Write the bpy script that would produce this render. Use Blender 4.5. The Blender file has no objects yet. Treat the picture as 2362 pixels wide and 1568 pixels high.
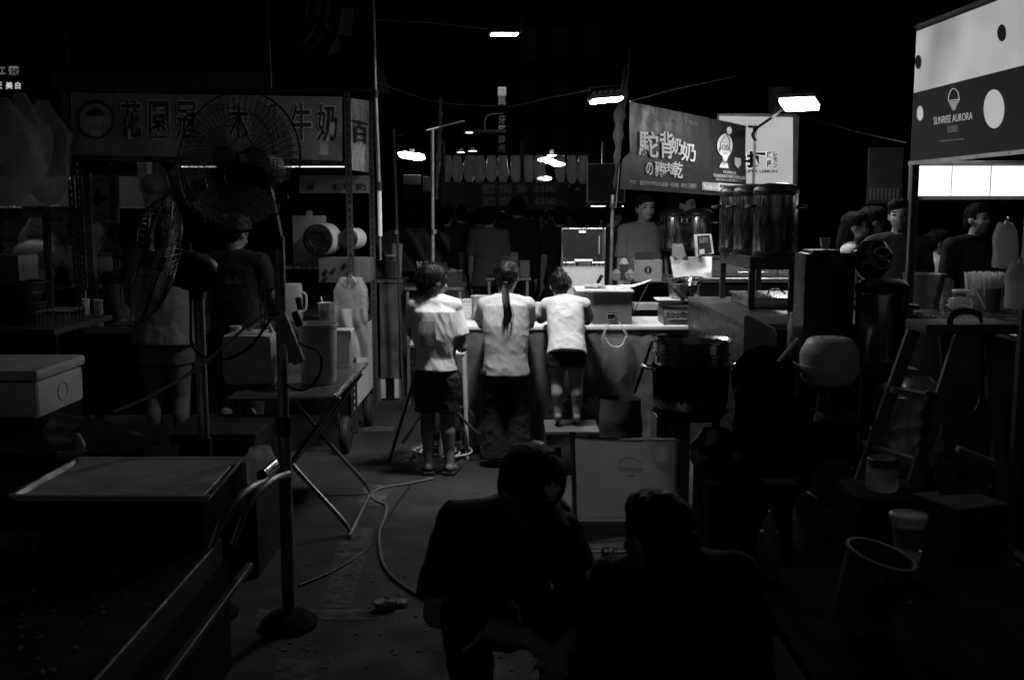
import bpy, bmesh, math, random
import numpy as np
from mathutils import Vector, Matrix, noise
random.seed(7)
V = Vector
scene = bpy.context.scene
COL = scene.collection

# ---------------------------------------------------------------- camera
CAM_H, FPX, CX, CY, PITCH = 1.65, 2361.0, 1180.5, 784.0, math.radians(7.1)
cam_data = bpy.data.cameras.new('camera')
cam = bpy.data.objects.new('camera', cam_data)
COL.objects.link(cam)
cam.location = (0, 0, CAM_H)
cam.rotation_euler = (math.pi / 2 - PITCH, 0, 0)
cam_data.sensor_width = 36.0
cam_data.lens = 36.0
cam_data.clip_start = 0.05
cam_data.clip_end = 500
cam_data.dof.use_dof = True
cam_data.dof.focus_distance = 6.6
cam_data.dof.aperture_fstop = 4.0
scene.camera = cam

# ---------------------------------------------------------------- world: a night sky, almost black
world = bpy.data.worlds.new('World')
scene.world = world
world.use_nodes = True
wn = world.node_tree
sky = wn.nodes.new('ShaderNodeTexSky')
sky.sky_type = 'NISHITA'
sky.sun_disc = False
sky.sun_elevation = math.radians(-4)
sky.sun_rotation = math.radians(200)
bw = wn.nodes.new('ShaderNodeRGBToBW')
wn.links.new(sky.outputs[0], bw.inputs[0])
wn.links.new(bw.outputs[0], wn.nodes['Background'].inputs['Color'])
wn.nodes['Background'].inputs['Strength'].default_value = 0.012

scene.view_settings.view_transform = 'Standard'
scene.view_settings.look = 'None'
scene.view_settings.exposure = 0.0
scene.view_settings.gamma = 1.0
scene.render.engine = 'CYCLES'
scene.cycles.use_denoising = True
scene.cycles.max_bounces = 6
scene.cycles.transparent_max_bounces = 16
scene.cycles.sample_clamp_indirect = 4.0
scene.cycles.caustics_reflective = False
scene.cycles.caustics_refractive = False

# faint city light reaching the market from behind the camera: a very weak, very soft sun
sun_data = bpy.data.lights.new('sun', 'SUN')
sun_data.energy = 0.028
sun_data.angle = math.radians(50)
sun = bpy.data.objects.new('sun', sun_data)
COL.objects.link(sun)
sun.rotation_euler = (math.radians(62), 0, math.radians(-14))

# light of each real lamp (radiance of its lit face)
LAMP1, LAMP2, LAMP3 = 110.0, 190.0, 85.0

# ---------------------------------------------------------------- photo pixel (2361 wide) -> place
def ray(x, y):
    cx, cy = (x - CX) / FPX, (CY - y) / FPX
    s, c = math.sin(PITCH), math.cos(PITCH)
    return V((cx, cy * s + c, cy * c - s))
def P(x, y, d):
    r = ray(x, y)
    return V((0, 0, CAM_H)) + r * (d / r.y)
def G(x, y, z=0.0):
    r = ray(x, y)
    return V((0, 0, CAM_H)) + r * ((z - CAM_H) / r.z)
def XD(x, d):            # x in metres of pixel column x at distance d
    return (x - CX) / FPX * d
def ZD(y, d):
    return P(CX, y, d).z

# ---------------------------------------------------------------- mesh building
ROOT_OFF = {}
class MB:
    def __init__(s, M=None):
        s.v, s.f, s.M = [], [], M
    def add(s, vs, fs):
        o = len(s.v)
        if s.M is not None:
            vs = [s.M @ V(p) for p in vs]
        s.v += [tuple(p) for p in vs]
        s.f += [tuple(i + o for i in f) for f in fs]
        return s
    def box(s, c, sz, rz=0.0, b=0.0, rx=0.0, ry=0.0):
        bm = bmesh.new()
        bmesh.ops.create_cube(bm, size=1.0)
        for v in bm.verts:
            v.co = V((v.co.x * sz[0], v.co.y * sz[1], v.co.z * sz[2]))
        if b > 0:
            bmesh.ops.bevel(bm, geom=list(bm.edges), offset=min(b, 0.45 * min(sz)), segments=2 if b > .004 else 1, affect='EDGES', profile=0.6)
        R = Matrix.Translation(V(c)) @ Matrix.Rotation(rz, 4, 'Z') @ Matrix.Rotation(ry, 4, 'Y') @ Matrix.Rotation(rx, 4, 'X')
        bm.verts.index_update()
        s.add([R @ v.co for v in bm.verts], [[v.index for v in f.verts] for f in bm.faces])
        bm.free()
        return s
    def b2(s, lo, hi, b=0.0):
        lo, hi = V(lo), V(hi)
        return s.box((lo + hi) / 2, [abs(q) for q in hi - lo], b=b)
    def tube(s, pts, r, n=8, closed=False, caps=True, squash=None):
        pts = [V(p) for p in pts]
        k = len(pts)
        rs = r if isinstance(r, (list, tuple)) else [r] * k
        t0 = (pts[1] - pts[0]).normalized()
        up = V((0, 0, 1)) if abs(t0.z) < .9 else V((0, 1, 0))
        a = t0.cross(up).normalized()
        vs, fs = [], []
        for i in range(k):
            if closed:
                t = pts[(i + 1) % k] - pts[i - 1]
            else:
                t = pts[min(i + 1, k - 1)] - pts[max(i - 1, 0)]
            t = t.normalized() if t.length > 1e-9 else t0
            a = (a - t * a.dot(t))
            a = a.normalized() if a.length > 1e-6 else t.orthogonal().normalized()
            bb = t.cross(a)
            for j in range(n):
                q = 2 * math.pi * j / n
                vs.append(pts[i] + a * math.cos(q) * rs[i] + bb * math.sin(q) * rs[i] * (squash or 1))
        for i in range(k if closed else k - 1):
            for j in range(n):
                i2 = (i + 1) % k
                fs.append((i * n + j, i * n + (j + 1) % n, i2 * n + (j + 1) % n, i2 * n + j))
        if caps and not closed:
            fs.append(tuple(range(n - 1, -1, -1)))
            fs.append(tuple((k - 1) * n + j for j in range(n)))
        return s.add(vs, fs)
    def cyl(s, a, b, r, r2=None, n=16, caps=True):
        return s.tube([a, b], [r, r if r2 is None else r2], n, caps=caps)
    def lathe(s, prof, c=(0, 0, 0), n=32, R=None):
        c = V(c)
        vs, fs = [], []
        k = len(prof)
        for (r, z) in prof:
            for j in range(n):
                q = 2 * math.pi * j / n
                p = V((max(r, 1e-4) * math.cos(q), max(r, 1e-4) * math.sin(q), z))
                vs.append(c + (R @ p if R is not None else p))
        for i in range(k - 1):
            for j in range(n):
                fs.append((i * n + j, i * n + (j + 1) % n, (i + 1) * n + (j + 1) % n, (i + 1) * n + j))
        return s.add(vs, fs)
    def ball(s, c, r, nu=16, nv=10, R=None):
        if not isinstance(r, (list, tuple)): r = (r, r, r)
        c = V(c)
        vs, fs = [], []
        for i in range(nv + 1):
            th = math.pi * i / nv
            for j in range(nu):
                ph = 2 * math.pi * j / nu
                p = V((r[0] * math.sin(th) * math.cos(ph), r[1] * math.sin(th) * math.sin(ph), r[2] * math.cos(th)))
                vs.append(c + (R @ p if R is not None else p))
        for i in range(nv):
            for j in range(nu):
                fs.append((i * nu + j, (i + 1) * nu + j, (i + 1) * nu + (j + 1) % nu, i * nu + (j + 1) % nu))
        return s.add(vs, fs)
    def prism(s, pts, off):
        n = len(pts)
        off = V(off)
        vs = [V(p) for p in pts] + [V(p) + off for p in pts]
        fs = [tuple(range(n - 1, -1, -1)), tuple(range(n, 2 * n))] + [(i, (i + 1) % n, n + (i + 1) % n, n + i) for i in range(n)]
        return s.add(vs, fs)
    def sheet(s, fn, nu, nv):
        vs = [fn(i / nu, j / nv) for j in range(nv + 1) for i in range(nu + 1)]
        w = nu + 1
        fs = [(j * w + i, j * w + i + 1, (j + 1) * w + i + 1, (j + 1) * w + i) for j in range(nv) for i in range(nu)]
        return s.add(vs, fs)
    def loft(s, rings, n=24, caps=True):
        """rings: (centre, rx, ry, x_axis, y_axis)"""
        vs, fs = [], []
        for (c, rx, ry, ax, ay) in rings:
            for j in range(n):
                q = 2 * math.pi * j / n
                cs, sn = math.cos(q), math.sin(q)
                e = 0.85
                vs.append(V(c) + V(ax) * rx * math.copysign(abs(cs) ** e, cs) + V(ay) * ry * math.copysign(abs(sn) ** e, sn))
        k = len(rings)
        for i in range(k - 1):
            for j in range(n):
                fs.append((i * n + j, i * n + (j + 1) % n, (i + 1) * n + (j + 1) % n, (i + 1) * n + j))
        if caps:
            fs.append(tuple(range(n - 1, -1, -1)))
            fs.append(tuple((k - 1) * n + j for j in range(n)))
        return s.add(vs, fs)
    def build(s, name, mat, parent=None, smooth=True, local=False, angle=35):
        me = bpy.data.meshes.new(name)
        vs = s.v
        off = ROOT_OFF.get(parent.name) if parent is not None else None
        if off is not None and not local:
            vs = [(p[0] - off[0], p[1] - off[1], p[2] - off[2]) for p in vs]
        me.from_pydata(vs, [], s.f)
        me.validate()
        return finish(name, me, mat, parent, smooth, angle, off)

def finish(name, me, mat, parent=None, smooth=True, angle=35, off=None):
    bm = bmesh.new(); bm.from_mesh(me)
    bmesh.ops.recalc_face_normals(bm, faces=bm.faces); bm.to_mesh(me); bm.free()
    if smooth:
        me.shade_smooth()
        me.set_sharp_from_angle(angle=math.radians(angle))
    o = bpy.data.objects.new(name, me)
    COL.objects.link(o)
    if mat is not None: me.materials.append(mat)
    if parent is not None:
        o.parent = parent
        if off is not None: ROOT_OFF[o.name] = off
    return o

LABELS = set()
def tag(o, label, cat, group=None, kind=None):
    if label:
        o['label'] = label
        if label in LABELS and not group: print('DUP LABEL', label)
        LABELS.add(label)
    if cat: o['category'] = cat
    if group: o['group'] = group
    if kind: o['kind'] = kind
    return o
def thing(name, label, cat, loc=(0, 0, 0), group=None, rz=0):
    o = bpy.data.objects.new(name, None)
    COL.objects.link(o)
    o.empty_display_size = .1
    o.location = loc
    o.rotation_euler = (0, 0, rz)
    ROOT_OFF[o.name] = tuple(loc)
    return tag(o, label, cat, group)
def copy_tree(o, parent=None, loc=None, rz=None, label=None):
    c = o.copy()
    COL.objects.link(c)
    c.parent = parent
    for ch in list(o.children): copy_tree(ch, c)
    if loc is not None: c.location = loc
    if rz is not None: c.rotation_euler = (0, 0, rz)
    if label: c['label'] = label; LABELS.add(label)
    return c
def structure(o):
    o['kind'] = 'structure'
    return o

# ---------------------------------------------------------------- materials (all grey: a black and white night)
MATS = {}
def pm(name, v, rough=.6, metal=0.0, var=.25, scale=12.0, bump=0.0, spec=.4, stretch=(1, 1, 1), rvar=.12, bscale=None, sss=0.0, trans=0.0):
    if name in MATS: return MATS[name]
    m = bpy.data.materials.new(name)
    m.use_nodes = True
    nt = m.node_tree; N = nt.nodes; L = nt.links
    p = N['Principled BSDF']
    tc = N.new('ShaderNodeTexCoord'); mp = N.new('ShaderNodeMapping')
    mp.inputs['Scale'].default_value = stretch
    L.new(tc.outputs['Object'], mp.inputs['Vector'])
    no = N.new('ShaderNodeTexNoise'); no.inputs['Scale'].default_value = scale; no.inputs['Detail'].default_value = 7; no.inputs['Roughness'].default_value = .62
    L.new(mp.outputs[0], no.inputs['Vector'])
    mr = N.new('ShaderNodeMapRange'); mr.inputs[1].default_value = .25; mr.inputs[2].default_value = .75
    mr.inputs[3].default_value = v * (1 - var); mr.inputs[4].default_value = min(v * (1 + var), .95)
    L.new(no.outputs['Fac'], mr.inputs[0])
    cr = N.new('ShaderNodeCombineColor')
    for i in range(3): L.new(mr.outputs[0], cr.inputs[i])
    L.new(cr.outputs[0], p.inputs['Base Color'])
    n2 = N.new('ShaderNodeTexNoise'); n2.inputs['Scale'].default_value = scale * 2.3; n2.inputs['Detail'].default_value = 5
    L.new(mp.outputs[0], n2.inputs['Vector'])
    r2 = N.new('ShaderNodeMapRange'); r2.inputs[1].default_value = .3; r2.inputs[2].default_value = .7
    r2.inputs[3].default_value = max(rough - rvar, .03); r2.inputs[4].default_value = min(rough + rvar, 1)
    L.new(n2.outputs['Fac'], r2.inputs[0]); L.new(r2.outputs[0], p.inputs['Roughness'])
    p.inputs['Metallic'].default_value = metal
    p.inputs['Specular IOR Level'].default_value = spec
    if trans: p.inputs['Transmission Weight'].default_value = trans
    if bump:
        n3 = N.new('ShaderNodeTexNoise'); n3.inputs['Scale'].default_value = bscale or scale * 5; n3.inputs['Detail'].default_value = 4
        L.new(mp.outputs[0], n3.inputs['Vector'])
        bp = N.new('ShaderNodeBump'); bp.inputs['Strength'].default_value = bump; bp.inputs['Distance'].default_value = .01
        L.new(n3.outputs['Fac'], bp.inputs['Height']); L.new(bp.outputs[0], p.inputs['Normal'])
    MATS[name] = m
    return m
def film(name, v=.6, clear=.6, rough=.12, bump=.6, bscale=25.0):
    """clear or milky plastic film: partly see-through, wrinkled highlights"""
    if name in MATS: return MATS[name]
    m = pm(name, v, rough, 0, .2, 9, bump, .7, bscale=bscale)
    nt = m.node_tree; N = nt.nodes; L = nt.links
    out = N['Material Output']; p = N['Principled BSDF']
    tr = N.new('ShaderNodeBsdfTransparent'); mx = N.new('ShaderNodeMixShader'); lw = N.new('ShaderNodeLayerWeight')
    lw.inputs['Blend'].default_value = .3
    mr = N.new('ShaderNodeMapRange'); mr.inputs[3].default_value = 1 - clear; mr.inputs[4].default_value = 1 - clear * .35
    L.new(lw.outputs['Facing'], mr.inputs[0]); L.new(mr.outputs[0], mx.inputs[0])
    tl = N.new('ShaderNodeBsdfTranslucent'); tl.inputs['Color'].default_value = (v, v, v, 1); m2 = N.new('ShaderNodeMixShader'); m2.inputs[0].default_value = .45
    L.new(p.outputs[0], m2.inputs[1]); L.new(tl.outputs[0], m2.inputs[2])
    L.new(tr.outputs[0], mx.inputs[1]); L.new(m2.outputs[0], mx.inputs[2]); L.new(mx.outputs[0], out.inputs['Surface'])
    return m
def em(name, strength, base=.05, var=0.0, scale=2.0):
    if name in MATS: return MATS[name]
    m = bpy.data.materials.new(name)
    m.use_nodes = True
    p = m.node_tree.nodes['Principled BSDF']
    p.inputs['Base Color'].default_value = (base, base, base, 1)
    p.inputs['Roughness'].default_value = .7
    p.inputs['Specular IOR Level'].default_value = .15
    p.inputs['Emission Color'].default_value = (1, 1, 1, 1)
    p.inputs['Emission Strength'].default_value = strength
    if var:
        N = m.node_tree.nodes; L = m.node_tree.links
        tc = N.new('ShaderNodeTexCoord'); no = N.new('ShaderNodeTexNoise'); no.inputs['Scale'].default_value = scale; no.inputs['Detail'].default_value = 2
        L.new(tc.outputs['Object'], no.inputs['Vector'])
        mr = N.new('ShaderNodeMapRange'); mr.inputs[1].default_value = .3; mr.inputs[2].default_value = .7
        mr.inputs[3].default_value = strength * (1 - var); mr.inputs[4].default_value = strength * (1 + var * .4)
        L.new(no.outputs['Fac'], mr.inputs[0]); L.new(mr.outputs[0], p.inputs['Emission Strength'])
    MATS[name] = m
    return m

STEEL = pm('brushed_steel', .55, .3, 1.0, .15, 20, .05, stretch=(1, 1, .08))
STEEL_D = pm('dull_steel', .32, .42, 1.0, .3, 14, .08)
CHROME = pm('polished_steel', .75, .14, 1.0, .1, 10)
GALV = pm('galvanised_pipe', .36, .42, .85, .25, 18, .06)
BLACK = pm('black_plastic', .02, .42, 0, .3, 14, .03)
BLACKM = pm('black_matte', .01, .9, 0, .3, 14, 0, .1)
RUBBER = pm('rubber', .02, .75, 0, .3, 20, .1)
DARK = pm('dark_painted_metal', .05, .5, .2, .4, 9, .08)
GREYP = pm('grey_plastic', .25, .45, 0, .2, 9, .03)
WHITEP = pm('white_plastic', .7, .4, 0, .12, 6, .03)
WHITED = pm('scuffed_white_plastic', .55, .5, 0, .3, 7, .08)
MILKY = film('milky_plastic', .62, .22, .35, .15, 12)
CLEAR = film('clear_film', .5, .84, .1, .7, 22)
BAG = film('thin_bag_film', .6, .55, .16, .9, 30)
GLASS = film('clear_glass', .3, .93, .03, 0.0)
WOOD = pm('worn_wood', .42, .6, 0, .3, 6, .12, stretch=(1, 8, 1))
CARD = pm('cardboard', .3, .8, 0, .15, 14, .05)
PAPER = pm('white_print', .78, .7, 0, .05, 10)
INK = pm('black_print', .012, .7, 0, .1, 10)
SKIN = pm('skin', .22, .5, 0, .1, 16, .03)
CABLE = pm('grey_cable', .3, .5, 0, .15, 10)
TARP = pm('dark_tarp', .03, .6, 0, .5, 3, .2, bscale=9)

# ---------------------------------------------------------------- lettering
def glyph_mesh(text, bold=0.0, shear=0.0, res=3):
    cu = bpy.data.curves.new('lettering', 'FONT')
    cu.body = text
    cu.size = 1.0
    cu.resolution_u = res
    cu.offset = bold
    cu.shear = shear
    cu.fill_mode = 'FRONT'
    ob = bpy.data.objects.new('lettering', cu)
    COL.objects.link(ob)
    dg = bpy.context.evaluated_depsgraph_get()
    me = bpy.data.meshes.new_from_object(ob.evaluated_get(dg))
    vs = np.array([v.co[:2] for v in me.vertices]) if len(me.vertices) else np.zeros((0, 2))
    fs = [tuple(p.vertices) for p in me.polygons]
    bpy.data.objects.remove(ob); bpy.data.curves.remove(cu); bpy.data.meshes.remove(me)
    return vs, fs
class Plane:
    """a flat or rippled face in the world; px quads are carried onto it"""
    def __init__(s, p0, n, lift=None):
        s.p0, s.n, s.lift = V(p0), V(n).normalized(), lift
        if s.n.dot(V((0, 0, CAM_H)) - s.p0) < 0: s.n = -s.n
    def hit(s, x, y):
        r = ray(x, y); o = V((0, 0, CAM_H))
        return o + r * ((s.p0 - o).dot(s.n) / r.dot(s.n))
    def pts(s, px, off=.003):
        return [s.hit(*q) + s.n * off for q in px]
def bilin(q, u, v):
    return q[3] * (1 - u) * (1 - v) + q[2] * u * (1 - v) + q[1] * u * v + q[0] * (1 - u) * v
def lettering(text, quad, mat, parent, bold=0.0, name='lettering', shear=0.0, wave=None, mb=None, off=.003):
    """quad: four world points tl, tr, br, bl the inked box fills"""
    vs, fs = glyph_mesh(text, bold, shear)
    if not len(vs): return None
    lo, hi = vs.min(0), vs.max(0)
    uv = (vs - lo) / np.maximum(hi - lo, 1e-6)
    pts = [bilin(quad, u, v) for u, v in uv]
    if wave: pts = [wave(p) for p in pts]
    own = mb is None
    mb = mb or MB()
    mb.add(pts, fs)
    return mb.build(name, mat, parent, smooth=False) if own else None
def pxbox(plane, x0, y0, x1, y1, off=.003, y0r=None, y1r=None):
    """px box (optionally sheared: right-hand y) -> tl tr br bl on the plane"""
    y0r = y0 if y0r is None else y0r; y1r = y1 if y1r is None else y1r
    return plane.pts([(x0, y0), (x1, y0r), (x1, y1r), (x0, y1)], off)
def disc(plane, cx, cy, rx, ry, off=.003, n=28, mb=None):
    mb = mb or MB()
    mb.add(plane.pts([(cx + rx * math.cos(2 * math.pi * i / n), cy + ry * math.sin(2 * math.pi * i / n)) for i in range(n)], off), [tuple(range(n))])
    return mb
def polyp(plane, px, off=.003, mb=None):
    mb = mb or MB()
    return mb.add(plane.pts(px, off), [tuple(range(len(px)))])
def stroke(plane, px, w, off=.004, mb=None, closed=False):
    """a brush stroke of px width w along px points"""
    mb = mb or MB()
    k = len(px); vs = []
    for i in range(k):
        a = px[i - 1] if (closed or i > 0) else px[i]
        b = px[(i + 1) % k] if (closed or i < k - 1) else px[i]
        t = V((b[0] - a[0], b[1] - a[1])).normalized()
        nx, ny = -t.y * w / 2, t.x * w / 2
        vs += [(px[i][0] + nx, px[i][1] + ny), (px[i][0] - nx, px[i][1] - ny)]
    fs = [(2 * i, 2 * ((i + 1) % k), 2 * ((i + 1) % k) + 1, 2 * i + 1) for i in range(k if closed else k - 1)]
    return mb.add(plane.pts(vs, off), fs)
def arc(cx, cy, rx, ry, a0, a1, n=14):
    return [(cx + rx * math.cos(math.radians(a0 + (a1 - a0) * i / n)), cy + ry * math.sin(math.radians(a0 + (a1 - a0) * i / n))) for i in range(n + 1)]
def curve_pts(ctrl, n=8):
    """Catmull-Rom through control points"""
    c = [V(p) for p in ctrl]
    c = [c[0] * 2 - c[1]] + c + [c[-1] * 2 - c[-2]]
    out = []
    for i in range(1, len(c) - 2):
        for k in range(n):
            t = k / n
            p0, p1, p2, p3 = c[i - 1:i + 3]
            out.append(.5 * ((2 * p1) + (p2 - p0) * t + (2 * p0 - 5 * p1 + 4 * p2 - p3) * t * t + (3 * p1 - p0 - 3 * p2 + p3) * t ** 3))
    out.append(c[-2])
    return out
# ---------------------------------------------------------------- figures
def remesh(mb, voxel, it=4, fac=.5):
    me = bpy.data.meshes.new('body')
    me.from_pydata(mb.v, [], mb.f)
    bm = bmesh.new(); bm.from_mesh(me); bmesh.ops.recalc_face_normals(bm, faces=bm.faces); bm.to_mesh(me); bm.free()
    ob = bpy.data.objects.new('body', me)
    COL.objects.link(ob)
    r = ob.modifiers.new('r', 'REMESH'); r.mode = 'VOXEL'; r.voxel_size = voxel; r.use_smooth_shade = True
    s = ob.modifiers.new('s', 'SMOOTH'); s.iterations = it; s.factor = fac
    dg = bpy.context.evaluated_depsgraph_get()
    out = bpy.data.meshes.new_from_object(ob.evaluated_get(dg))
    bpy.data.objects.remove(ob); bpy.data.meshes.remove(me)
    return out
def displace(me, fn):
    n = len(me.vertices)
    co = np.empty(n * 3); no = np.empty(n * 3)
    me.vertices.foreach_get('co', co)
    me.vertex_normals.foreach_get('vector', no)
    co = co.reshape(-1, 3); no = no.reshape(-1, 3)
    d = np.array([fn(V(c)) for c in co])
    me.vertices.foreach_set('co', (co + no * d[:, None]).ravel())
    me.update()
def folds(seed, amp, fx=1.0, fz=1.0, hem=None):
    """cloth folds: long soft diagonal ridges plus finer creases"""
    s = V((seed * 7.3, seed * 3.1, seed * 1.7))
    def fn(c):
        q = V((c.x * 9 * fx + c.z * 4, c.y * 9 * fx, c.z * 7 * fz - c.x * 3)) + s
        a = 1 - abs(noise.noise(q)) * 2.2
        b = 1 - abs(noise.noise(q * 2.3 + V((5, 1, 2)))) * 2.2
        return amp * (max(a, -.4) * .75 + max(b, -.4) * .4 - .45)
    return fn
def chain(mb, pts, rs, n=14):
    pts = [V(p) for p in pts]
    for i, p in enumerate(pts):
        mb.ball(p, rs[i], n, 9)
        if i: mb.cyl(pts[i - 1], p, rs[i - 1], rs[i], n)
    return mb
def hand(mb, w, d, side, k=1.0, curl=.5, thumb=1):
    """palm, four fingers of different length and a thumb leaving the side of the palm"""
    w, d, side = V(w), V(d).normalized(), V(side).normalized()
    side = (side - d * side.dot(d)).normalized()
    nrm = d.cross(side).normalized()
    R = Matrix((side, d, nrm)).transposed()
    mb.ball(w + d * .045 * k, (.036 * k, .05 * k, .015 * k), 12, 8, R)
    for i, ln in enumerate((.062, .072, .068, .054)):
        b = w + d * .08 * k + side * (i - 1.5) * .0195 * k * -thumb
        m = b + d * ln * .5 * k - nrm * curl * .012 * k
        e = m + (d * (1 - curl * .7) - nrm * curl).normalized() * ln * .5 * k
        chain(mb, [b - d * .02 * k, b, m, e], [.0095 * k, .0092 * k, .0085 * k, .0072 * k], 8)
    t0 = w + d * .025 * k + side * .03 * k * thumb
    t1 = t0 + (d * .6 + side * thumb * .7).normalized() * .035 * k
    t2 = t1 + (d * .9 + side * thumb * .2 - nrm * curl * .5).normalized() * .03 * k
    chain(mb, [t0, t1, t2], [.012 * k, .0105 * k, .009 * k], 8)

def joints(H, hs=1.0, wide=1.0):
    hh = H / 7.5 * hs
    sz = H - hh - .05 * H
    J = dict(pelvis=V((0, 0, .5 * H)), waist=V((0, .005, .6 * H)), chest=V((0, 0, .5 * (sz + .6 * H) + .02 * H)), neck=V((0, -.01, sz + .015 * H)),
             head=V((0, .012 * H, H - hh * .52)), hh=hh, H=H)
    for s, S in ((-1, 'L'), (1, 'R')):
        J['sh' + S] = V((s * .105 * H * wide, -.01, sz)); J['el' + S] = V((s * .124 * H * wide, -.015, sz - .18 * H)); J['wr' + S] = V((s * .128 * H * wide, .03, sz - .33 * H))
        J['hi' + S] = V((s * .048 * H, 0, .49 * H)); J['kn' + S] = V((s * .055 * H, .01, .275 * H)); J['an' + S] = V((s * .055 * H, -.015, .045 * H)); J['to' + S] = V((s * .062 * H, .085 * H, .018 * H))
    return J

def figure(name, label, loc, H, face=0.0, over=None, hs=1.0, wide=1.0, fat=1.0, shirt=None, legs=None, hair=None, skin=SKIN, vox=.012,
           group=None, yaw=0.0, pitch=0.0, roll=0.0, shoes=None, eyes=False, hands=True, cat='person', seed=1, shirt_kw={}, curl=.5):
    """face: heading in degrees, 0 looks along +y. shirt=(material, sleeve 0..1 of upper arm or up to 2 for long, hem z, hem half width)"""
    loc = V(loc)
    root = thing(name, label, cat, loc, group, rz=math.radians(-face))
    J = joints(H, hs, wide)
    if over: J.update({k: (V(v) if isinstance(v, (tuple, list)) else v) for k, v in over.items()})
    hh = J['hh']; k = hh / .23; f = fat * H
    right = (J['shR'] - J['shL']).normalized()
    Rh = Matrix.Rotation(-math.radians(yaw), 3, 'Z') @ Matrix.Rotation(-math.radians(pitch), 3, 'X') @ Matrix.Rotation(math.radians(roll), 3, 'Y')
    hd = lambda x, y, z: J['head'] + Rh @ V((x, y, z)) * k
    kk = (k, k, k)
    mb = MB()
    mb.ball(hd(0, -.008, .018), (.074 * k, .094 * k, .09 * k), 20, 14, Rh)
    mb.ball(hd(0, .028, -.035), (.058 * k, .064 * k, .068 * k), 18, 12, Rh)
    mb.ball(hd(0, .052, -.085), (.03 * k, .03 * k, .022 * k), 12, 8, Rh)
    mb.ball(hd(0, .092, -.02), (.012 * k, .018 * k, .016 * k), 10, 8, Rh)
    mb.ball(hd(0, .086, .0), (.008 * k, .012 * k, .026 * k), 10, 8, Rh)
    mb.ball(hd(0, .078, -.056), (.024 * k, .012 * k, .009 * k), 10, 8, Rh)
    mb.ball(hd(0, .07, .03), (.05 * k, .018 * k, .012 * k), 12, 8, Rh)
    for s in (-1, 1):
        mb.ball(hd(s * .036, .068, -.026), (.022 * k, .018 * k, .018 * k), 10, 8, Rh)
        mb.ball(hd(s * .076, -.008, -.012), (.01 * k, .019 * k, .031 * k), 10, 8, Rh)
    chain(mb, [hd(0, -.018, -.05), J['neck'] - V((0, 0, .02 * H))], [.05 * k, .052 * k])
    def sect(c, nxt, rx, ry):
        up = (nxt - c).normalized()
        ay = up.cross(right).normalized()
        return (c, rx, ry, right, ay)
    c0, c1, c2, c3 = J['pelvis'], J['waist'], J['chest'], J['neck']
    mb.loft([sect(c0 - (c1 - c0) * .35, c1, .075 * f, .055 * f), sect(c0, c1, .09 * f, .066 * f), sect(c1, c2, .078 * f, .058 * f), sect(c2, c3, .095 * f, .066 * f),
             sect(c3 - (c3 - c2) * .22, c3, .085 * f, .05 * f), sect(c3, c3 + (c3 - c2), .04 * f, .036 * f)], 20)
    chain(mb, [J['shL'], (J['shL'] + J['shR']) / 2 + V((0, 0, .012 * H)), J['shR']], [.036 * f, .044 * f, .036 * f])
    for S, s in (('L', -1), ('R', 1)):
        chain(mb, [J['sh' + S], J['sh' + S].lerp(J['el' + S], .5), J['el' + S], J['el' + S].lerp(J['wr' + S], .35), J['wr' + S]], [.034 * f, .03 * f, .025 * f, .024 * f, .0165 * f])
        if hands:
            dr = J['wr' + S] - J['el' + S]
            sd = dr.cross(V((0, 0, 1))) if abs(dr.normalized().z) < .8 else V((0, 1, 0))
            hand(mb, J['wr' + S], J.get('hd' + S, dr), J.get('hs' + S, sd), k * .95, curl, 1)
        hp, kn, an = J['hi' + S], J['kn' + S], J['an' + S]
        cf = kn.lerp(an, .3) + V((0, -.012 * H, 0)) * (1 if abs((kn - an).normalized().z) > .6 else 0)
        chain(mb, [hp, hp.lerp(kn, .4), kn, cf, kn.lerp(an, .7), an], [.056 * f, .05 * f, .034 * f, .035 * f, .025 * f, .021 * f])
        chain(mb, [an - V((0, .012 * H, .012 * H)), an.lerp(J['to' + S], .6) - V((0, 0, .008 * H)), J['to' + S]], [.021 * f, .021 * f, .015 * f])
    body = finish('body', remesh(mb, vox, 5), skin, root, True, 80)
    # shirt: torso loft plus sleeves, one skin
    if shirt:
        m, sl, hem, hw = shirt[:4]
        g = 1.18
        mb = MB()
        ax = (c1 - c0).normalized()
        t = (hem - c0.z) / max(ax.z, .05)
        hb = c0 + ax * t
        rr = [sect(hb, hb + ax, hw, hw * shirt_kw.get('deep', .68))]
        if hem < c1.z - .02: rr.append(sect(c1 + (hb - c1) * .25, c2, max(.088 * f, hw * .9), max(.072 * f, hw * .62)))
        rr += [sect(c2 - (c2 - c1) * .2, c3, .103 * f * shirt_kw.get('chest', 1), .078 * f), sect(c3 - (c3 - c2) * .3, c3, .104 * f, .066 * f),
               sect(c3 - (c3 - c2) * .06, c3 + (c3 - c2), .072 * f, .048 * f), sect(c3 + (c3 - c2) * .08, c3 + (c3 - c2), .044 * f, .04 * f)]
        mb.loft(rr, 28)
        chain(mb, [J['shL'], (J['shL'] + J['shR']) / 2 + V((0, 0, .012 * H)), J['shR']], [.042 * f, .05 * f, .042 * f])
        for S, s in (('L', -1), ('R', 1)):
            sh, el, wr = J['sh' + S], J['el' + S], J['wr' + S]
            if sl <= 1:
                e = sh.lerp(el, sl)
                mb.tube([sh.lerp(e, -.25), sh, sh.lerp(e, .5), e], [q * f * shirt_kw.get('sl', .86) for q in (.03, .046, .05, .052 * shirt_kw.get('cuff', 1))], 16)
            else:
                e = el.lerp(wr, sl - 1)
                chain(mb, [sh, el, e], [.046 * f, .038 * f, .03 * f])
        me = remesh(mb, min(vox, shirt_kw.get('vox', vox)), 3)
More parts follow.
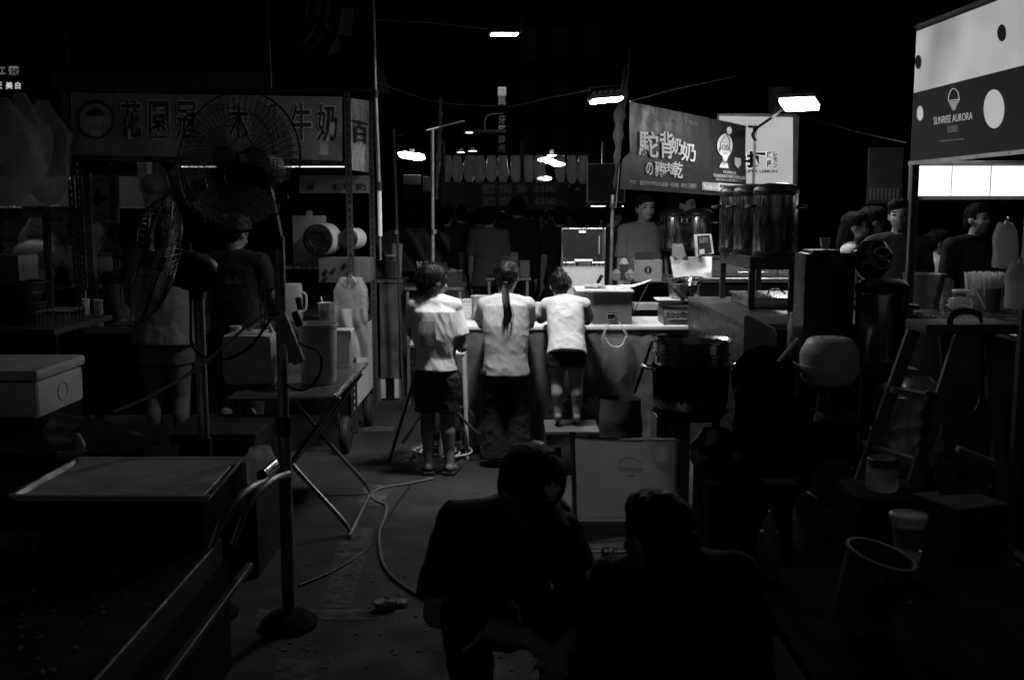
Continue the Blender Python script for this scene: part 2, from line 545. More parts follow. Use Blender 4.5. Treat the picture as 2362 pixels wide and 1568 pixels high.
        displace(me, folds(seed, shirt_kw.get('fold', .007), shirt_kw.get('fx', 1), shirt_kw.get('fz', 1)))
        so = finish('shirt', me, m, root, True, 70)
        root_shirt = so
    if legs:
        kind, m = legs[:2]
        mb = MB()
        mb.ball(c0 - V((0, 0, .0)), (.098 * f, .075 * f, .075 * f), 18, 12)
        for S in 'LR':
            hp, kn, an = J['hi' + S], J['kn' + S], J['an' + S]
            if kind == 'shorts':
                e = hp.lerp(kn, legs[2] if len(legs) > 2 else .8)
                mb.tube([hp + V((0, 0, .03 * H)), hp, hp.lerp(e, .6), e], [.05 * f, .064 * f, .06 * f, .06 * f], 18)
            elif kind == 'flared':
                e = an + V((0, .01, -.025))
                mb.tube([hp + V((0, 0, .03 * H)), hp, hp.lerp(kn, .6), kn, kn.lerp(e, .5), e], [.05 * f, .064 * f, .056 * f, .05 * f, .056 * f, .066 * f], 18)
            else:
                chain(mb, [hp, hp.lerp(kn, .5), kn, kn.lerp(an, .5), an + V((0, 0, .01))], [.064 * f, .058 * f, .046 * f, .042 * f, .036 * f])
        me = remesh(mb, vox, 3)
        displace(me, folds(seed + 5, .007))
        finish('trousers' if kind != 'shorts' else 'shorts', me, m, root, True, 70)
    if shoes:
        for S in 'LR':
            an, to = J['an' + S], J['to' + S]
            d = V((to.x - an.x, to.y - an.y, 0)); d.normalize()
            mb = MB()
            z0 = to.z - .01
            chain(mb, [an - V((0, 0, .015)) - d * .02, an.lerp(to, .5) - V((0, 0, .0)), to], [.024 * f, .024 * f, .019 * f])
            finish('shoe', remesh(mb, .008, 3), shoes, root, True, 60)
    if eyes:
        for s in (-1, 1):
            MB().ball(hd(s * .032, .0795, .004), (.013 * k, .008 * k, .007 * k), 10, 8, Rh).build('eye', INK, root, local=True)
            MB().box(hd(s * .033, .086, .026), (.03 * k, .006 * k, .006 * k), b=.002).build('eyebrow', INK, root, local=True)
        MB().ball(hd(0, .088, -.056), (.022 * k, .004 * k, .003 * k), 10, 6, Rh).build('mouth', pm('lip', .15, .5), root, local=True)
    if hair:
        style, hm = hair[:2]
        mb = MB()
        cy = -.022 if style != 'bowl' else -.016
        mb.ball(hd(0, cy, .028), (.084 * k, .094 * k, .088 * k), 22, 14, Rh)
        mb.ball(hd(0, cy - .028, -.02), (.074 * k, .068 * k, .07 * k), 18, 12, Rh)
        if style == 'bowl':
            mb.ball(hd(0, -.012, .012), (.088 * k, .098 * k, .08 * k), 22, 14, Rh)
        if style in ('short', 'long'):
            mb.ball(hd(.012, .022, .072), (.07 * k, .07 * k, .046 * k), 16, 10, Rh)
            for s in (-1, 1): mb.ball(hd(s * .062, -.022, .03), (.022 * k, .045 * k, .05 * k), 12, 8, Rh)
        if style in ('long', 'pony'):
            mb.ball(hd(0, -.05, -.05), (.06 * k, .05 * k, .06 * k), 14, 10, Rh)
        if style == 'long':
            chain(mb, [hd(0, -.055, -.03), hd(0, -.07, -.14), hd(0, -.075, -.27)], [.074 * k, .07 * k, .045 * k])
        if style == 'bun':
            mb.ball(hd(.0, -.03, .118), (.038 * k, .038 * k, .034 * k), 12, 10, Rh)
        me = remesh(mb, max(.006, vox * .6), 3)
        s0 = V((seed * 3.3, 0, 0))
        displace(me, lambda c: .006 * noise.noise(V((c.x * 60, c.y * 60, c.z * 9)) + s0) + .004 * noise.noise(c * 30))
        ho = finish('hair', me, hm, root, True, 80)
        if len(hair) > 2:
            rnd = random.Random(seed)
            mb = MB()
            for i in range(hair[2]):
                th = rnd.uniform(0, 2 * math.pi); z = rnd.uniform(-.1, 1)
                q = math.sqrt(max(0, 1 - z * z))
                p0 = V((.084 * q * math.cos(th), cy + .094 * q * math.sin(th), .028 + .088 * z))
                if p0.y > .05 and p0.z < .06: continue
                out = V((p0.x, p0.y - cy, max(p0.z - .03, 0))).normalized()
                ln = rnd.uniform(.03, .07)
                dn = V((p0.x * .3 + rnd.uniform(-.3, .3), (p0.y - cy) * .3 + rnd.uniform(-.3, .3), -1 if z < .7 else rnd.uniform(-.4, .2)))
                a = p0 * .985; b = p0 + out * ln * .22 + dn * ln * .4; c_ = p0 + out * ln * .12 + dn * ln
                mb.tube([hd(*a), hd(*b), hd(*c_)], [.0011, .001, .0004], 3, caps=False)
            mb.build('hair_strands', hm, ho, local=True)
    return root, J
# ================================================================ SETTING
def asphalt():
    m = pm('asphalt', .024, .72, 0, .7, 2.2, .8, .4, rvar=.2, bscale=120)
    return m
g = structure(MB().sheet(lambda u, v: V((-90 + 180 * u, -20 + 180 * v, 0)), 8, 8).build('ground', asphalt(), smooth=False))
def worn_paint():
    m = pm('worn_road_paint', .15, .8, 0, .3, 20, .2)
    nt = m.node_tree; N = nt.nodes; L = nt.links
    p = N['Principled BSDF']; out = N['Material Output']
    tc = N.new('ShaderNodeTexCoord'); no = N.new('ShaderNodeTexNoise'); no.inputs['Scale'].default_value = 14; no.inputs['Detail'].default_value = 8; no.inputs['Roughness'].default_value = .7
    L.new(tc.outputs['Object'], no.inputs['Vector'])
    mr = N.new('ShaderNodeMapRange'); mr.inputs[1].default_value = .4; mr.inputs[2].default_value = .68
    L.new(no.outputs['Fac'], mr.inputs[0])
    tr = N.new('ShaderNodeBsdfTransparent'); mx = N.new('ShaderNodeMixShader')
    L.new(mr.outputs[0], mx.inputs[0]); L.new(tr.outputs[0], mx.inputs[1]); L.new(p.outputs[0], mx.inputs[2]); L.new(mx.outputs[0], out.inputs['Surface'])
    return m
PAINT = worn_paint()
def floor_poly(name, px, mat, z):
    o = MB().add([G(x, y, z) for x, y in px], [tuple(range(len(px)))]).build(name, mat, smooth=False)
    return structure(o)
floor_poly('road_marking', [(838, 983), (907, 983), (907, 994), (835, 994)], PAINT, .004)
floor_poly('road_marking', [(842, 1118), (912, 1118), (880, 1165), (822, 1165)], PAINT, .004)
floor_poly('road_marking', [(788, 1215), (866, 1215), (806, 1400), (744, 1400)], PAINT, .004)
floor_poly('road_marking', [(598, 1404), (948, 1404), (940, 1428), (585, 1428)], PAINT, .004)
floor_poly('road_marking', [(640, 1520), (735, 1520), (730, 1568), (630, 1568)], PAINT, .004)

# ================================================================ LAMPS
def oriented(c, zdir, xdir):
    z = V(zdir).normalized(); x = (V(xdir) - z * V(xdir).dot(z)).normalized(); y = z.cross(x)
    return Matrix.Translation(V(c)) @ Matrix((x, y, z)).transposed().to_4x4()
def floodlight(label, c, aim, xdir, w, h, strength, lens=0.0, thick=.035):
    root = thing('floodlight', label, 'lamp', c)
    M = oriented(c, aim, xdir)
    MB(M).box((0, 0, -thick / 2 - .004), (w + .03, h + .03, thick), b=.006).build('housing', DARK, root)
    mb = MB(M)
    for i in range(5): mb.box(((i - 2) * w / 5, 0, -thick - .016), (.006, h * .8, .024))
    mb.build('cooling_fins', DARK, root)
    (MB(M).box((0, 0, lens / 2), (w, h, lens), b=lens * .3) if lens else MB(M).add([(-w / 2, -h / 2, 0), (w / 2, -h / 2, 0), (w / 2, h / 2, 0), (-w / 2, h / 2, 0)], [(0, 1, 2, 3)])).build('light_panel', em('lamp_%d' % strength, strength), root, smooth=False)
    MB(M).tube([(-w / 2 - .02, 0, -.02), (-w / 2 - .02, 0, -.09), (w / 2 + .02, 0, -.09), (w / 2 + .02, 0, -.02)], .005, 6).build('bracket', DARK, root)
    return root
D1 = 6.1
floodlight('square floodlight hung high on a thin arm above the three children', P(1163, 81, D1), (0, .1, -1), (1, .05, 0), .15, .21, LAMP1)
floodlight('narrow floodlight seen edge-on beside the top of the dark cloth banner', P(1398, 231, 7.2), (.1, .0, -1), (1, .1, .05), .2, .16, LAMP2, lens=.012)
floodlight('brightest tilted floodlight above the lemon drinks sign', P(1843, 238, 8.0), (-.08, -.16, -1), (1, -.5, .0), .25, .25, LAMP3, lens=.03)

# the first lamp throws a beam: a spot inside its housing, wide but cut off towards the camera
sp = bpy.data.lights.new('beam', 'SPOT'); sp.energy = 175; sp.spot_size = math.radians(98); sp.spot_blend = .7; sp.shadow_soft_size = .15
so_ = bpy.data.objects.new('beam', sp); COL.objects.link(so_)
so_.location = P(1163, 81, D1) + V((0, .02, -.03)); so_.rotation_euler = (math.radians(27), 0, 0)

# silver telescopic pole and the arm to the first lamp
r = thing('telescopic_pole', 'silver telescopic pole clamped upright beside the milk stall', 'pole', P(876, 600, 7.0))
mb = MB(); mb.cyl(P(859, -60, 7.0), P(866, 215, 7.0), .011); mb.build('upper_tube', GALV, r)
MB().cyl(P(866, 215, 7.0), P(874, 430, 7.0), .0135).build('middle_tube', GALV, r)
MB().cyl(P(874, 430, 7.0), P(876, 545, 7.0), .016).build('lower_tube', pm('white_tube', .5, .4), r)
MB().cyl(P(876, 545, 7.0), P(877, 600, 7.0), .009).build('foot_tube', GALV, r)
for y in (215, 428): MB().cyl(P(866 if y < 300 else 874, y - 8, 7.0), P(866 if y < 300 else 874, y + 12, 7.0), .02).build('clamp', BLACK, r)
tag(MB().tube([P(862, 46, 7.0), P(1000, 54, 6.6), P(1130, 68, 6.25), P(1150, 76, D1)], .004, 6).build('lamp_cable', CABLE), 'thin cable running from the pole to the highest lamp', 'cable')
tag(MB().tube([P(1180, 246, 8.6), P(1260, 227, 8.2), P(1360, 208, 7.8)], .008, 6).build('wire_rope', DARK), 'thin sagging rope in the night air between two lamps', 'rope')
tag(MB().tube([P(1452, 234, 7.4), P(1560, 205, 8.4), P(1700, 176, 9.4)], .006, 6).build('wire_rope', DARK), 'thin rope rising from the banner corner into the dark', 'rope')

# ================================================================ THE COUNTER
CZ, CY0, CY1 = .88, 6.97, 7.62
CX0, CX1 = XD(1032, 7), XD(1672, 7)
r = thing('counter', 'cloth-fronted stall counter the three children lean against', 'counter', ((CX0 + CX1) / 2, 7.0, 0))
MB().b2((CX0, CY0, CZ - .03), (CX1, CY1, CZ), b=.012).build('counter_top', pm('counter_board', .75, .35, 0, .15, 5, .03), r)
def cloth(u, v):
    x = CX0 + .01 + (CX1 - CX0 - .02) * u
    z = .03 + (CZ - .035) * v
    w = .018 * noise.noise(V((x * 5, z * .8, 1))) + .012 * noise.noise(V((x * 13, z * 2.5, 4))) + .004 * noise.noise(V((x * 30, z * 20, 2)))
    return V((x, CY0 + .025 + w - (1 - v) * .03, z))
CLOTH = pm('printed_counter_cloth', .11, .6, 0, .9, 3.2, .25, .5, bscale=30)
MB().sheet(cloth, 90, 40).build('front_cloth', CLOTH, r, angle=180)
MB().sheet(lambda u, v: V((CX0 + .008 + .01 * noise.noise(V((u * 4, v * 2, 9))), CY0 + .03 + (CY1 - CY0 - .05) * u, .03 + (CZ - .035) * v)), 20, 12).build('side_cloth', CLOTH, r, angle=180)
for x in (CX0 + .04, CX1 - .04):
    for y in (CY0 + .09, CY1 - .05): MB().cyl((x, y, 0), (x, y, CZ - .03), .016).build('leg', GALV, r)

# white perforated basket
def basket(label, c, w, d, h, holes=(7, 5), mat=WHITEP):
    root = thing('basket', label, 'basket', c)
    x0, y0, z0 = c
    def wall(a, b, nx, nz, t=.004):
        mb = MB()
        a, b = V(a), V(b)
        out = (b - a).cross(V((0, 0, 1))).normalized()
        for i in range(nx):
            for j in range(nz):
                for (p, q) in (((0, 0), (1, .22)), ((0, .78), (1, 1)), ((0, .22), (.2, .78)), ((.8, .22), (1, .78))):
                    f = lambda u, v: a.lerp(b, (i + u) / nx) + V((0, 0, h * (j + v) / nz)) + out * .02 * ((j + v) / nz)
                    mb.prism([f(p[0], p[1]), f(q[0], p[1]), f(q[0], q[1]), f(p[0], q[1])], -out * t)
        mb.build('wall', mat, root, smooth=False)
    wall((x0 - w / 2, y0 - d / 2, z0), (x0 + w / 2, y0 - d / 2, z0), *holes)
    wall((x0 + w / 2, y0 - d / 2, z0), (x0 + w / 2, y0 + d / 2, z0), *holes)
    wall((x0 + w / 2, y0 + d / 2, z0), (x0 - w / 2, y0 + d / 2, z0), *holes)
    wall((x0 - w / 2, y0 + d / 2, z0), (x0 - w / 2, y0 - d / 2, z0), *holes)
    MB().b2((x0 - w / 2, y0 - d / 2, z0), (x0 + w / 2, y0 + d / 2, z0 + .006)).build('base', mat, root)
    a, b2_ = w / 2 + .024, d / 2 + .024
    MB().tube([(x0 - a, y0 - b2_, z0 + h), (x0 + a, y0 - b2_, z0 + h), (x0 + a, y0 + b2_, z0 + h), (x0 - a, y0 + b2_, z0 + h)], .006, 6, closed=True).build('rim', mat, root)
    return root
c = G(1069, 738, CZ)
basket('white perforated plastic basket on the counter beside the boy', (c.x, c.y + .08, CZ + .001), .125, .16, .135)
def cup(label, c, r0, r1, h, mat, lid=None, name='cup', cat='cup', straw=None, fill=None, band=None, group=None):
    root = thing(name, label, cat, c, group)
    MB().lathe([(0, .003), (r0 * .97, .003), (r0, .006), (r1, h), (r1 * 1.05, h), (r1 * 1.05, h + .004), (r1 * .96, h + .002), (r0 * .92, .01), (0, .01)], c, 24).build('cup_body', mat, root)
    if fill: MB().lathe([(0, .012), (r0 * .9, .012), (r0 + (r1 - r0) * .75 - .002, h * .75), (0, h * .75)], c, 20).build('drink', fill, root)
    if lid == 'dome': MB().lathe([(r1 * 1.07, h), (r1 * 1.07, h + .008), (r1 * .9, h + .02), (r1 * .55, h + .045), (0, h + .052)], c, 20).build('dome_lid', MILKY, root)
    elif lid: MB().lathe([(r1 * 1.07, h - .004), (r1 * 1.09, h + .008), (r1 * .95, h + .01), (r1 * .9, h + .006), (0, h + .006)], c, 24).build('lid', lid, root)
    if band: MB().lathe([(r0 + (r1 - r0) * .25 + .001, h * .25), (r0 + (r1 - r0) * .7 + .001, h * .7)], c, 24).build('printed_band', band, root)
    if straw: MB().cyl(V(c) + V((0, 0, .02)), V(c) + V((straw, 0, h * 1.35)), .004, n=8).build('straw', WHITEP, root)
    return root
PRINT = pm('scribble_print', .35, .6, 0, .95, 40, 0, .4)
c = G(1112, 738, CZ)
cup('wide clear jar with a scribbled label on the counter beside the tall girl', (c.x - .01, c.y - .02, CZ), .06, .068, .17, MILKY, lid=MILKY, straw=.0, fill=pm('pale_drink', .55, .3), band=PRINT, name='jar', cat='jar')
c = G(1245, 722, CZ)
r = thing('paper_stack', 'small stack of white paper sleeves between the two girls', 'papers', (c.x, c.y, CZ))
for i in range(5): MB().box((c.x + random.uniform(-.006, .006), c.y + .05, CZ + .008 + i * .016), (.12, .09, .013), rz=random.uniform(-.1, .1), b=.002).build('sleeve', PAPER, r)

# glass-topped display case
x0, x1 = XD(1296, 7.45), XD(1393, 7.45); y0, y1 = 7.42, 7.6
zb, zt = ZD(614, 7.45), ZD(528, 7.45)
r = thing('display_case', 'small glass display case on a white base at the back of the counter', 'display case', ((x0 + x1) / 2, 7.5, CZ))
MB().b2((x0, y0, CZ), (x1, y1, zb), b=.006).build('base_box', pm('speckled_white', .36, .5, 0, .15, 60, .05), r)
MB().b2((x0 - .004, y0 - .004, zb), (x1 + .004, y1, zb + .03), b=.003).build('base_rail', STEEL, r)
for a, b, nm in (((x0, y0, zb + .03), (x1, y0 + .004, zt), 'front_pane'), ((x0, y0 + .004, zb + .03), (x0 + .004, y1, zt), 'side_pane'), ((x1 - .004, y0 + .004, zb + .03), (x1, y1, zt), 'side_pane'), ((x0, y0, zt), (x1, y1, zt + .004), 'top_pane')):
    MB().b2(a, b).build(nm, GLASS, r, smooth=False)
for x in (x0, x1): MB().box((x, y0, (zb + zt) / 2), (.009, .009, zt - zb), b=.002).build('corner_strip', STEEL, r)
MB().box(((x0 + x1) / 2, y0, zt), (x1 - x0 + .01, .009, .009), b=.002).build('top_strip', STEEL, r)
MB().box(((x0 + x1) / 2 + .0, y0 - .006, zb + .045), (.13, .004, .016)).build('price_label', PAPER, r)
MB().box(((x0 + x1) / 2 - .01, y0 - .006, zt - .02), (.05, .003, .018)).build('sticker', PAPER, r)
MB().box((x1 - .04, y0 + .015, (zb + zt) / 2 + .02), (.006, .004, .13)).build('edge_strip', WHITEP, r)

# wooden box with an overhanging board
x0, x1 = XD(1368, 7.06), XD(1458, 7.06); zt = ZD(670, 7.03)
r = thing('wooden_box', 'grey wooden box with a pale board lid and a clip on its front', 'box', ((x0 + x1) / 2, 7.2, CZ))
MB().b2((x0, 7.06, CZ), (x1, 7.45, zt - .014), b=.004).build('box_body', pm('grey_ply', .1, .6, 0, .3, 6, .1), r)
MB().b2((XD(1328, 7.03), 7.0, zt - .012), (XD(1462, 7.03), 7.5, zt + .004), b=.004).build('board_lid', pm('pale_board', .5, .55, 0, .35, 5, .1, stretch=(1, 6, 1)), r)
MB().b2((XD(1345, 7.1), 7.1, CZ), (XD(1352, 7.1), 7.16, zt - .014)).build('prop_leg', GALV, r)
mb = MB(); q = P(1408, 728, 7.05)
mb.box(q + V((0, -.02, .02)), (.055, .03, .01), b=.003); mb.box(q + V((0, -.006, -.0)), (.055, .006, .05), b=.002)
mb.build('clip', CHROME, r)
def sack(mb, c, rx, ry, z0, z1, seed=0, neck=.55, nu=28, nv=16, lump=.25, flare=1.0):
    """a limp film sack: closed below, gathered or open at the top"""
    c = V(c)
    vs, fs = [], []
    for j in range(nv + 1):
        v = j / nv
        prof = math.sin(min(1, v * 2.2) * math.pi / 2) ** .6 * (1 if v < .7 else 1 + (neck - 1) * ((v - .7) / .3) ** .8)
        if v > .93: prof *= flare
        for i in range(nu):
            q = 2 * math.pi * i / nu
            nz = 1 + lump * noise.noise(V((math.cos(q) * 1.6 + seed, math.sin(q) * 1.6, v * 3.5))) + lump * .5 * noise.noise(V((math.cos(q) * 5 + seed, math.sin(q) * 5, v * 7)))
            vs.append(V((c.x + math.cos(q) * rx * prof * nz, c.y + math.sin(q) * ry * prof * nz, z0 + (z1 - z0) * v)))
    for j in range(nv):
        for i in range(nu):
            fs.append((j * nu + i, j * nu + (i + 1) % nu, (j + 1) * nu + (i + 1) % nu, (j + 1) * nu + i))
    fs.append(tuple(range(nu - 1, -1, -1)))
    return mb.add(vs, fs)
r = thing('plastic_bag', 'clear plastic bag hanging open from the clip on the wooden box', 'bag', P(1420, 800, 6.9))
q = P(1418, 800, 6.92)
sack(MB(), (q.x, 6.93, 0), .09, .03, ZD(885, 6.93), ZD(770, 6.93), 3, 1.0, lump=.35).build('bag_body', CLEAR, r)
for s in (-1, 1):
    MB().tube(curve_pts([P(1418 + s * 22, 800, 6.9), P(1418 + s * 27, 775, 6.9), P(1416 + s * 12, 742, 6.98)]), [.018, .018, .017, .016, .015, .014, .013, .012, .011, .01, .009, .009, .008, .008, .007, .006, .005], 8, squash=.25).build('bag_handle', CLEAR, r)
MB().tube(curve_pts([P(1396, 778, 6.89), P(1408, 796, 6.87), P(1430, 798, 6.87), P(1444, 775, 6.89)]), .008, 6, squash=.4).build('bag_rim', BAG, r)
# tongs, clip and glove on the board
zt2 = zt + .006
r = thing('work_gloves', 'crumpled pair of work gloves lying on the pale board lid', 'gloves', P(1370, 658, 7.15))
for dx in (-.03, .03):
    me = MB()
    chain(me, [(P(1370, 658, 7.15).x + dx - .025, 7.15, zt2 + .014), (P(1370, 658, 7.15).x + dx + .02, 7.13, zt2 + .016)], [.017, .014], 10)
    for i in range(4): chain(me, [(P(1370, 658, 7.15).x + dx + .02, 7.13 + .008 * i, zt2 + .014), (P(1370, 658, 7.15).x + dx + .045, 7.1 + .014 * i, zt2 + .01)], [.008, .006], 8)
    finish('glove', remesh(me, .004, 2), pm('knit_glove', .3, .9, 0, .6, 40, .3), r, off=None).location = -V(ROOT_OFF[r.name])
tag(MB().box(P(1383, 648, 7.2) + V((0, 0, .01)), (.028, .012, .07), b=.004, ry=.5).build('lighter', CHROME), 'small shiny metal clip standing up on the pale board lid', 'clip')
r = thing('tongs', 'dark metal tongs lying across the right end of the board lid', 'tongs', P(1450, 663, 7.1))
for dz in (0, .016): MB().tube(curve_pts([P(1425, 664, 7.1) + V((0, 0, dz)), P(1460, 664, 7.08) + V((0, 0, .01 + dz * .6)), P(1502, 650, 7.06) + V((0, 0, .012))]), .005, 6).build('tong_arm', STEEL_D, r)
tag(MB().tube([P(1495, 655, 7.04), P(1460, 722, 7.03)], .004, 6).build('skewer', DARK), 'thin dark rod leaning against the wooden box', 'rod')

# scale with colander
x0, x1 = XD(1530, 7.06), XD(1640, 7.06)
r = thing('weighing_scale', 'steel weighing scale with a lit display on the counter', 'scale', ((x0 + x1) / 2, 7.1, CZ))
MB().prism([(x0, 7.02, CZ), (x0, 7.05, CZ + .1), (x0, 7.3, CZ + .12), (x0, 7.3, CZ)], (x1 - x0, 0, 0)).build('scale_body', STEEL_D, r, smooth=False)
MB().box(((x0 + x1) / 2 - .02, 7.02, CZ + .065), (.25, .01, .05), rx=-.25, b=.004).build('display_plate', STEEL, r)
MB().box(((x0 + x1) / 2 + .09, 7.012, CZ + .068), (.1, .006, .034), rx=-.25).build('display_window', pm('lcd', .12, .2), r)
MB().box(((x0 + x1) / 2, 7.18, CZ + .145), (.36, .24, .022), b=.006).build('weighing_plate', BLACK, r)
MB().box(((x0 + x1) / 2, 7.18, CZ + .165), (.4, .2, .012), b=.004).build('paper_tray', WHITEP, r)
pc = V(((x0 + x1) / 2, 7.18, CZ + .172))
r = thing('cooking_pot', 'small steel pot on the weighing scale holding a colander', 'pot', pc)
MB().lathe([(0, 0), (.09, 0), (.1, .02), (.11, .1), (.115, .1), (.104, .012), (0, .012)], pc, 32).build('pot_body', STEEL, r)
r = thing('colander', 'perforated steel colander tilted in the small pot', 'colander', pc + V((.01, 0, .1)))
mb = MB(); R = Matrix.Rotation(-.12, 3, 'Y') @ Matrix.Rotation(.1, 3, 'X')
nu, prof = 56, [(.03, -.05), (.055, -.043), (.072, -.034), (.087, -.022), (.1, -.008), (.112, .008), (.122, .026)]
vs, fs = [], []
for (rr, z) in prof:
    for j in range(nu): vs.append(pc + V((.01, 0, .1)) + R @ V((rr * math.cos(2 * math.pi * j / nu), rr * math.sin(2 * math.pi * j / nu), z)))
for i in range(len(prof) - 1):
    for j in range(nu):
        if i % 2 == 1 and j % 2 == 0: continue
        fs.append((i * nu + j, i * nu + (j + 1) % nu, (i + 1) * nu + (j + 1) % nu, (i + 1) * nu + j))
fs.append(tuple(range(nu)))
mb.add(vs, fs).build('bowl', CHROME, r)
MB().tube([pc + V((.01, 0, .1)) + R @ V((.124 * math.cos(2 * math.pi * j / 40), .124 * math.sin(2 * math.pi * j / 40), .027)) for j in range(40)], .004, 6, closed=True).build('rim', CHROME, r)
r = thing('ladle', 'ladle with a black handle leaning out of the small pot', 'ladle', P(1570, 690, 7.05))
MB().tube([P(1580, 690, 7.02), P(1556, 668, 7.03)], [.014, .012], 10).build('handle', BLACK, r)
MB().tube([P(1556, 668, 7.03), P(1536, 640, 7.08)], .009, 8).build('handle_end', BLACK, r)

# ================================================================ THE THREE CHILDREN
HAIR = pm('black_hair', .005, .5, 0, .3, 60, 0, .16, stretch=(1, 1, .2))
TEE = pm('pale_cotton', .68, .85, 0, .12, 220, .25, .2, bscale=420)
TEE2 = pm('grey_cotton', .44, .85, 0, .14, 200, .25, .2, bscale=400)
TEE3 = pm('white_cotton', .5, .85, 0, .1, 200, .2, .2, bscale=400)
NAVY = pm('dark_shorts_cloth', .03, .85, 0, .3, 40, .1)
BLKC = pm('black_cloth', .012, .9, 0, .3, 40, .1)
d = 6.38
boy, J = figure('person', 'boy in a pale T-shirt and dark shorts standing at the left end of the counter', (XD(1003, d), d, 0), 1.335, 0,
    dict(shL=(-.118, -.005, 1.07), shR=(.112, .0, 1.065), elL=(-.152, .03, .9), wrL=(-.1, .2, .86), elR=(.165, -.01, .81), wrR=(.12, .2, .9),
         head=(-.015, .012, 1.225), neck=(0, -.012, 1.09), chest=(0, .0, .95), waist=(0, .005, .78), pelvis=(.005, 0, .655),
         hiL=(-.062, 0, .63), hiR=(.068, 0, .63), knL=(-.055, .015, .365), knR=(.07, .015, .365), anL=(-.05, -.02, .06), anR=(.085, -.03, .06), toL=(-.07, .09, .02), toR=(.11, .08, .02)),
    hs=1.3, fat=1.05, shirt=(TEE, .72, .665, .138), legs=('shorts', NAVY, .86), hair=('bowl', HAIR, 420), vox=.0065, yaw=52, pitch=8,
    shoes=None, seed=2, shirt_kw=dict(fold=.007, cuff=1.12, sl=.78, deep=.84, chest=1.05, fz=.6))
# dark print on the back of the boy's shirt
boyM = Matrix.Translation(boy.location)
MB().sheet(lambda u, v: boy.location + V((-.085 + .1 * u - .01 * v, -.105 - .004 * math.sin(u * 5) - .012 * (1 - abs(v - .5)), .83 + .155 * v)), 8, 8).build('shirt_print', pm('faded_print', .24, .85, 0, .6, 30), boy, angle=180)
for dx, fx in ((-.05, -.02), (.085, .03)):
    MB().box(boy.location + V((dx + fx * .3, .03, .012)), (.085, .22, .022), b=.01, rz=-fx * 6).build('sandal', RUBBER, boy)
d = 6.62
girl, J = figure('person', 'tall girl with a long ponytail, grey T-shirt and flared black trousers', (XD(1166, d), d, 0), 1.34, 0,
    dict(shL=(-.132, .03, 1.045), shR=(.132, .03, 1.045), elL=(-.155, .15, .915), wrL=(-.09, .38, .93), elR=(.155, .15, .915), wrR=(.1, .38, .93),
         head=(.01, .1, 1.232), neck=(.0, .03, 1.085), chest=(0, .01, .95), waist=(0, -.01, .78), pelvis=(0, -.01, .65),
         hiL=(-.07, -.01, .62), hiR=(.07, -.01, .62), knL=(-.075, .0, .35), knR=(.075, .0, .35), anL=(-.075, -.03, .075), anR=(.075, -.03, .075), toL=(-.08, .09, .02), toR=(.08, .09, .02)),
    hs=1.22, fat=1.12, shirt=(TEE2, .68, .6, .158), legs=('flared', BLKC), hair=('pony', HAIR, 420), vox=.0065, yaw=14, pitch=14,
    shoes=pm('scuffed_shoe', .16, .5), seed=4, shirt_kw=dict(fold=.007, cuff=1.1, sl=.76, deep=.8, fz=.6))
gl = girl.location
mb = MB(); rnd = random.Random(3)
hc = gl + V((.01, .1, 1.232))
for i in range(70):
    ox, oy = rnd.gauss(0, .009), rnd.gauss(0, .01)
    sw = rnd.uniform(-.03, .02)
    pts = [hc + V((-.01 + ox * .5, -.1, -.02)), hc + V((-.012 + ox, -.13 + oy * .3, -.08)), hc + V((-.005 + ox, -.19 + oy, -.16)), hc + V((.004 + ox * 1.4 + sw * .4, -.205 + oy, -.225)), hc + V((-.01 + ox * .7 + sw, -.215 + oy, -.275 - rnd.uniform(0, .05)))]
    mb.tube(curve_pts(pts, 4), [.0042 - .003 * q / 16 for q in range(17)], 5)
mb.build('ponytail', HAIR, girl)
MB().ball(hc + V((-.004, -.108, .03)), (.04, .026, .034), 16, 10).build('hair_knot', HAIR, girl)
MB().tube([hc + V((-.01 + .011 * math.cos(a), -.118 + .011 * math.sin(a), -.03)) for a in [i * math.pi / 8 for i in range(16)]], .004, 8, closed=True).build('hair_tie', pm('hair_tie_cloth', .06, .8), girl)
d = 6.5
BOXZ = .285
kid, J = figure('person', 'small girl in a white T-shirt on tiptoe leaning over the counter', (XD(1308, d), d, BOXZ), 1.04, 0,
    dict(pelvis=(0, .02, .5), waist=(0, .085, .6), chest=(.0, .155, .7), neck=(-.01, .21, .79), head=(-.035, .27, .885), shL=(-.115, .2, .765), shR=(.12, .2, .76),
         elL=(-.16, .31, .655), wrL=(-.12, .46, .645), elR=(.15, .31, .645), wrR=(.1, .47, .645),
         hiL=(-.058, .01, .47), hiR=(.058, .01, .47), knL=(-.06, .0, .27), knR=(.062, .01, .265), anL=(-.055, -.03, .075), anR=(.065, -.02, .07), toL=(-.05, .07, .018), toR=(.062, .075, .018)),
    hs=1.32, fat=1.16, shirt=(TEE3, .7, .455, .128), legs=('shorts', BLKC, .42), hair=('bun', HAIR, 520), vox=.0065, yaw=-4, pitch=18, seed=7,
    shoes=None, shirt_kw=dict(fold=.0075, cuff=1.1, sl=.82, deep=.8, fx=1.2, fz=.6))
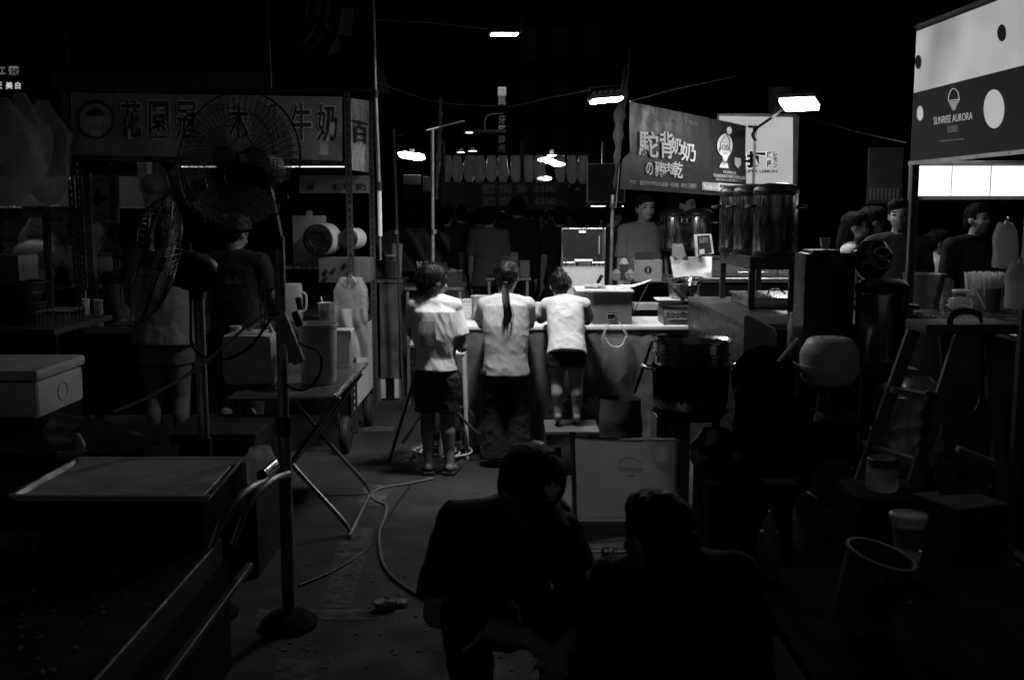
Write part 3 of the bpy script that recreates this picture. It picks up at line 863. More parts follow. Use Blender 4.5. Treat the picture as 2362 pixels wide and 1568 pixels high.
# box she stands on
def crate(label, lo, hi, mat, slots=True, name='crate', cat='crate', rz=0, group=None):
    lo, hi = V(lo), V(hi); c = (lo + hi) / 2
    root = thing(name, label, cat, (c.x, c.y, lo.z), group, rz=rz)
    ROOT_OFF[root.name] = (c.x, c.y, lo.z)
    w, dd, h = hi - lo
    o = V((c.x, c.y, lo.z))
    MB().b2(o + V((-w / 2, -dd / 2, 0)), o + V((w / 2, dd / 2, h - .03)), b=.008).build('crate_body', mat, root)
    MB().b2(o + V((-w / 2 - .008, -dd / 2 - .008, h - .03)), o + V((w / 2 + .008, dd / 2 + .008, h)), b=.006).build('rim', mat, root)
    if slots:
        for sx in (-.28, .28): MB().b2(o + V((sx * w - .06 * w, -dd / 2 - .004, h * .3)), o + V((sx * w + .06 * w, -dd / 2 + .004, h * .65)), b=.003).build('slot', BLACKM, root)
    return root
crate('grey plastic crate the small girl stands on', (XD(1262, 6.3), 6.32, 0), (XD(1385, 6.3), 6.68, BOXZ), pm('grey_crate', .09, .6, 0, .3, 8, .1))
# ================================================================ LEFT: PAPAYA MILK STALL
LD = 7.0                      # front of the stall
LDB = 8.0
def slotted_post(a, b, parent, mat=DARK, w=.045, holes=True):
    """slotted angle upright: two flanges with punched slots showing as bright gaps"""
    a, b = V(a), V(b)
    ax = (b - a); L = ax.length; ax.normalize()
    xs = V((1, 0, 0)); xs = (xs - ax * xs.dot(ax)).normalized(); ys = ax.cross(xs)
    mb = MB()
    n = max(2, int(L / .05)) if holes else 1
    for i in range(n):
        p, q = a + ax * L * i / n, a + ax * L * (i + 1) / n
        m1, m2 = p.lerp(q, .25), p.lerp(q, .75)
        def bar(u0, u1, s, e):
            mb.prism([s + xs * u0, s + xs * u1, e + xs * u1, e + xs * u0], ys * .003)
        if holes:
            bar(0, w * .4, p, q); bar(w * .6, w, p, q); bar(w * .4, w * .6, p, m1); bar(w * .4, w * .6, m2, q)
        else: bar(0, w, p, q)
    mb.prism([a + ys * .003, a + ys * w, b + ys * w, b + ys * .003], xs * .003)
    return mb.build('post', mat, parent, smooth=False)
stall = thing('market_stall', 'papaya milk stall with a long printed sign above its counter', 'stall', (XD(480, LD), LD + .4, 0))
zt = 2.5
for (x, d, yt, lean) in ((163, LD, 185, 12), (800, LD, 190, 4), (853, LDB, 215, 2)):
    slotted_post(P(x + lean, 1000, d) * V((1, 1, 0)).x if False else V((XD(x + lean, d), d, .12)), V((XD(x, d), d, zt)), stall)
slotted_post(V((XD(185, LDB), LDB, .12)), V((XD(185, LDB), LDB, zt)), stall)
slotted_post(V((XD(262, LDB), LDB, .8)), V((XD(262, LDB), LDB, zt - .1)), stall)
# canopy roof
x0, x1 = XD(150, LD), XD(862, LD)
MB().sheet(lambda u, v: V((x0 + (x1 - x0) * u, LD - .06 + 1.2 * v, 2.56 - .06 * math.sin(u * 6) * .3 + .12 * math.sin(math.pi * v) + .015 * noise.noise(V((u * 9, v * 5, 0))))), 30, 12).build('canopy', TARP, stall, angle=180)
MB().sheet(lambda u, v: V((x0 + (x1 - x0) * u, LD - .065 + .01 * noise.noise(V((u * 12, v * 2, 3))), 2.465 + .1 * v + .008 * noise.noise(V((u * 9, 0, 7))))), 40, 3).build('canopy_skirt', TARP, stall, angle=180)
MB().cyl((XD(183, 7.5), 7.5, 2.6), (XD(180, 7.5), 7.5, 2.95), .01, .004).build('mast', DARK, stall)
# sign: corrugated printed board
pl = Plane((0, LD - .03, 2.2), (0, -1, 0))
q = pxbox(pl, 164, 214, 789, 357, 0, y0r=224, y1r=371)
def corr(base, amp=.0025, n=150):
    tl, tr, br, bl = base
    def fn(u, v):
        p = bilin(base, u, v); p = V(p); p.y -= amp * math.sin(v * n); return p
    return fn
SIGNB = pm('sign_print_ground', .26, .45, 0, .25, 2.2, .04, .5)
sign = MB().sheet(corr(q), 1, 300).build('sign_board', SIGNB, stall, angle=180)
MB().sheet(lambda u, v: bilin(pxbox(pl, 164, 292, 789, 357, .0034, y0r=306, y1r=371), u, v), 10, 2).build('print_band', pm('sign_dark_print', .22, .45, 0, .6, 5), sign)
mb = MB()
for i in range(150):
    x = random.uniform(175, 780); y = 343 + random.uniform(-6, 12) + (x - 170) * .022
    disc(pl, x, y, random.uniform(1, 3), random.uniform(1, 3), .005, 6, mb)
mb.build('speckle_print', pm('speckle', .28, .6), sign, smooth=False)
# round emblem: ring and a plain bust
mb = MB(); stroke(pl, arc(221, 277, 41, 42, 0, 360, 40)[:-1], 7, .006, mb, closed=True)
mb.build('emblem_ring', pm('ring_print', .05, .5), sign, smooth=False)
disc(pl, 221, 277, 38, 39, .0045).build('emblem_ground', pm('emblem_grey', .3, .5, 0, .3, 9), sign, smooth=False)
mb = disc(pl, 221, 272, 19, 21, .006); polyp(pl, [(205, 318), (209, 300), (221, 296), (233, 300), (237, 318)], .006, mb)
mb.build('emblem_bust', pm('emblem_pale', .45, .5), sign, smooth=False)
mb = MB(); mb.add(pl.pts(arc(221, 268, 21, 18, 180, 360, 12), .007), [tuple(range(13))]); mb.build('emblem_hair', INK, sign, smooth=False)
# seven characters, each edged in light
for i, ch in enumerate('花園冠木瓜牛奶'):
    xa = (280, 344, 408, 528, 600, 672, 732)[i]; wpx = 46
    ya = 232 + (xa - 280) * .018
    for (bd, o, m, nm) in ((.05, .0062, pm('sign_edge_print', .5, .5), 'character_edge'), (.012, .0078, pm('sign_char_print', .03, .5), 'character')):
        e = 3.2 if bd > .03 else 0
        lettering(ch, pxbox(pl, xa - e, ya - e, xa + wpx + e, ya + 86 + e), m, sign, bold=bd, name=nm, wave=lambda p, o=o: V((p.x, p.y - o + .003, p.z)))
polyp(pl, [(738, 332), (756, 332), (758, 358), (736, 358)], .006).build('bottle_print', pm('sign_edge_print', .5, .5), sign, smooth=False)
MB().b2((x0 + .06, LD - .03, ZD(374, LD)), (x1 - .2, LD + .02, ZD(358, LD)), b=.003).build('sign_rail', DARK, stall)
# translucent side panel, corrugated
mb = MB().sheet(lambda u, v: P(809 + 41 * u, (228 if v > .5 else 392) if False else 392 - 165 * v + u * 6, 7.05 + .95 * u) + V((.0, .003 * math.sin(v * 220), 0)), 6, 300)
side = mb.build('side_panel', pm('corrugated_side', .4, .3, 0, .3, 5, 0, .6), stall, angle=180)
for i, ch in enumerate('百香'):
    ps = [P(815 + 12 * k_, 300 + 0 + i * 0, 7.1) for k_ in (0, 1)]
lettering('百', [P(813, 276, 7.06), P(848, 284, 7.9), P(848, 332, 7.9), P(813, 330, 7.06)], INK, side, bold=.02)
# tube light under the sign: bright slit of the fixture's diffuser
MB().b2((XD(430, 7.2), 7.16, ZD(384, 7.2)), (XD(800, 7.2), 7.24, ZD(380.5, 7.2) + .03), b=.003).build('tube_housing', DARK, stall)
MB().b2((XD(432, 7.2), 7.165, ZD(384, 7.2) - .006), (XD(798, 7.2), 7.225, ZD(384, 7.2) - .001)).build('tube_light', em('stall_tube', 1.6), stall, smooth=False)
# inner valance with lettering
pl2 = Plane((0, 7.9, 2), (0, -1, 0))
q = pxbox(pl2, 690, 405, 852, 446, 0)
v_ = MB().add(q, [(0, 1, 2, 3)]).build('valance', pm('valance_print', .2, .6, 0, .3, 6), stall, smooth=False)
lettering('滑', pxbox(pl2, 705, 423, 724, 440, .004), INK, v_, bold=.03, name='character'); lettering('補鮮奶', pxbox(pl2, 765, 423, 845, 440, .004), INK, v_, bold=.03)
# counter of the stall and shelves
ctz = ZD(757, LD)
MB().b2((XD(165, LD), LD, ctz - .04), (XD(806, LD), LDB - .02, ctz), b=.004).build('counter_top', STEEL_D, stall)
MB().b2((XD(168, LD), LD + .02, .25), (XD(804, LD), LD + .05, ctz - .04)).build('front_panel', BLACKM, stall, smooth=False)
MB().sheet(lambda u, v: V((XD(806, LD) + .155 * u * 0 + XD(0, 0), LD + .02 + .96 * u, .28 + (ctz - .32) * v)) + V((.012, 0, 0)), 2, 2).build('end_panel', pm('white_end_panel', .5, .5, 0, .25, 4, .05), stall, smooth=False)
MB().b2((XD(620, 7.8), 7.6, ZD(612, 7.8) - .02), (XD(850, 7.8), 7.98, ZD(612, 7.8)), b=.003).build('shelf', STEEL, stall)
MB().b2((XD(185, LDB), LDB + .02, .9), (XD(850, LDB), LDB + .03, 1.0)).build('back_rail', DARK, stall)
# castor wheels
for (px, py, d) in ((790, 1012, 6.95), (846, 948, 7.85)):
    c = V((XD(px, d), d, .125))
    w = MB().lathe([(.05, -.03), (.1, -.032), (.12, -.022), (.127, 0), (.12, .022), (.1, .032), (.05, .03)], c, 28, Matrix.Rotation(math.pi / 2, 3, 'Y') @ Matrix.Rotation(.0, 3, 'X')).build('wheel', RUBBER, stall)
    MB().lathe([(0, -.034), (.045, -.034), (.07, -.028), (.075, .02), (.02, .036), (0, .036)], c, 20, Matrix.Rotation(math.pi / 2, 3, 'Y')).build('hub', STEEL_D, w)
    MB().b2(c + V((-.05, -.02, .0)), c + V((-.042, .02, .15))).build('fork', STEEL_D, w)
# things on the stall: juicer drums, boards, cups
def drum(label, px, py, rpx, d, depth=.16):
    c = P(px, py, d); R_ = rpx * d / FPX
    root = thing('glass_jar', label, 'jar', c - V((0, 0, R_)))
    R = Matrix.Rotation(math.pi / 2, 3, 'X') @ Matrix.Rotation(0, 3, 'Z')
    R = Matrix.Rotation(math.radians(-14), 3, 'Z') @ R
    MB().lathe([(R_ * .98, 0), (R_ * 1.02, -.02), (R_ * 1.02, -depth), (R_ * .8, -depth - .01), (0, -depth - .01)], c, 32, R).build('jar_body', WHITED, root)
    MB().lathe([(0, .012), (R_ * .45, .012), (R_ * .5, .02), (R_ * .85, .022), (R_ * .97, .016), (R_ * .99, 0)], c, 32, R).build('jar_lid', BLACK, root)
    mb = MB()
    for i in range(7):
        a = 2 * math.pi * i / 7
        mb.ball(c + R @ V((R_ * .72 * math.cos(a), R_ * .72 * math.sin(a), .02)), (R_ * .12, R_ * .05, R_ * .12), 8, 6)
    mb.build('lid_grips', BLACK, root)
    return root
drum('large drum with a black ribbed end lying on the milk stall shelf', 733, 553, 37, 7.5)
drum('smaller black-ended drum beside the stall post', 803, 551, 24, 7.55)
def panel(name, label, cat, px, d, mat, th=.02, parent=None):
    q = [P(x, y, d) for x, y in px]
    o = MB().prism(q, (0, th, 0)).build(name, mat, parent, smooth=False)
    if label: tag(o, label, cat)
    return o
r = thing('cutting_board', 'pale cutting board hung behind the drums', 'board', P(713, 610, 7.72))
MB().box((P(714, 553, 7.72)), (.255, .018, .36), b=.015).build('board', pm('pale_plastic_board', .24, .5, 0, .15, 6), r)
MB().box((P(713, 494, 7.72)), (.05, .018, .05), b=.012).build('handle', pm('pale_plastic_board', .24, .5), r)
r = thing('control_box', 'grey machine box with knobs and a switch under the drums', 'machine', P(785, 650, 7.3))
MB().b2(P(735, 652, 7.3), P(850, 596, 7.3) + V((0, .3, 0)), b=.006).build('casing', pm('grey_casing', .1, .5), r)
for i, (x, y) in enumerate(((752, 625), (770, 622), (795, 612), (752, 640))):
    c = P(x, y, 7.29); MB().lathe([(0, .014), (.013, .014), (.016, 0)], c, 14, Matrix.Rotation(math.pi / 2, 3, 'X')).build('knob', BLACK, r)
MB().box(P(808, 632, 7.295), (.04, .012, .05), b=.003).build('switch', BLACK, r)
for i, (x, y, w) in enumerate(((210, 686, 21), (233, 688, 19))):
    c = G(x, 752, ctz)
    cup(('tall white paper cup on the milk stall counter, the one with the straw', 'dotted paper cup beside the taller white cup on the milk counter')[i], (c.x, 7.05 + .06 * i, ctz), .026, .032, .19 - .01 * i, PAPER if i == 0 else pm('dotted_cup', .45, .6, 0, .9, 25), lid=WHITEP, straw=.01 if i == 0 else None)
r = thing('bucket', 'grey bucket with a dark lid on the milk stall counter', 'bucket', (XD(262, 7.3), 7.35, ctz))
c = V((XD(268, 7.3), 7.35, ctz))
MB().lathe([(0, 0), (.1, 0), (.12, .3), (.125, .3), (.125, .31)], c, 24).build('bucket_body', pm('grey_pail', .12, .5), r)
MB().lathe([(.13, .3), (.135, .34), (.1, .37), (0, .375)], c, 24).build('lid', BLACK, r)
tag(MB().box((XD(300, 7.2), 7.2, ctz + .012), (.22, .14, .02), b=.004).box((XD(306, 7.2), 7.2, ctz + .03), (.18, .12, .014), b=.004, rz=.1).build('folded_cloth', pm('rag', .3, .9)), 'folded rag on the milk stall counter', 'cloth')
r = thing('water_jug', 'pale plastic jug with a handle behind the stall man', 'jug', P(668, 745, 6.95))
MB().b2(P(643, 742, 6.9) , P(690, 655, 6.9) + V((0, .12, 0)), b=.02).build('jug_body', MILKY, r)
MB().tube(curve_pts([P(690, 672, 6.95), P(705, 680, 6.95), P(705, 712, 6.95), P(690, 722, 6.95)]), .008, 8).build('handle', MILKY, r)
c = P(752, 748, 6.92)
cup('clear plastic cup with a lid standing by the bag bundle', (c.x, c.y, ZD(748, 6.92)), .04, .05, .14, MILKY, lid=MILKY, straw=-.03, band=PRINT)
# wall clamp for the carrier bags at the right end
def carrier_stack(label, x, y0, y1, w, d, n=6):
    root = thing('carrier_bags', label, 'bags', P(x, y1, d))
    rnd = random.Random(int(x))
    for i in range(n):
        t = i / max(1, n - 1)
        def fn(u, v, i=i):
            c = P(x, y1 + (y0 - y1) * v, d)
            hw = w * d / FPX / 2 * (1.0 if v < .72 else 1 - (v - .72) * 1.3)
            ww = .012 * noise.noise(V((u * 3 + i, v * 3, i))) + .02 * (1 - v) * (t - .5)
            return V((c.x + (u - .5) * 2 * hw + .01 * (t - .5) + .006 * noise.noise(V((v * 4, i, 1))), d + ww + .008 * i, c.z + .012 * noise.noise(V((u * 4, i * 2, 5)))))
        MB().sheet(fn, 10, 14).build('carrier_bag', BAG, root, angle=180)
    MB().tube(curve_pts([P(x - w * .2, y0 + 12, d - .01), P(x, y0 - 6, d - .01), P(x + w * .2, y0 + 12, d - .01)]), .008, 6, squash=.4).build('bag_handle', BAG, root)
    MB().tube(curve_pts([P(x, y0 + 8, d - .02), P(x + 3, y0 - 8, d - .01), P(x + 1, y0 - 14, d + .03)]), .004, 6).build('hook', STEEL, root)
    return root
carrier_stack('bundle of thin white carrier bags hooked on the end of the milk stall', 808, 640, 742, 74, 6.8)
r = thing('plastic_sheet_bag', 'long milky plastic bag hanging below the carrier bag bundle', 'bag', P(815, 825, 6.75))
MB().sheet(lambda u, v: P(776 + 72 * u + 4 * math.sin(v * 5), 824 - 112 * v, 6.75 + .03 * math.sin(u * 9 + v * 3)), 14, 10).build('bag_film', film('milky_bag', .5, .15, .4, .4, 14), r, angle=180)

# ---- man and woman at the stall
SAF = pm('black_tee', .014, .85, 0, .3, 60, .1)
man, J = figure('person', 'man in a black T-shirt and cap with his back turned at the milk stall', (XD(545, 6.72), 6.72, 0), 1.62, 8, dict(elL=(-.25, .05, 1.1), wrL=(-.16, .27, 1.05), elR=(.23, .05, 1.1), wrR=(.14, .27, 1.05)),
    shirt=(SAF, .75, .78, .2), legs=('pants', BLKC), hair=('short', HAIR), vox=.01, yaw=18, pitch=25, seed=9, wide=1.02)
ml = man.location; hz = J['head']
R = Matrix.Rotation(math.radians(-8), 3, 'Z')
MB().lathe([(.105, .0), (.104, .04), (.09, .08), (.05, .105), (0, .11)], (0, .0, hz.z + .03), 24).build('cap', BLACK, man, local=True)
p3 = Plane(ml + V((0, -.145, 1.2)), (0, -1, 0))
lettering('Safari', pxbox(p3, 527, 641, 584, 655, .012), pm('grey_print', .2, .8), man, bold=.02, name='shirt_print')
wom, J = figure('person', 'bare-legged woman in a loose pale sweater at the milk stall counter', (XD(375, 6.62), 6.62, 0), 1.64, 4, dict(elL=(-.24, .1, 1.08), wrL=(-.1, .25, 1.1), elR=(.24, .1, 1.08), wrR=(.1, .25, 1.1)),
    shirt=(pm('pale_sweater', .3, .9, 0, .15, 90, .2), 1.6, .8, .215), legs=('shorts', pm('grey_shorts', .22, .9), .38), hair=('long', HAIR), vox=.01, yaw=10, seed=11, shirt_kw=dict(fold=.007, deep=.75))

# ---- folding table with jugs
tz = .76
a, b, c_, d_ = G(528, 912, tz), G(770, 912, tz), G(824, 836, tz), G(625, 836, tz)
fx0, fx1, fy0, fy1 = (a.x), b.x, a.y, c_.y
tab = thing('folding_table', 'folding steel table with crossed tube legs holding white plastic jugs', 'table', ((fx0 + fx1) / 2, (fy0 + fy1) / 2, 0))
MB().box(((fx0 + fx1) / 2, (fy0 + fy1) / 2, tz - .012), (fx1 - fx0, fy1 - fy0, .022), b=.008).build('table_top', pm('laminate_top', .1, .35, 0, .2, 6), tab)
MB().tube([(fx1, fy0, tz - .01), (fx1, fy1, tz - .01)], .014, 8).build('edge_trim', STEEL, tab)
MB().tube([(fx0, fy0 - .002, tz - .012), (fx1, fy0 - .002, tz - .012)], .014, 8).build('edge_trim', STEEL_D, tab)
for y in (fy0 + .15, fy1 - .2):
    for s in (1, -1):
        xm = (fx0 + fx1) / 2
        MB().tube(curve_pts([(xm - s * .26, y + .02 * s, tz - .03), (xm, y + .02 * s, .38), (xm + s * .24, y + .02 * s, .1), (xm + s * .3, y + .02 * s, .014)]), .013, 8).build('leg', STEEL_D, tab)
for s in (1, -1):
    MB().tube([((fx0 + fx1) / 2 + s * .3, fy0 + .1, .014), ((fx0 + fx1) / 2 + s * .3, fy1 - .15, .014)], .013, 8).build('foot_bar', STEEL_D, tab)
r = thing('water_container', 'large white jerrycan lying on the folding table', 'container', G(565, 900, tz))
c = G(568, 895, tz)
me = MB(); me.box((c.x, c.y + .13, tz + .14), (.27, .22, .27), b=.05); me.box((c.x, c.y + .13, tz + .25), (.2, .16, .06), b=.03)
me.build('container_body', WHITED, r)
MB().cyl((c.x - .08, c.y + .13, tz + .27), (c.x - .08, c.y + .13, tz + .305), .03).build('cap', WHITEP, r)
MB().tube(curve_pts([(c.x - .02, c.y + .13, tz + .27), (c.x + .02, c.y + .13, tz + .32), (c.x + .08, c.y + .13, tz + .32), (c.x + .11, c.y + .13, tz + .27)]), .012, 8).build('handle', WHITED, r)
r = thing('bucket', 'tall white plastic tub at the right of the folding table', 'bucket', G(725, 892, tz))
c = G(725, 892, tz) + V((0, .12, 0))
MB().lathe([(0, 0), (.085, 0), (.092, .02), (.1, .3), (.106, .3), (.106, .315), (.098, .315), (.088, .02), (0, .012)], c, 32).build('tub_body', WHITED, r)
r = thing('clear_container', 'square clear food container with a clip lid behind the tall tub', 'container', G(785, 850, tz))
c = G(780, 850, tz)
MB().box((c.x, c.y + .08, tz + .1), (.13, .13, .2), b=.012).build('container_body', MILKY, r)
MB().box((c.x, c.y + .08, tz + .21), (.145, .145, .02), b=.006).build('lid', WHITEP, r)
MB().box((c.x + .075, c.y + .02, tz + .19), (.01, .05, .05), b=.003).build('clip', WHITEP, r)

# ---- pedestal fans
def fan(label, hub, axis, R_, pole_xy, pole_top, pr, nblades=3, wires=54, spin=0, mat_blade=None, mat_wire=None):
    hub, axis = V(hub), V(axis).normalized()
    root = thing('pedestal_fan', label, 'fan', (pole_xy[0], pole_xy[1], 0))
    M = oriented(hub, axis, V((0, 0, 1)).cross(axis) if abs(axis.z) < .9 else V((1, 0, 0)))
    wire = mat_wire or pm('fan_wire', .1, .4, .7, .2, 20)
    for side, s in (('front_guard', 1), ('rear_guard', -1)):
        mb = MB(M)
        for i in range(wires):
            a0 = 2 * math.pi * i / wires
            pts = []
            for k_ in range(7):
                t = k_ / 6; rr = R_ * (.16 + .84 * t); a = a0 + .5 * t * s
                pts.append((rr * math.cos(a), rr * math.sin(a), s * .085 * (1 - t ** 3)))
            mb.tube(pts, .0013, 4, caps=False)
        for rr in (.16, .45, .72, 1.0):
            z = s * .085 * (1 - ((rr - .16) / .84) ** 3)
            mb.tube([(R_ * rr * math.cos(2 * math.pi * j / 48), R_ * rr * math.sin(2 * math.pi * j / 48), z) for j in range(48)], .0035 if rr == 1 else .0018, 5, closed=True)
        g_ = mb.build(side, wire, root)
        if s == 1:
            MB(M).lathe([(0, .1), (R_ * .1, .1), (R_ * .17, .092), (R_ * .17, .082), (0, .082)], (0, 0, 0), 28).build('badge', pm('fan_badge', .14, .5), g_)
            mb = MB(M)
            for j in range(14): mb.box((R_ * .135 * math.cos(j * .4488), R_ * .135 * math.sin(j * .4488), .101), (R_ * .03, R_ * .012, .004), rz=j * .4488)
            mb.build('badge_print', INK, g_)
    bl = mat_blade or film('fan_blade_plastic', .12, .34, .35, 0.0)
    for i in range(nblades):
        a0 = spin + 2 * math.pi * i / nblades
        def fn(u, v):
            rr = R_ * (.13 + .78 * v); wd = (.7 + .85 * math.sin(min(1, v * 1.1) * math.pi * .6))
            a = a0 + (u - .5) * wd * (1.1 if v > .15 else .8)
            return V((rr * math.cos(a), rr * math.sin(a), (.5 - u) * .06 * (1 - .3 * v)))
        MB(M).sheet(fn, 12, 10).build('blade', bl, root, angle=180)
    MB(M).lathe([(0, .04), (R_ * .12, .035), (R_ * .14, 0), (R_ * .13, -.05), (0, -.05)], (0, 0, 0), 24).build('hub', DARK, root)
    mt = MB(M).lathe([(.03, -.09), (.075, -.1), (.08, -.2), (.06, -.24), (0, -.245)], (0, 0, 0), 24).build('motor', BLACK, root)
    mc = M @ V((0, 0, -.16)); pt = V((pole_xy[0], pole_xy[1], pole_top))
    MB().tube([mc, (mc + pt) / 2 + V((0, 0, -.02)), pt + V((0, 0, -.05))], [.03, .028, pr * 1.05], 10).build('neck', BLACK, root)
    MB().cyl((pole_xy[0], pole_xy[1], pole_top * .52), pt, pr * .9, n=20).build('pole', GALV, root)
    MB().cyl((pole_xy[0], pole_xy[1], .05), (pole_xy[0], pole_xy[1], pole_top * .52), pr * 1.08, n=20).build('outer_tube', GALV, root)
    MB().cyl((pole_xy[0], pole_xy[1], pole_top * .5), (pole_xy[0], pole_xy[1], pole_top * .55), pr * 1.25, n=20).build('collar', BLACK, root)
    MB().lathe([(0, .0), (.11, .0), (.115, .02), (.08, .05), (pr * 1.2, .07), (0, .07)], (pole_xy[0], pole_xy[1], 0), 32).build('base', BLACKM, root)
    return root
FD = 3.95
px_ = XD(645, FD)
fan('large fan whose round cage covers the middle of the milk stall sign', P(548, 374, FD - .15), (-.3, -.94, .12), .258, (px_, FD), ZD(545, FD), .024, spin=.5)
F2 = 4.05
fan('second fan turned sideways in front of the woman', P(348, 600, F2 - .1), (-.88, -.45, .3), .265, (XD(456, F2), F2), ZD(660, F2), .024, spin=.2)
# cables tied to the fan pole
tag(MB().tube(curve_pts([P(620, 720, FD - .04), P(560, 760, FD - .1), P(470, 838, FD - .2), P(380, 895, FD - .25), P(310, 930, FD - .3), P(262, 948, FD - .3)]), .0065, 8).build('power_cable', pm('pale_cable', .42, .5, 0, .1, 9)), 'pale power cable slung from the tall fan pole down to the left', 'cable')
tag(MB().tube(curve_pts([P(437, 560, F2), P(440, 720, F2 - .05), P(445, 800, F2 - .05), P(500, 830, FD - .1), P(570, 805, FD - .1), P(625, 735, FD - .05)]), .006, 8).build('power_cable', BLACK), 'black power cable looping between the two fan poles', 'cable')
tag(MB().tube(curve_pts([P(650, 725, FD - .05), P(690, 790, FD - .05), P(735, 810, FD - .05), P(738, 860, FD - .05), P(705, 898, FD - .05), P(665, 890, FD - .04), P(648, 860, FD - .04)]), .005, 8).build('power_cable', BLACK), 'black flex hanging in a loop right of the tall fan pole', 'cable')
r = thing('power_strip', 'pale power strip tied to the tall fan pole', 'power strip', P(670, 800, FD - .06))
MB().box(P(668, 782, FD - .06), (.05, .035, .2), b=.01, ry=-.35).build('strip_body', pm('strip_plastic', .3, .5), r)
MB().box(P(686, 735, FD - .06), (.03, .03, .06), b=.008, ry=-.3).build('plug', BLACK, r)
MB().box(P(690, 700, FD - .06), (.022, .022, .05), b=.006, ry=-.2).build('plug', BLACK, r)
MB().tube([P(632 + 20 * math.cos(a), 718 + 8 * math.sin(a), FD - .03 * math.sin(a)) for a in [i * .5 for i in range(12)]], .006, 6, closed=True).build('tie', BLACK, r)
tag(MB().tube(curve_pts([P(604, 640, FD - .02), P(600, 700, FD - .02), P(606, 760, FD - .02), P(612, 700, FD - .02), P(606, 640, FD - .02)]), .004, 6).build('hanging_loop', CABLE), 'grey wire loop hanging from the tall fan', 'wire')

# ================================================================ FAR LEFT: PLUSH TOY STALL
PD = 9.6
toy = thing('market_stall', 'toy stall at far left with shelves of bagged plush toys', 'stall', (XD(150, PD), PD + .2, 0))
for y in (478, 585, 662): MB().b2((XD(-120, PD), PD - .1, ZD(y, PD) - .012), (XD(330, PD), PD + .35, ZD(y, PD)), b=.003).build('shelf', pm('toy_shelf', .2, .5, 0, .2, 8), toy)
MB().b2((XD(-120, PD), PD + .36, .0), (XD(345, PD), PD + .38, 2.3)).build('back_board', pm('toy_back', .015, .8, 0, .3, 5), toy, smooth=False)
MB().b2((XD(-120, PD), PD - .08, 0.1), (XD(330, PD), PD - .05, ZD(662, PD) - .012)).build('front_board', BLACKM, toy, smooth=False)
for x in (-100, 325): MB().b2((XD(x, PD), PD + .3, 0), (XD(x, PD) + .04, PD + .34, 2.3)).build('post', DARK, toy)
MB().b2((XD(-60, PD), PD - .02, ZD(385, PD)), (XD(320, PD), PD + .02, ZD(380, PD))).build('tube_light', em('toy_fill_tube', 14.0), toy, smooth=False)  # unseen tube added to light the plush toys from above
MB().b2((XD(-120, PD), PD - .16, ZD(408, PD)), (XD(340, PD), PD - .14, ZD(345, PD))).build('tube_screen', BLACKM, toy, smooth=False)  # board added in front to keep the tube out of view
MB().b2((XD(-120, PD), PD - .16, ZD(345, PD)), (XD(340, PD), PD + .38, ZD(342, PD))).build('roof_board', BLACKM, toy, smooth=False)
for (x, d, ya, yb, w) in ((110, 7.6, 486, 745, .045), (210, 7.4, 400, 745, .05)):
    o = MB().b2((XD(x, d) - w / 2, d, 0.0), (XD(x, d) + w / 2, d + w, ZD(ya, d)), b=.004).build('steel_post', pm('post_paint', .1, .5, .3), None)
    tag(o, 'square grey post left of the papaya poster' if x < 200 else 'square grey post in front of the papaya poster', 'post')
PL = [pm('plush_pale', .55, .95, 0, .12, 60, .4), pm('plush_mid', .32, .95, 0, .15, 60, .4), pm('plush_dark', .09, .95, 0, .2, 60, .4)]
def plush(label, px, py, h, d, ears, m=0, m2=0, bag=True, flat=1.0):
    base = P(px, py, d); root = thing('plush_toy', label, 'toy', base, 'bagged plush toys')
    hr = h * .3
    MB().ball(base + V((0, 0, h * .2)), (h * .22, h * .18, h * .24), 16, 10).build('body', PL[m2], root)
    hd_ = MB().ball(base + V((0, -.01, h * .62)), (hr * flat * 1.15, hr * .9, hr), 20, 14).build('head', PL[m], root)
    for s in (-1, 1):
        if ears == 'round': MB().ball(base + V((s * hr * .9, 0, h * .9)), (h * .1, h * .06, h * .1), 10, 8).build('ear', PL[m], hd_)
        if ears == 'long': MB().ball(base + V((s * hr * .5, 0, h * .98)), (h * .07, h * .05, h * .24), 10, 8).build('ear', PL[m], hd_)
        MB().ball(base + V((s * hr * .4 * flat, -hr * .84, h * .62)), (h * .028, h * .02, h * .045), 8, 6).build('eye', INK, hd_)
        MB().ball(base + V((s * h * .2, -.02, h * .26)), (h * .08, h * .08, h * .14), 10, 8).build('arm', PL[m2], root)
        MB().ball(base + V((s * h * .13, -.05, h * .05)), (h * .09, h * .13, h * .07), 10, 8).build('leg', PL[m2], root)
    MB().ball(base + V((0, -hr * .9, h * .55)), (h * .03, h * .02, h * .02), 8, 6).build('nose', PL[2], hd_)
    if bag: sack(MB(), base + V((0, 0, 0)), h * .42, h * .3, base.z, base.z + h * 1.35, px, .25, 18, 12, .3).build('wrapper', CLEAR, root, angle=180)
    return root
plush('pale round-headed plush toy hanging left of the big fan', 356, 478, .3, 8.6, 'none', 0, 0)
plush('doll-like plush toy with dark hair at the far left of the middle shelf', 32, 585, .33, PD, 'none', 1, 0)
plush('plush toy under a bucket hat on the middle shelf', 80, 585, .3, PD, 'none', 2, 0)
plush('small plush toy half hidden by the left grey post', 132, 585, .33, PD, 'round', 1, 2)
plush('white long-eared plush toy below the papaya poster', 214, 585, .34, PD, 'long', 0, 0)
plush('big wide pale plush head with small round ears on the lowest shelf', 96, 664, .5, PD - .1, 'round', 0, 0, flat=1.5)
plush('pale plush head right of the biggest one on the lowest shelf', 190, 664, .4, PD - .05, 'round', 0, 1, flat=1.3)
plush('partly hidden plush toy at the right end of the lowest shelf', 250, 664, .36, PD, 'none', 0, 1)
plush('dark plush toy hanging above the woman', 425, 478, .3, 8.7, 'round', 1, 2)
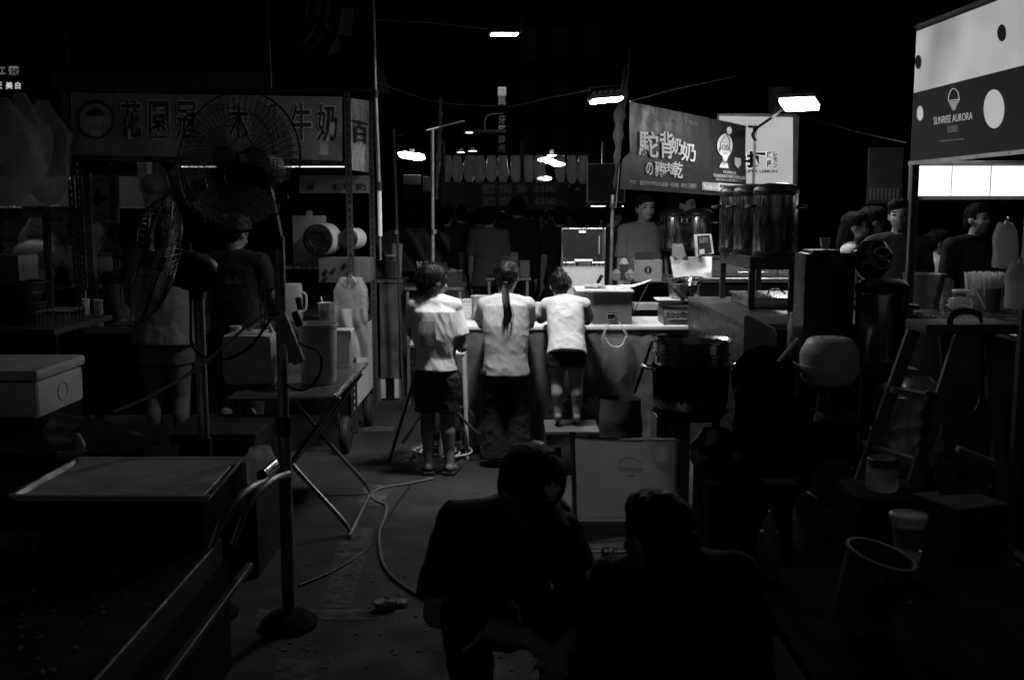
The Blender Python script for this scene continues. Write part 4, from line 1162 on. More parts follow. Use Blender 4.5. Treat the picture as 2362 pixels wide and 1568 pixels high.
plush('plush toy hanging behind the edge of the big fan', 468, 485, .26, 8.7, 'long', 1, 1)
tag(MB().tube([P(330, 428, 8.65), P(490, 425, 8.75)], .006, 6).build('hanging_rail', STEEL), 'thin rail from which plush toys hang behind the fan', 'rail')
# papaya poster
pl = Plane((0, 8.4, 1.8), (0, -1, 0))
r = thing('poster', 'square poster of a cut fruit slice hung in the milk stall', 'poster', P(231, 515, 8.4))
MB().prism(pxbox(pl, 188, 405, 275, 515, 0), (0, .008, 0)).build('poster_sheet', pm('poster_white', .4, .6), r, smooth=False)
disc(pl, 230, 460, 43, 52, .003).build('fruit_print', pm('fruit_grey', .22, .6, 0, .4, 30), r, smooth=False)
disc(pl, 230, 455, 30, 36, .005).build('flesh_print', pm('flesh_grey', .3, .6, 0, .2, 20), r, smooth=False)
polyp(pl, [(214, 462), (220, 440), (228, 436), (236, 452), (248, 450), (250, 462), (232, 466), (224, 480)], .007).build('seed_print', INK, r, smooth=False)
pl = Plane((0, 8.9, 1.6), (0, -1, 0))
r = thing('notice_board', 'narrow white notice with dark characters above the plush dolls', 'notice', P(108, 500, 8.9))
MB().prism(pxbox(pl, 50, 476, 166, 502, 0), (0, .006, 0)).build('notice_sheet', pm('notice_paper', .25, .7), r, smooth=False)
lettering('內外帶', pxbox(pl, 54, 480, 100, 490), INK, r, bold=.02)
lettering('免費', pxbox(pl, 133, 480, 160, 490), INK, r, bold=.02)
# large clear bags hanging at the top left
for i, (x, yt, yb, w) in enumerate(((20, 225, 480, 150), (60, 215, 450, 110), (112, 232, 478, 120))):
    d = 6.4 + .25 * i; c = P(x, yb, d)
    r = thing('plastic_bag', ('big clear plastic bag at the left edge under the lit roof sign', 'middle one of the big clear bags hanging at top left', 'big clear plastic bag hanging against the stall post')[i], 'bag', c)
    sack(MB(), c, w / 2 * d / FPX, .14, c.z, ZD(yt, d), i * 3 + 2, .18, 30, 22, .35).build('bag_film', film('dim_bag_film', .6, .66, .1, 1.0, 16), r, angle=180)
# bent lamp / bucket hat on a stand etc. : dark goods left edge
r = thing('bucket', 'grey square bucket at the left edge on dark stacked tubs', 'bucket', P(20, 648, 5.2))
MB().b2(P(-40, 650, 5.2), P(42, 588, 5.2) + V((0, .22, 0)), b=.015).build('bucket_body', pm('grey_pail', .12, .5), r)
MB().tube(curve_pts([P(42, 600, 5.25), P(52, 605, 5.25), P(52, 630, 5.25), P(42, 636, 5.25)]), .008, 8).build('handle', pm('grey_pail', .12, .5), r)
c = P(30, 745, 5.3)
for i in range(4):
    o = MB().lathe([(0, 0), (.13, 0), (.155, .055), (.16, .055), (.16, .062), (.15, .062), (.125, .01), (0, .01)], (c.x + .02 * (i % 2), c.y, ZD(745, 5.3) + .052 * i), 28).build('plastic_bowl', BLACK)
    tag(o, 'black bowl, %s of the stack under the grey square bucket' % ('lowest', 'second from the bottom', 'third from the bottom', 'topmost')[i], 'bowl', 'stacked black bowls at the left edge')
r = thing('side_table', 'low dark table at the left edge under the stacked bowls', 'table', P(60, 800, 5.3) * 1.0)
ztb = ZD(745, 5.3)
MB().b2((XD(-60, 5.3), 5.0, ztb - .03), (XD(178, 5.3), 5.75, ztb - .002), b=.004).build('table_top', DARK, r)
MB().b2((XD(-60, 5.3), 5.02, .02), (XD(176, 5.3), 5.06, ztb - .03)).build('front_panel', BLACKM, r, smooth=False)
r = thing('draining_rack', 'metal rack with cutlery on the dark table at left', 'rack', P(130, 735, 5.3))
mb = MB()
for i in range(9): mb.tube([(XD(100 + i * 9, 5.3), 5.2, ztb), (XD(100 + i * 9, 5.3), 5.2, ztb + .07), (XD(100 + i * 9, 5.3), 5.45, ztb + .07), (XD(100 + i * 9, 5.3), 5.45, ztb)], .0025, 5)
mb.build('rack_wire', STEEL, r)
# ================================================================ RIGHT: CLOTH BANNER
dl, dr = 7.4, 8.9
A, B = P(1452, 235, dl), P(1724, 291, dr)
A.z = ZD(235, dl); B.z = A.z
ux = V((B.x - A.x, B.y - A.y, 0))
nb = V((ux.y, -ux.x, 0)).normalized()
bp = Plane(A, nb)
bn = thing('banner', 'dark cloth banner with hand-brushed white characters and an old lady emblem', 'banner', P(1430, 440, dl))
def ripple(p, amp=1.0):
    u = (V((p[0], p[1], 0)) - V((A.x, A.y, 0))).dot(ux.normalized())
    z = p[2]
    w = .012 * noise.noise(V((u * 3, z * 1.2, 0))) + .008 * noise.noise(V((u * 9 + z * 3, z * 2, 5))) + .02 * max(0, (z - A.z + .12) / .12) * noise.noise(V((u * 22, 0, 2)))
    return V(p) + bp.n * w * amp
QB = [(1452, 235), (1724, 291), (1718, 455), (1430, 436)]
edge = [(1452, 235), (1590, 264), (1724, 291), (1722, 370), (1716, 455), (1560, 444), (1430, 436), (1437, 372), (1453, 352), (1451, 300)]
cc = bp.pts(QB, 0)
def bf(u, v):
    # left edge is nicked: torn in below the top corner
    x0 = 1452 if v > .42 else 1436 - (1436 - 1430) * (1 - v / .42)
    if .34 < v <= .42: x0 = 1436 + (v - .34) / .08 * 16
    x = x0 + (1721 - x0) * u
    yt = 235 + (x - 1452) * .2059; yb = 436 + (x - 1430) * .066
    return ripple(bp.hit(x, yb + (yt - yb) * v))
BCL = pm('banner_vinyl', .032, .55, 0, .3, 4, .12, .3, bscale=14)
cl = MB().sheet(bf, 70, 40).build('banner_cloth', BCL, bn, angle=180)
WPR = pm('banner_white_print', .8, .6, 0, .08, 20)
def bt(text, x0, y0, x1, y1, mat=WPR, bold=.0, sk=None, name='lettering', shear=0):
    s = .1 if sk is None else sk
    q = bp.pts([(x0, y0), (x1, y0 + s * (x1 - x0)), (x1, y1 + s * (x1 - x0)), (x0, y1)], .0)
    return lettering(text, q, mat, cl, bold, name, shear, wave=lambda p: ripple(p) + bp.n * .012)
for ch, x0, y0, x1, y1 in (('駝', 1470, 300, 1515, 361), ('背', 1517, 302, 1549, 364), ('奶', 1543, 316, 1570, 356), ('奶', 1567, 327, 1600, 371)):
    bt(ch, x0, y0, x1, y1, bold=.018, sk=.12, name='character')
for ch, x0, y0, x1, y1 in (('の', 1486, 374, 1501, 404), ('豬', 1505, 371, 1527, 406), ('肉', 1527, 374, 1547, 401), ('乾', 1547, 372, 1571, 410)):
    bt(ch, x0, y0, x1, y1, bold=.016, sk=.1, name='character')
GPR = pm('banner_grey_print', .5, .6, 0, .2, 20)
bt('門市：臺南市中西區永福路一段38號（新光三越旁）', 1449, 415, 1602, 426, GPR, .0, .06)
bt('府城在地風味', 1490, 263, 1545, 273, pm('faint_print', .2, .6, 0, .5, 30), 0, .17); bt('純手工製作', 1552, 273, 1605, 283, pm('faint_print', .2), 0, .17)
bt('HUMPBACK', 1664, 393, 1694, 400, GPR, .03, .12)
bt("GRANDMOTHER'S PORK DRY", 1641, 400, 1717, 408, GPR, .03, .1)
bt('駝背おばあちゃん焼く豚肉ジャーキー', 1646, 410, 1710, 417, GPR, .01, .08)
# emblem: old lady with a bun
wv = lambda mb, off: [ripple(V(p)) + bp.n * off for p in mb.v]
def emb(mb, off, mat, nm):
    mb.v = [tuple(ripple(V(p)) + bp.n * off) for p in mb.v]
    return mb.build(nm, mat, cl, smooth=False)
mb = MB(); disc(bp, 1668, 336, 16.5, 27, 0, 30, mb); disc(bp, 1677, 302, 5.5, 9, 0, 18, mb)
polyp(bp, [(1659, 352), (1679, 352), (1670, 372), (1664, 372)], 0, mb); polyp(bp, [(1660, 374), (1672, 375), (1675, 389), (1656, 387)], 0, mb)
emb(mb, .012, WPR, 'emblem_face')
mb = MB(); stroke(bp, [(1656, 350), (1657, 330), (1664, 317), (1671, 311), (1677, 325), (1678, 350)], 1.6, 0, mb)
for s in (1663, 1670.5): stroke(bp, arc(s, 341, 3, 6, 0, 360, 14)[:-1], 1.2, 0, mb, closed=True)
stroke(bp, [(1654, 346), (1660, 340)], 1.2, 0, mb); stroke(bp, [(1673, 341), (1680, 350)], 1.2, 0, mb); stroke(bp, arc(1667, 352, 3, 3, 20, 160, 6), 1.2, 0, mb)
stroke(bp, arc(1662, 329, 2, 2, 200, 340, 5), 1, 0, mb); stroke(bp, arc(1669, 330, 2, 2, 200, 340, 5), 1, 0, mb); stroke(bp, arc(1665, 374, 8, 3, 10, 170, 8), 1.4, 0, mb); stroke(bp, arc(1676, 308, 6, 4, 20, 160, 8), 1.4, 0, mb)
emb(mb, .015, INK, 'emblem_lines')['kind'] = 'stuff'
mb = MB(); polyp(bp, [(1690, 364), (1706, 366), (1706, 380), (1698, 389), (1690, 380)], 0, mb); emb(mb, .012, GPR, 'shield_emblem')
for (x0, x1, t) in ((1619, 1652, 'facebook'), (1656, 1708, '駝背奶奶の豬肉乾')):
    mb = MB(); polyp(bp, [(x0 - 3, 420 + (x0 - 1619) * .06), (x1 + 3, 421 + (x1 - 1619) * .06), (x1 + 3, 440 + (x1 - 1619) * .06), (x0 - 3, 438 + (x0 - 1619) * .06)], 0, mb)
    emb(mb, .011, pm('label_print', .42, .6) if x0 < 1650 else WPR, 'label_block')
    q = bp.pts([(x0, 425), (x1, 427), (x1, 437), (x0, 435)], 0)
    lettering(t, q, WPR if x0 < 1650 else INK, cl, .02, wave=lambda p: ripple(p) + bp.n * .0145)
# poles and ties of the banner
r = thing('steel_pole', 'thin steel pole standing under the left corner of the cloth banner', 'pole', (XD(1411, 7.5), 7.5, CZ))
MB().cyl((XD(1409, 7.5), 7.7, 0), P(1413, 450, 7.5), .012).build('pole_tube', GALV, r)
MB().cyl(P(1412, 470, 7.5), P(1412, 480, 7.5), .02).build('clamp', BLACK, r)
r = thing('steel_pole', 'dark pole tied behind the right corner of the cloth banner', 'pole', (XD(1732, 8.9), 8.95, 0))
MB().cyl((XD(1728, 8.95), 8.95, 0), (XD(1732, 8.95), 8.95, ZD(288, 8.95)), .011).build('pole_tube', STEEL_D, r)
MB().tube(curve_pts([P(1725, 292, 8.85), P(1745, 296, 8.85), P(1735, 310, 8.85), P(1742, 326, 8.85)]), .012, 6).build('knot', RUBBER, r)
tag(MB().tube(curve_pts([P(1738, 300, 8.85), P(1775, 275, 8.2), P(1805, 252, 8.3), P(1825, 232, 8.05)]), .011, 6).build('strap', RUBBER), 'dark strap stretched from the banner corner up to the brightest lamp', 'strap')
r = thing('feather_flag', 'dark furled flag on a tall pole left of the cloth banner', 'flag', P(1418, 450, 7.6))
MB().tube(curve_pts([P(1447, 118, 7.6), P(1440, 190, 7.6), P(1428, 270, 7.6), P(1424, 350, 7.6), P(1416, 440, 7.6)]), [.006 + .03 * math.sin(math.pi * min(1, i / 30)) + .01 * math.sin(i * 1.3) * (i > 3) for i in range(33)], 10, squash=.35).build('flag_cloth', BLACKM, r)
MB().tube(curve_pts([P(1450, 115, 7.62), P(1446, 180, 7.62), P(1434, 300, 7.62), P(1420, 480, 7.62)]), .006, 6).build('flag_pole', DARK, r)

# ================================================================ LEMON SIGN
ld = 10.0
pl = Plane((0, ld, 2), (0, -1, 0))
r = thing('light_box_sign', 'lit white sign of a lemon drinks stall behind the cloth banner', 'sign', P(1740, 430, ld))
MB().b2(P(1655, 430, ld) + V((0, .01, 0)), P(1838, 262, ld) + V((0, .12, 0)), b=.004).build('sign_case', STEEL_D, r)
for a, b in (((1655, 262), (1838, 268)), ((1655, 424), (1838, 430)), ((1828, 268), (1838, 424))):
    MB().b2(P(a[0], a[1], ld) , P(b[0], b[1], ld) + V((0, .03, 0)), b=.002).build('frame', STEEL_D, r)
face = MB().add(pxbox(pl, 1658, 268, 1828, 424, .002, y0r=271), [(0, 1, 2, 3)]).build('lit_face', em('lemon_lit', .44, .3, .25, 1.2), r, smooth=False)
LW = em('lemon_lit_white', .62, .5); LB = INK
for ch, x0, x1, y0, y1 in (('手', 1690, 1722, 349, 388), ('打', 1721, 1764, 349, 388), ('檸', 1767, 1778, 349, 367), ('檬', 1767, 1778, 369, 388)):
    lettering(ch, pxbox(pl, x0 - 2, y0 - 2, x1 + 2, y1 + 2, .004), LW, face, bold=.09, name='character_edge')
    lettering(ch, pxbox(pl, x0, y0, x1, y1, .007), LB, face, bold=.05 if x1 - x0 > 20 else .02, name='character')
for i, ch in enumerate('レモン'): lettering(ch, pxbox(pl, 1783, 350 + i * 13, 1792, 361 + i * 13, .005), LB, face, bold=.03, name='character')
lettering('SUPER LEMON', pxbox(pl, 1712, 392, 1792, 399, .005), LB, face, bold=.03)
lettering('R', pxbox(pl, 1703, 392, 1709, 399, .005), LB, face, bold=.03)
MB().sheet(lambda u, v: P(1772 + 55 * u, 262 - 62 * v, 10.2) + V((0, .02 * math.sin(u * 7), 0)), 6, 6).build('cover_film', film('smoke_film', .15, .5, .2, .5), r)

# ================================================================ STALL WITH STEEL DISPLAY COUNTER (behind)
SD = 8.2
st = thing('display_counter', 'steel refrigerated display counter with a bright flared end', 'counter', (XD(1700, SD), SD + .3, 0))
za, zb_ = ZD(592, SD), ZD(640, SD)
MB().prism([P(1545, 592, SD + .1), P(1641, 592, SD + .1), P(1641, 640, SD), P(1553, 640, SD)], (0, .02, 0)).build('flared_end', pm('bright_steel', .85, .34, .45, .1, 3, .02), st, smooth=False)
MB().b2(P(1641, 600, SD) + V((0, .25, 0)), P(1860, 596, SD) + V((0, .55, 0))).build('top_rail', STEEL, st)
MB().prism([P(1641, 640, SD) , P(1641, 625, SD) + V((0, .02, 0)), P(1641, 600, SD) + V((0, .28, 0)), P(1641, 640, SD) + V((0, .28, 0))], (XD(1860, SD) - XD(1641, SD), 0, 0)).build('glass_front', film('case_glass', .25, .6, .08, .2), st, smooth=False)
for x in (1641, 1735, 1792, 1858): MB().b2(P(x, 640, SD) + V((0, -.006, 0)), P(x + 3, 602, SD) + V((0, .01, 0))).build('mullion', STEEL, st)
MB().b2(P(1460, 652, SD) + V((0, -.02, 0)), P(1870, 641, SD) + V((0, .5, 0)), b=.004).build('front_ledge', STEEL_D, st)
MB().b2(P(1460, 1000, SD) * V((1, 1, 0)).x if False else V((XD(1470, SD), SD, .05)), V((XD(1870, SD), SD + .45, ZD(653, SD)))).build('front_panel', BLACKM, st, smooth=False)
MB().b2(P(1640, 635, SD) + V((0, .06, 0)), P(1855, 628, SD) + V((0, .25, 0)), b=.003).build('food_tray', CHROME, st)
pl = Plane((0, SD - .004, 1), (0, -1, 0))
lettering('五', pxbox(pl, 1587, 668, 1612, 696, .006), pm('front_print', .5, .7), st, bold=.06, name='character')
MB().b2(P(1462, 716, 7.85), P(1660, 700, 7.85) + V((0, .15, 0)), b=.004).build('low_ledge', pm('grey_ledge', .3, .6), st)
r = thing('logo_box', 'small pale carton with a dark diamond mark and an open black flap', 'box', P(1495, 650, 8.0))
c0 = P(1462, 650, 8.0); c1 = P(1527, 600, 8.0)
MB().b2(c0, c1 + V((0, .16, 0)), b=.003).build('carton', pm('pale_carton', .22, .7, 0, .15, 30), r)
pl = Plane((0, 8.0, 1), (0, -1, 0))
polyp(pl, arc(1494, 623, 9, 9, 0, 360, 16)[:-1], .003).build('diamond_mark', INK, r, smooth=False)
stroke(pl, [(1494, 618), (1494, 629)], 2, .005).build('mark_line', pm('label_print', .42, .6), r, smooth=False)
MB().prism([P(1464, 601, 8.0), P(1508, 601, 8.0), P(1508, 582, 8.08), P(1464, 582, 8.08)], (0, .006, 0)).build('flap', BLACK, r, smooth=False)
c = P(1438, 648, 8.0)
cup('dark takeaway coffee cup with a frothy dome lid', (c.x, c.y, c.z), .026, .034, .13, pm('dark_cup', .06, .4), lid='dome')
for i, x in enumerate((1420, 1452)):
    c = P(x, 648, 7.95); r = thing('plastic_bag', ('small knotted clear bag left of the takeaway cup', 'small knotted clear bag right of the takeaway cup')[i], 'bag', c)
    sack(MB(), c, .035, .03, c.z, c.z + .09, 5 + i, .2, 16, 10, .4).build('bag_film', BAG, r)
# sign stand and framed tablet
pl = Plane((0, 8.22, 1), (0, -1, 0))
r = thing('sign_stand', 'small grey counter sign with a blank white square', 'sign', P(1565, 592, 8.25))
MB().prism([P(1550, 592, 8.25), P(1583, 592, 8.25), P(1574, 562, 8.28), P(1550, 562, 8.28)], (0, .01, 0)).build('sign_card', pm('grey_card', .22, .6), r, smooth=False)
polyp(Plane((0, 8.24, 1), (0, -1, .1)), [(1558, 567), (1570, 567), (1570, 583), (1558, 583)], .004).build('white_square', PAPER, r, smooth=False)
r = thing('menu_tablet', 'white-framed menu tablet tilted on the display counter', 'menu', P(1622, 592, 8.22))
MB().prism([P(1604, 592, 8.22), P(1646, 585, 8.22), P(1640, 540, 8.28), P(1600, 541, 8.28)], (0, .014, 0)).build('frame', pm('white_frame', .75, .5), r, smooth=False)
pm_ = Plane(P(1622, 566, 8.24), (0, -1, .1))
polyp(pm_, [(1609, 589), (1640, 583), (1635, 543), (1606, 544)], .02).build('screen', pm('menu_screen', .05, .3), r, smooth=False)
polyp(pm_, [(1612, 562), (1632, 560), (1630, 547), (1611, 548)], .023).build('menu_picture', pm('menu_pic', .2, .4, 0, .8, 60), r, smooth=False)
polyp(pm_, [(1612, 588), (1624, 586), (1623, 575), (1611, 576)], .023).build('menu_mark', PAPER, r, smooth=False)

# ================================================================ TEA BARRELS
def tea_barrel(label, c, R_=.127, h=.36, group='insulated tea barrels', dent=False):
    root = thing('tea_barrel', label, 'barrel', c, group)
    MB().lathe([(0, 0), (R_ * .97, 0), (R_, .012), (R_, h * .5), (R_, h), (R_ * .98, h + .006), (0, h + .006)], c, 40).build('barrel_body', pm('barrel_steel', .3, .24, 1.0, .35, 9, .06, stretch=(6, 6, .6)), root)
    MB().lathe([(R_ * 1.03, h - .006), (R_ * 1.05, h + .012), (R_ * 1.0, h + .03), (R_ * .8, h + .05), (R_ * .4, h + .06), (0, h + .06)], c, 36).build('lid', BLACK, root)
    MB().lathe([(R_ * 1.012, h - .012), (R_ * 1.02, h - .004), (R_ * 1.0, h + .002)], c, 36).build('rim_band', CHROME, root)
    for s in (-1, 1):
        MB().tube(curve_pts([V(c) + V((s * R_, -.05, h * .8)), V(c) + V((s * (R_ + .035), -.045, h * .79)), V(c) + V((s * (R_ + .035), .045, h * .79)), V(c) + V((s * R_, .05, h * .8))]), .01, 8).build('handle', BLACK, root)
    MB().lathe([(R_ * 1.01, 0), (R_ * 1.02, .02), (R_ * 1.0, .03)], c, 36).build('foot_ring', BLACK, root)
    return root
bz = ZD(590, 5.98)
tea_barrel('front tea barrel at the right end of the row on the steel stand', (XD(1784, 6.0), 6.0, bz))
tea_barrel('middle tea barrel of the three on the steel stand', (XD(1737, 6.27), 6.27, bz))
tea_barrel('rear tea barrel at the left end of the row on the steel stand', (XD(1702, 6.54), 6.54, bz))
tea_barrel('dim tea barrel behind the counter, beside the man in grey', (XD(1552, 9.0), 9.0, ZD(578, 9.0)), .12, .3)
tea_barrel('dim tea barrel behind the white-framed menu', (XD(1608, 8.9), 8.9, ZD(578, 8.9)), .12, .3)
KZ = 1.09     # top of the right-hand steel cart
tbl = thing('barrel_stand', 'square-legged steel stand under the three tea barrels', 'stand', (XD(1780, 6.2), 6.25, KZ))
xl, xr, yf, yb = XD(1728, 5.87), XD(1835, 5.87), 5.87, 6.72
DKS = pm('dark_stand_steel', .12, .35, .8, .2, 10)
MB().b2((xl, yf, bz - .075), (xr, yf + .03, bz - .002), b=.003).build('front_apron', DKS, tbl)
MB().b2((xl, yf + .03, bz - .075), (xl + .025, yb, bz - .002), b=.003).build('side_apron', DKS, tbl)
MB().b2((xr - .025, yf + .03, bz - .075), (xr, yb, bz - .002), b=.003).build('side_apron', DKS, tbl)
MB().b2((xl + .025, yf + .03, bz - .012), (xr - .025, yb, bz - .003)).build('top_sheet', DKS, tbl)
for x in (xl, xr - .035):
    for y in (yf + .001, yb - .036): MB().b2((x, y, KZ + .004), (x + .035, y + .035, bz - .075), b=.003).build('leg', DKS, tbl)
# steel cart
ct = thing('food_cart', 'steel work cart carrying the tea barrel stand and a lidded tray', 'cart', (1.65, 6.0, 0))
cx0, cx1, cy0, cy1 = XD(1725, 5.1) , 2.02, 5.15, 6.85
MB().b2((cx0, cy0, KZ - .03), (cx1, cy1, KZ), b=.005).build('cart_top', pm('dark_cart_top', .1, .4, .7, .3, 8, .06), ct)
MB().b2((cx0 + .005, cy0 + .02, .15), (cx0 + .015, cy1 - .02, KZ - .03)).build('side_sheet', pm('side_steel', .07, .35, .9, .2, 6), ct, smooth=False)
MB().b2((cx0 + .02, cy0 + .02, .15), (cx1 - .02, cy0 + .03, KZ - .03)).build('front_sheet', BLACKM, ct, smooth=False)
for x in (cx0 + .03, cx1 - .05):
    for y in (cy0 + .05, cy1 - .07): MB().b2((x, y, 0), (x + .03, y + .03, .16)).build('leg', DARK, ct)
r = thing('lidded_tray', 'wet steel tray with a lid and wire handle under the barrel stand', 'tray', (1.75, 5.75, KZ))
MB().b2((xl + .03, 5.98, KZ + .003), (2.0, 6.5, KZ + .05), b=.008).build('tray_body', STEEL, r)
MB().b2((xl + .02, 5.97, KZ + .05), (2.01, 6.51, KZ + .066), b=.006).build('lid', pm('wet_steel', .6, .28, 1, .3, 60, .3, bscale=150), r)
MB().tube(curve_pts([(1.55, 6.2, KZ + .066), (1.57, 6.2, KZ + .1), (1.62, 6.2, KZ + .1), (1.66, 6.2, KZ + .066)]), .005, 8).build('handle', CHROME, r)
r = thing('bottle', 'white plastic bottle standing right of the barrel stand', 'bottle', (XD(1838, 5.3), 5.3, KZ - .0))
c = V((XD(1838, 5.28), 5.28, KZ))
c = V((XD(1838, 5.05), 5.08, ZD(838, 5.08)))
MB().lathe([(0, 0), (.028, 0), (.03, .01), (.03, .19), (.024, .22), (.017, .23), (.017, .235)], c, 20).build('bottle_body', MILKY, r)
MB().lathe([(.019, .232), (.02, .255), (0, .256)], c, 16).build('cap', WHITEP, r)
r = thing('side_shelf', 'dark shelf at the front of the steel cart below the bottle', 'shelf', (XD(1838, 5.05), 5.08, ZD(840, 5.08)))
ROOT_OFF[r.name] = tuple(r.location)
MB().b2((XD(1790, 5.08), 5.02, ZD(838, 5.08) - .02), (XD(1862, 5.08), 5.14, ZD(838, 5.08) - .001)).build('shelf_board', DARK, r)
MB().b2((XD(1790, 5.08), 5.1, 0), (XD(1862, 5.08), 5.135, ZD(838, 5.08) - .02)).build('shelf_support', BLACKM, r, smooth=False)
r = thing('cutting_board', 'worn white cutting board leaning in front of the steel cart', 'board', P(1740, 900, 5.0))
q = [P(1711, 905, 4.86), P(1716, 730, 5.04), P(1724, 727, 5.05), P(1782, 757, 5.05), P(1788, 768, 5.05), P(1784, 860, 4.95), P(1775, 868, 4.94)]
MB().prism(q, (.012, .016, 0)).build('board', pm('worn_board', .3, .55, 0, .25, 9, .08), r, smooth=False)
# black cabinet with cup
tx0, tx1 = XD(1857, 4.85), XD(1972, 4.85); tzt = ZD(585, 4.85)
r = thing('tall_cabinet', 'tall black cabinet with a pale sticker at its upper corner', 'cabinet', ((tx0 + tx1) / 2, 4.95, 0))
MB().b2((tx0, 4.85, 0), (tx1, 5.05, tzt), b=.008).build('cabinet_body', pm('cabinet_black', .02, .35, 0, .3, 6), r)
MB().b2((tx0 - .004, 4.846, .1), (tx0 + .12, 4.85, tzt - .01)).build('door', pm('cabinet_door', .035, .3, 0, .3, 6), r)
pl = Plane((0, 4.845, 1), (0, -1, 0))
s_ = polyp(pl, [(1916, 589), (1951, 589), (1951, 612), (1916, 612)], .002).build('sticker', pm('sticker_grey', .13, .6), r, smooth=False)
[lettering('口', pxbox(pl, a_, 595, a_ + 10, 607, .004), INK, s_, bold=.02, name='character') for a_ in (1921, 1935)]
MB().b2((tx0 + .03, 4.84, tzt), (tx0 + .16, 5.02, tzt + .016), b=.004).build('top_plate', DARK, r)
c = V((XD(1902, 4.9), 4.92, tzt + .016))
cup('small white paper cup on top of the tall black cabinet', c, .018, .024, .052, PAPER)
# black printed bag
r = thing('gift_bag', 'black glossy bag with round ornaments beside the tall cabinet', 'bag', (XD(2005, 4.95), 4.95, ZD(650, 4.95)))
c = V((XD(2008, 4.95), 4.95, ZD(648, 4.95)))
sack(MB(), c, .088, .06, c.z, ZD(556, 4.95), 4, .6, 24, 14, .25).build('bag_body', pm('black_gloss_film', .02, .15, 0, .3, 9, .3, .8), r, angle=180)
for z in (.14, .085): MB().tube([c + V((.025 + .035 * math.cos(a), -.07, z + .022 * math.sin(a))) for a in [i * math.pi / 10 for i in range(20)]], .006, 6, closed=True).build('ring_print', pm('ring_grey', .3, .3), r)
# big dented barrel
c = V((XD(2036, 4.75), 4.75, ZD(842, 4.75)))
tea_barrel('largest dented steel barrel right of the tall black cabinet', c, .116, .35)
r = thing('barrel_table', 'low dark stand under the largest steel barrel', 'stand', (c.x, c.y, 0))
MB().b2((c.x - .13, c.y - .13, c.z - .035), (c.x + .14, c.y + .14, c.z - .001), b=.004).build('stand_top', DARK, r)
for sx in (-.11, .11):
    for sy in (-.11, .11): MB().b2((c.x + sx - .012, c.y + sy - .012, 0), (c.x + sx + .012, c.y + sy + .012, c.z - .035)).build('leg', DARK, r)
# big pot on burner stand
pc = P(1607, 785, 4.8); pr = .196
r = thing('stock_pot', 'large steel stock pot with a wide bright rim', 'pot', (pc.x, 4.9, .72))
pcz = V((pc.x, 4.95, ZD(783, 4.95)))
MB().lathe([(0, -.33), (pr * .88, -.33), (pr * .92, -.31), (pr * .92, -.075), (pr * .96, -.07), (pr * .96, -.06), (pr * .92, -.055), (pr * .92, -.01), (pr, 0), (pr * 1.03, .003), (pr * 1.03, -.004), (pr * .9, -.012), (pr * .9, -.05), (0, -.05)], pcz, 56).build('pot_body', pm('pot_steel', .34, .22, 1, .25, 6, .03), r)
for s in (-1, 1): MB().tube(curve_pts([pcz + V((s * pr * .92, -.06, -.14)), pcz + V((s * (pr * .92 + .05), -.05, -.13)), pcz + V((s * (pr * .92 + .05), .05, -.13)), pcz + V((s * pr * .92, .06, -.14))]), .008, 8).build('handle', STEEL, r)
MB().lathe([(0, -.045), (pr * .89, -.045)], pcz, 40).build('pot_lid', pm('pot_lid_steel', .4, .3, 1, .3, 8, .08), r)
r = thing('burner_stand', 'black gas burner stand under the large stock pot', 'stand', (pcz.x, pcz.y, 0))
MB().lathe([(.17, 0), (.19, .01), (.17, .03), (.15, .02), (.17, 0)], pcz - V((0, 0, .36)), 32).build('burner_ring', BLACKM, r)
for a in (0.5, 2.1, 3.7, 5.3): MB().cyl((pcz.x + .19 * math.cos(a), pcz.y + .19 * math.sin(a), 0), (pcz.x + .17 * math.cos(a), pcz.y + .17 * math.sin(a), pcz.z - .34), .014).build('leg', BLACKM, r)
MB().lathe([(0, -.38), (.16, -.38), (.18, -.3), (.185, -.2), (.19, -.12)], pcz, 32).build('wind_shield', BLACKM, r)
tag(MB().tube([P(1510, 770, 5.1), P(1463, 905, 5.2)], .008, 8).build('rod', BLACK), 'thin black rod leaning left of the large stock pot', 'rod')

# domed machine on gas cylinder
mc = P(1939, 785, 4.35); mz = mc.z
r = thing('mixing_machine', 'pale domed plastic machine with a raised round badge on top', 'machine', (mc.x, 4.5, ZD(960, 4.5)))
c = V((mc.x, 4.5, ZD(785, 4.5)))
MB().lathe([(0, .012), (.082, .012), (.092, .006), (.1, 0), (.124, -.045), (.128, -.06), (.126, -.105), (.128, -.108), (.128, -.112), (.12, -.16), (.1, -.19), (.05, -.2)], c, 48).build('housing', pm('dull_cream_plastic', .6, .5, 0, .15, 6, .04), r)
MB().tube([c + V((.078 * math.cos(a), .078 * math.sin(a), .0125)) for a in [i * math.pi / 20 for i in range(40)]], .002, 5, closed=True).build('badge_ring', GREYP, r)
MB().tube(curve_pts([c + V((-.05, -.012, .0125)), c + V((-.02, .012, .0125)), c + V((-.015, -.012, .0125)), c + V((.01, .012, .0125)), c + V((.015, -.01, .0125)), c + V((.05, .014, .0125))]), .0022, 5).build('embossed_mark', pm('embossed_grey', .2, .5), r)
MB().cyl(c + V((0, 0, -.2)), V((c.x, c.y, ZD(962, 4.5))), .035, .06).build('column', BLACK, r)
MB().cyl(c + V((-.12, -.03, -.13)), c + V((-.18, -.05, -.1)), .016).build('side_spout', CHROME, r)
MB().cyl(c + V((-.1, -.06, -.15)), c + V((-.13, -.09, -.145)), .014).build('side_spout', CHROME, r)
MB().lathe([(0, 0), (.12, 0), (.1, .02), (.06, .03)], V((c.x, c.y, ZD(962, 4.5))), 28).build('base', BLACK, r)
zc = ZD(962, 4.5)
r = thing('machine_table', 'low black stand carrying the domed machine', 'stand', (c.x, c.y, 0))
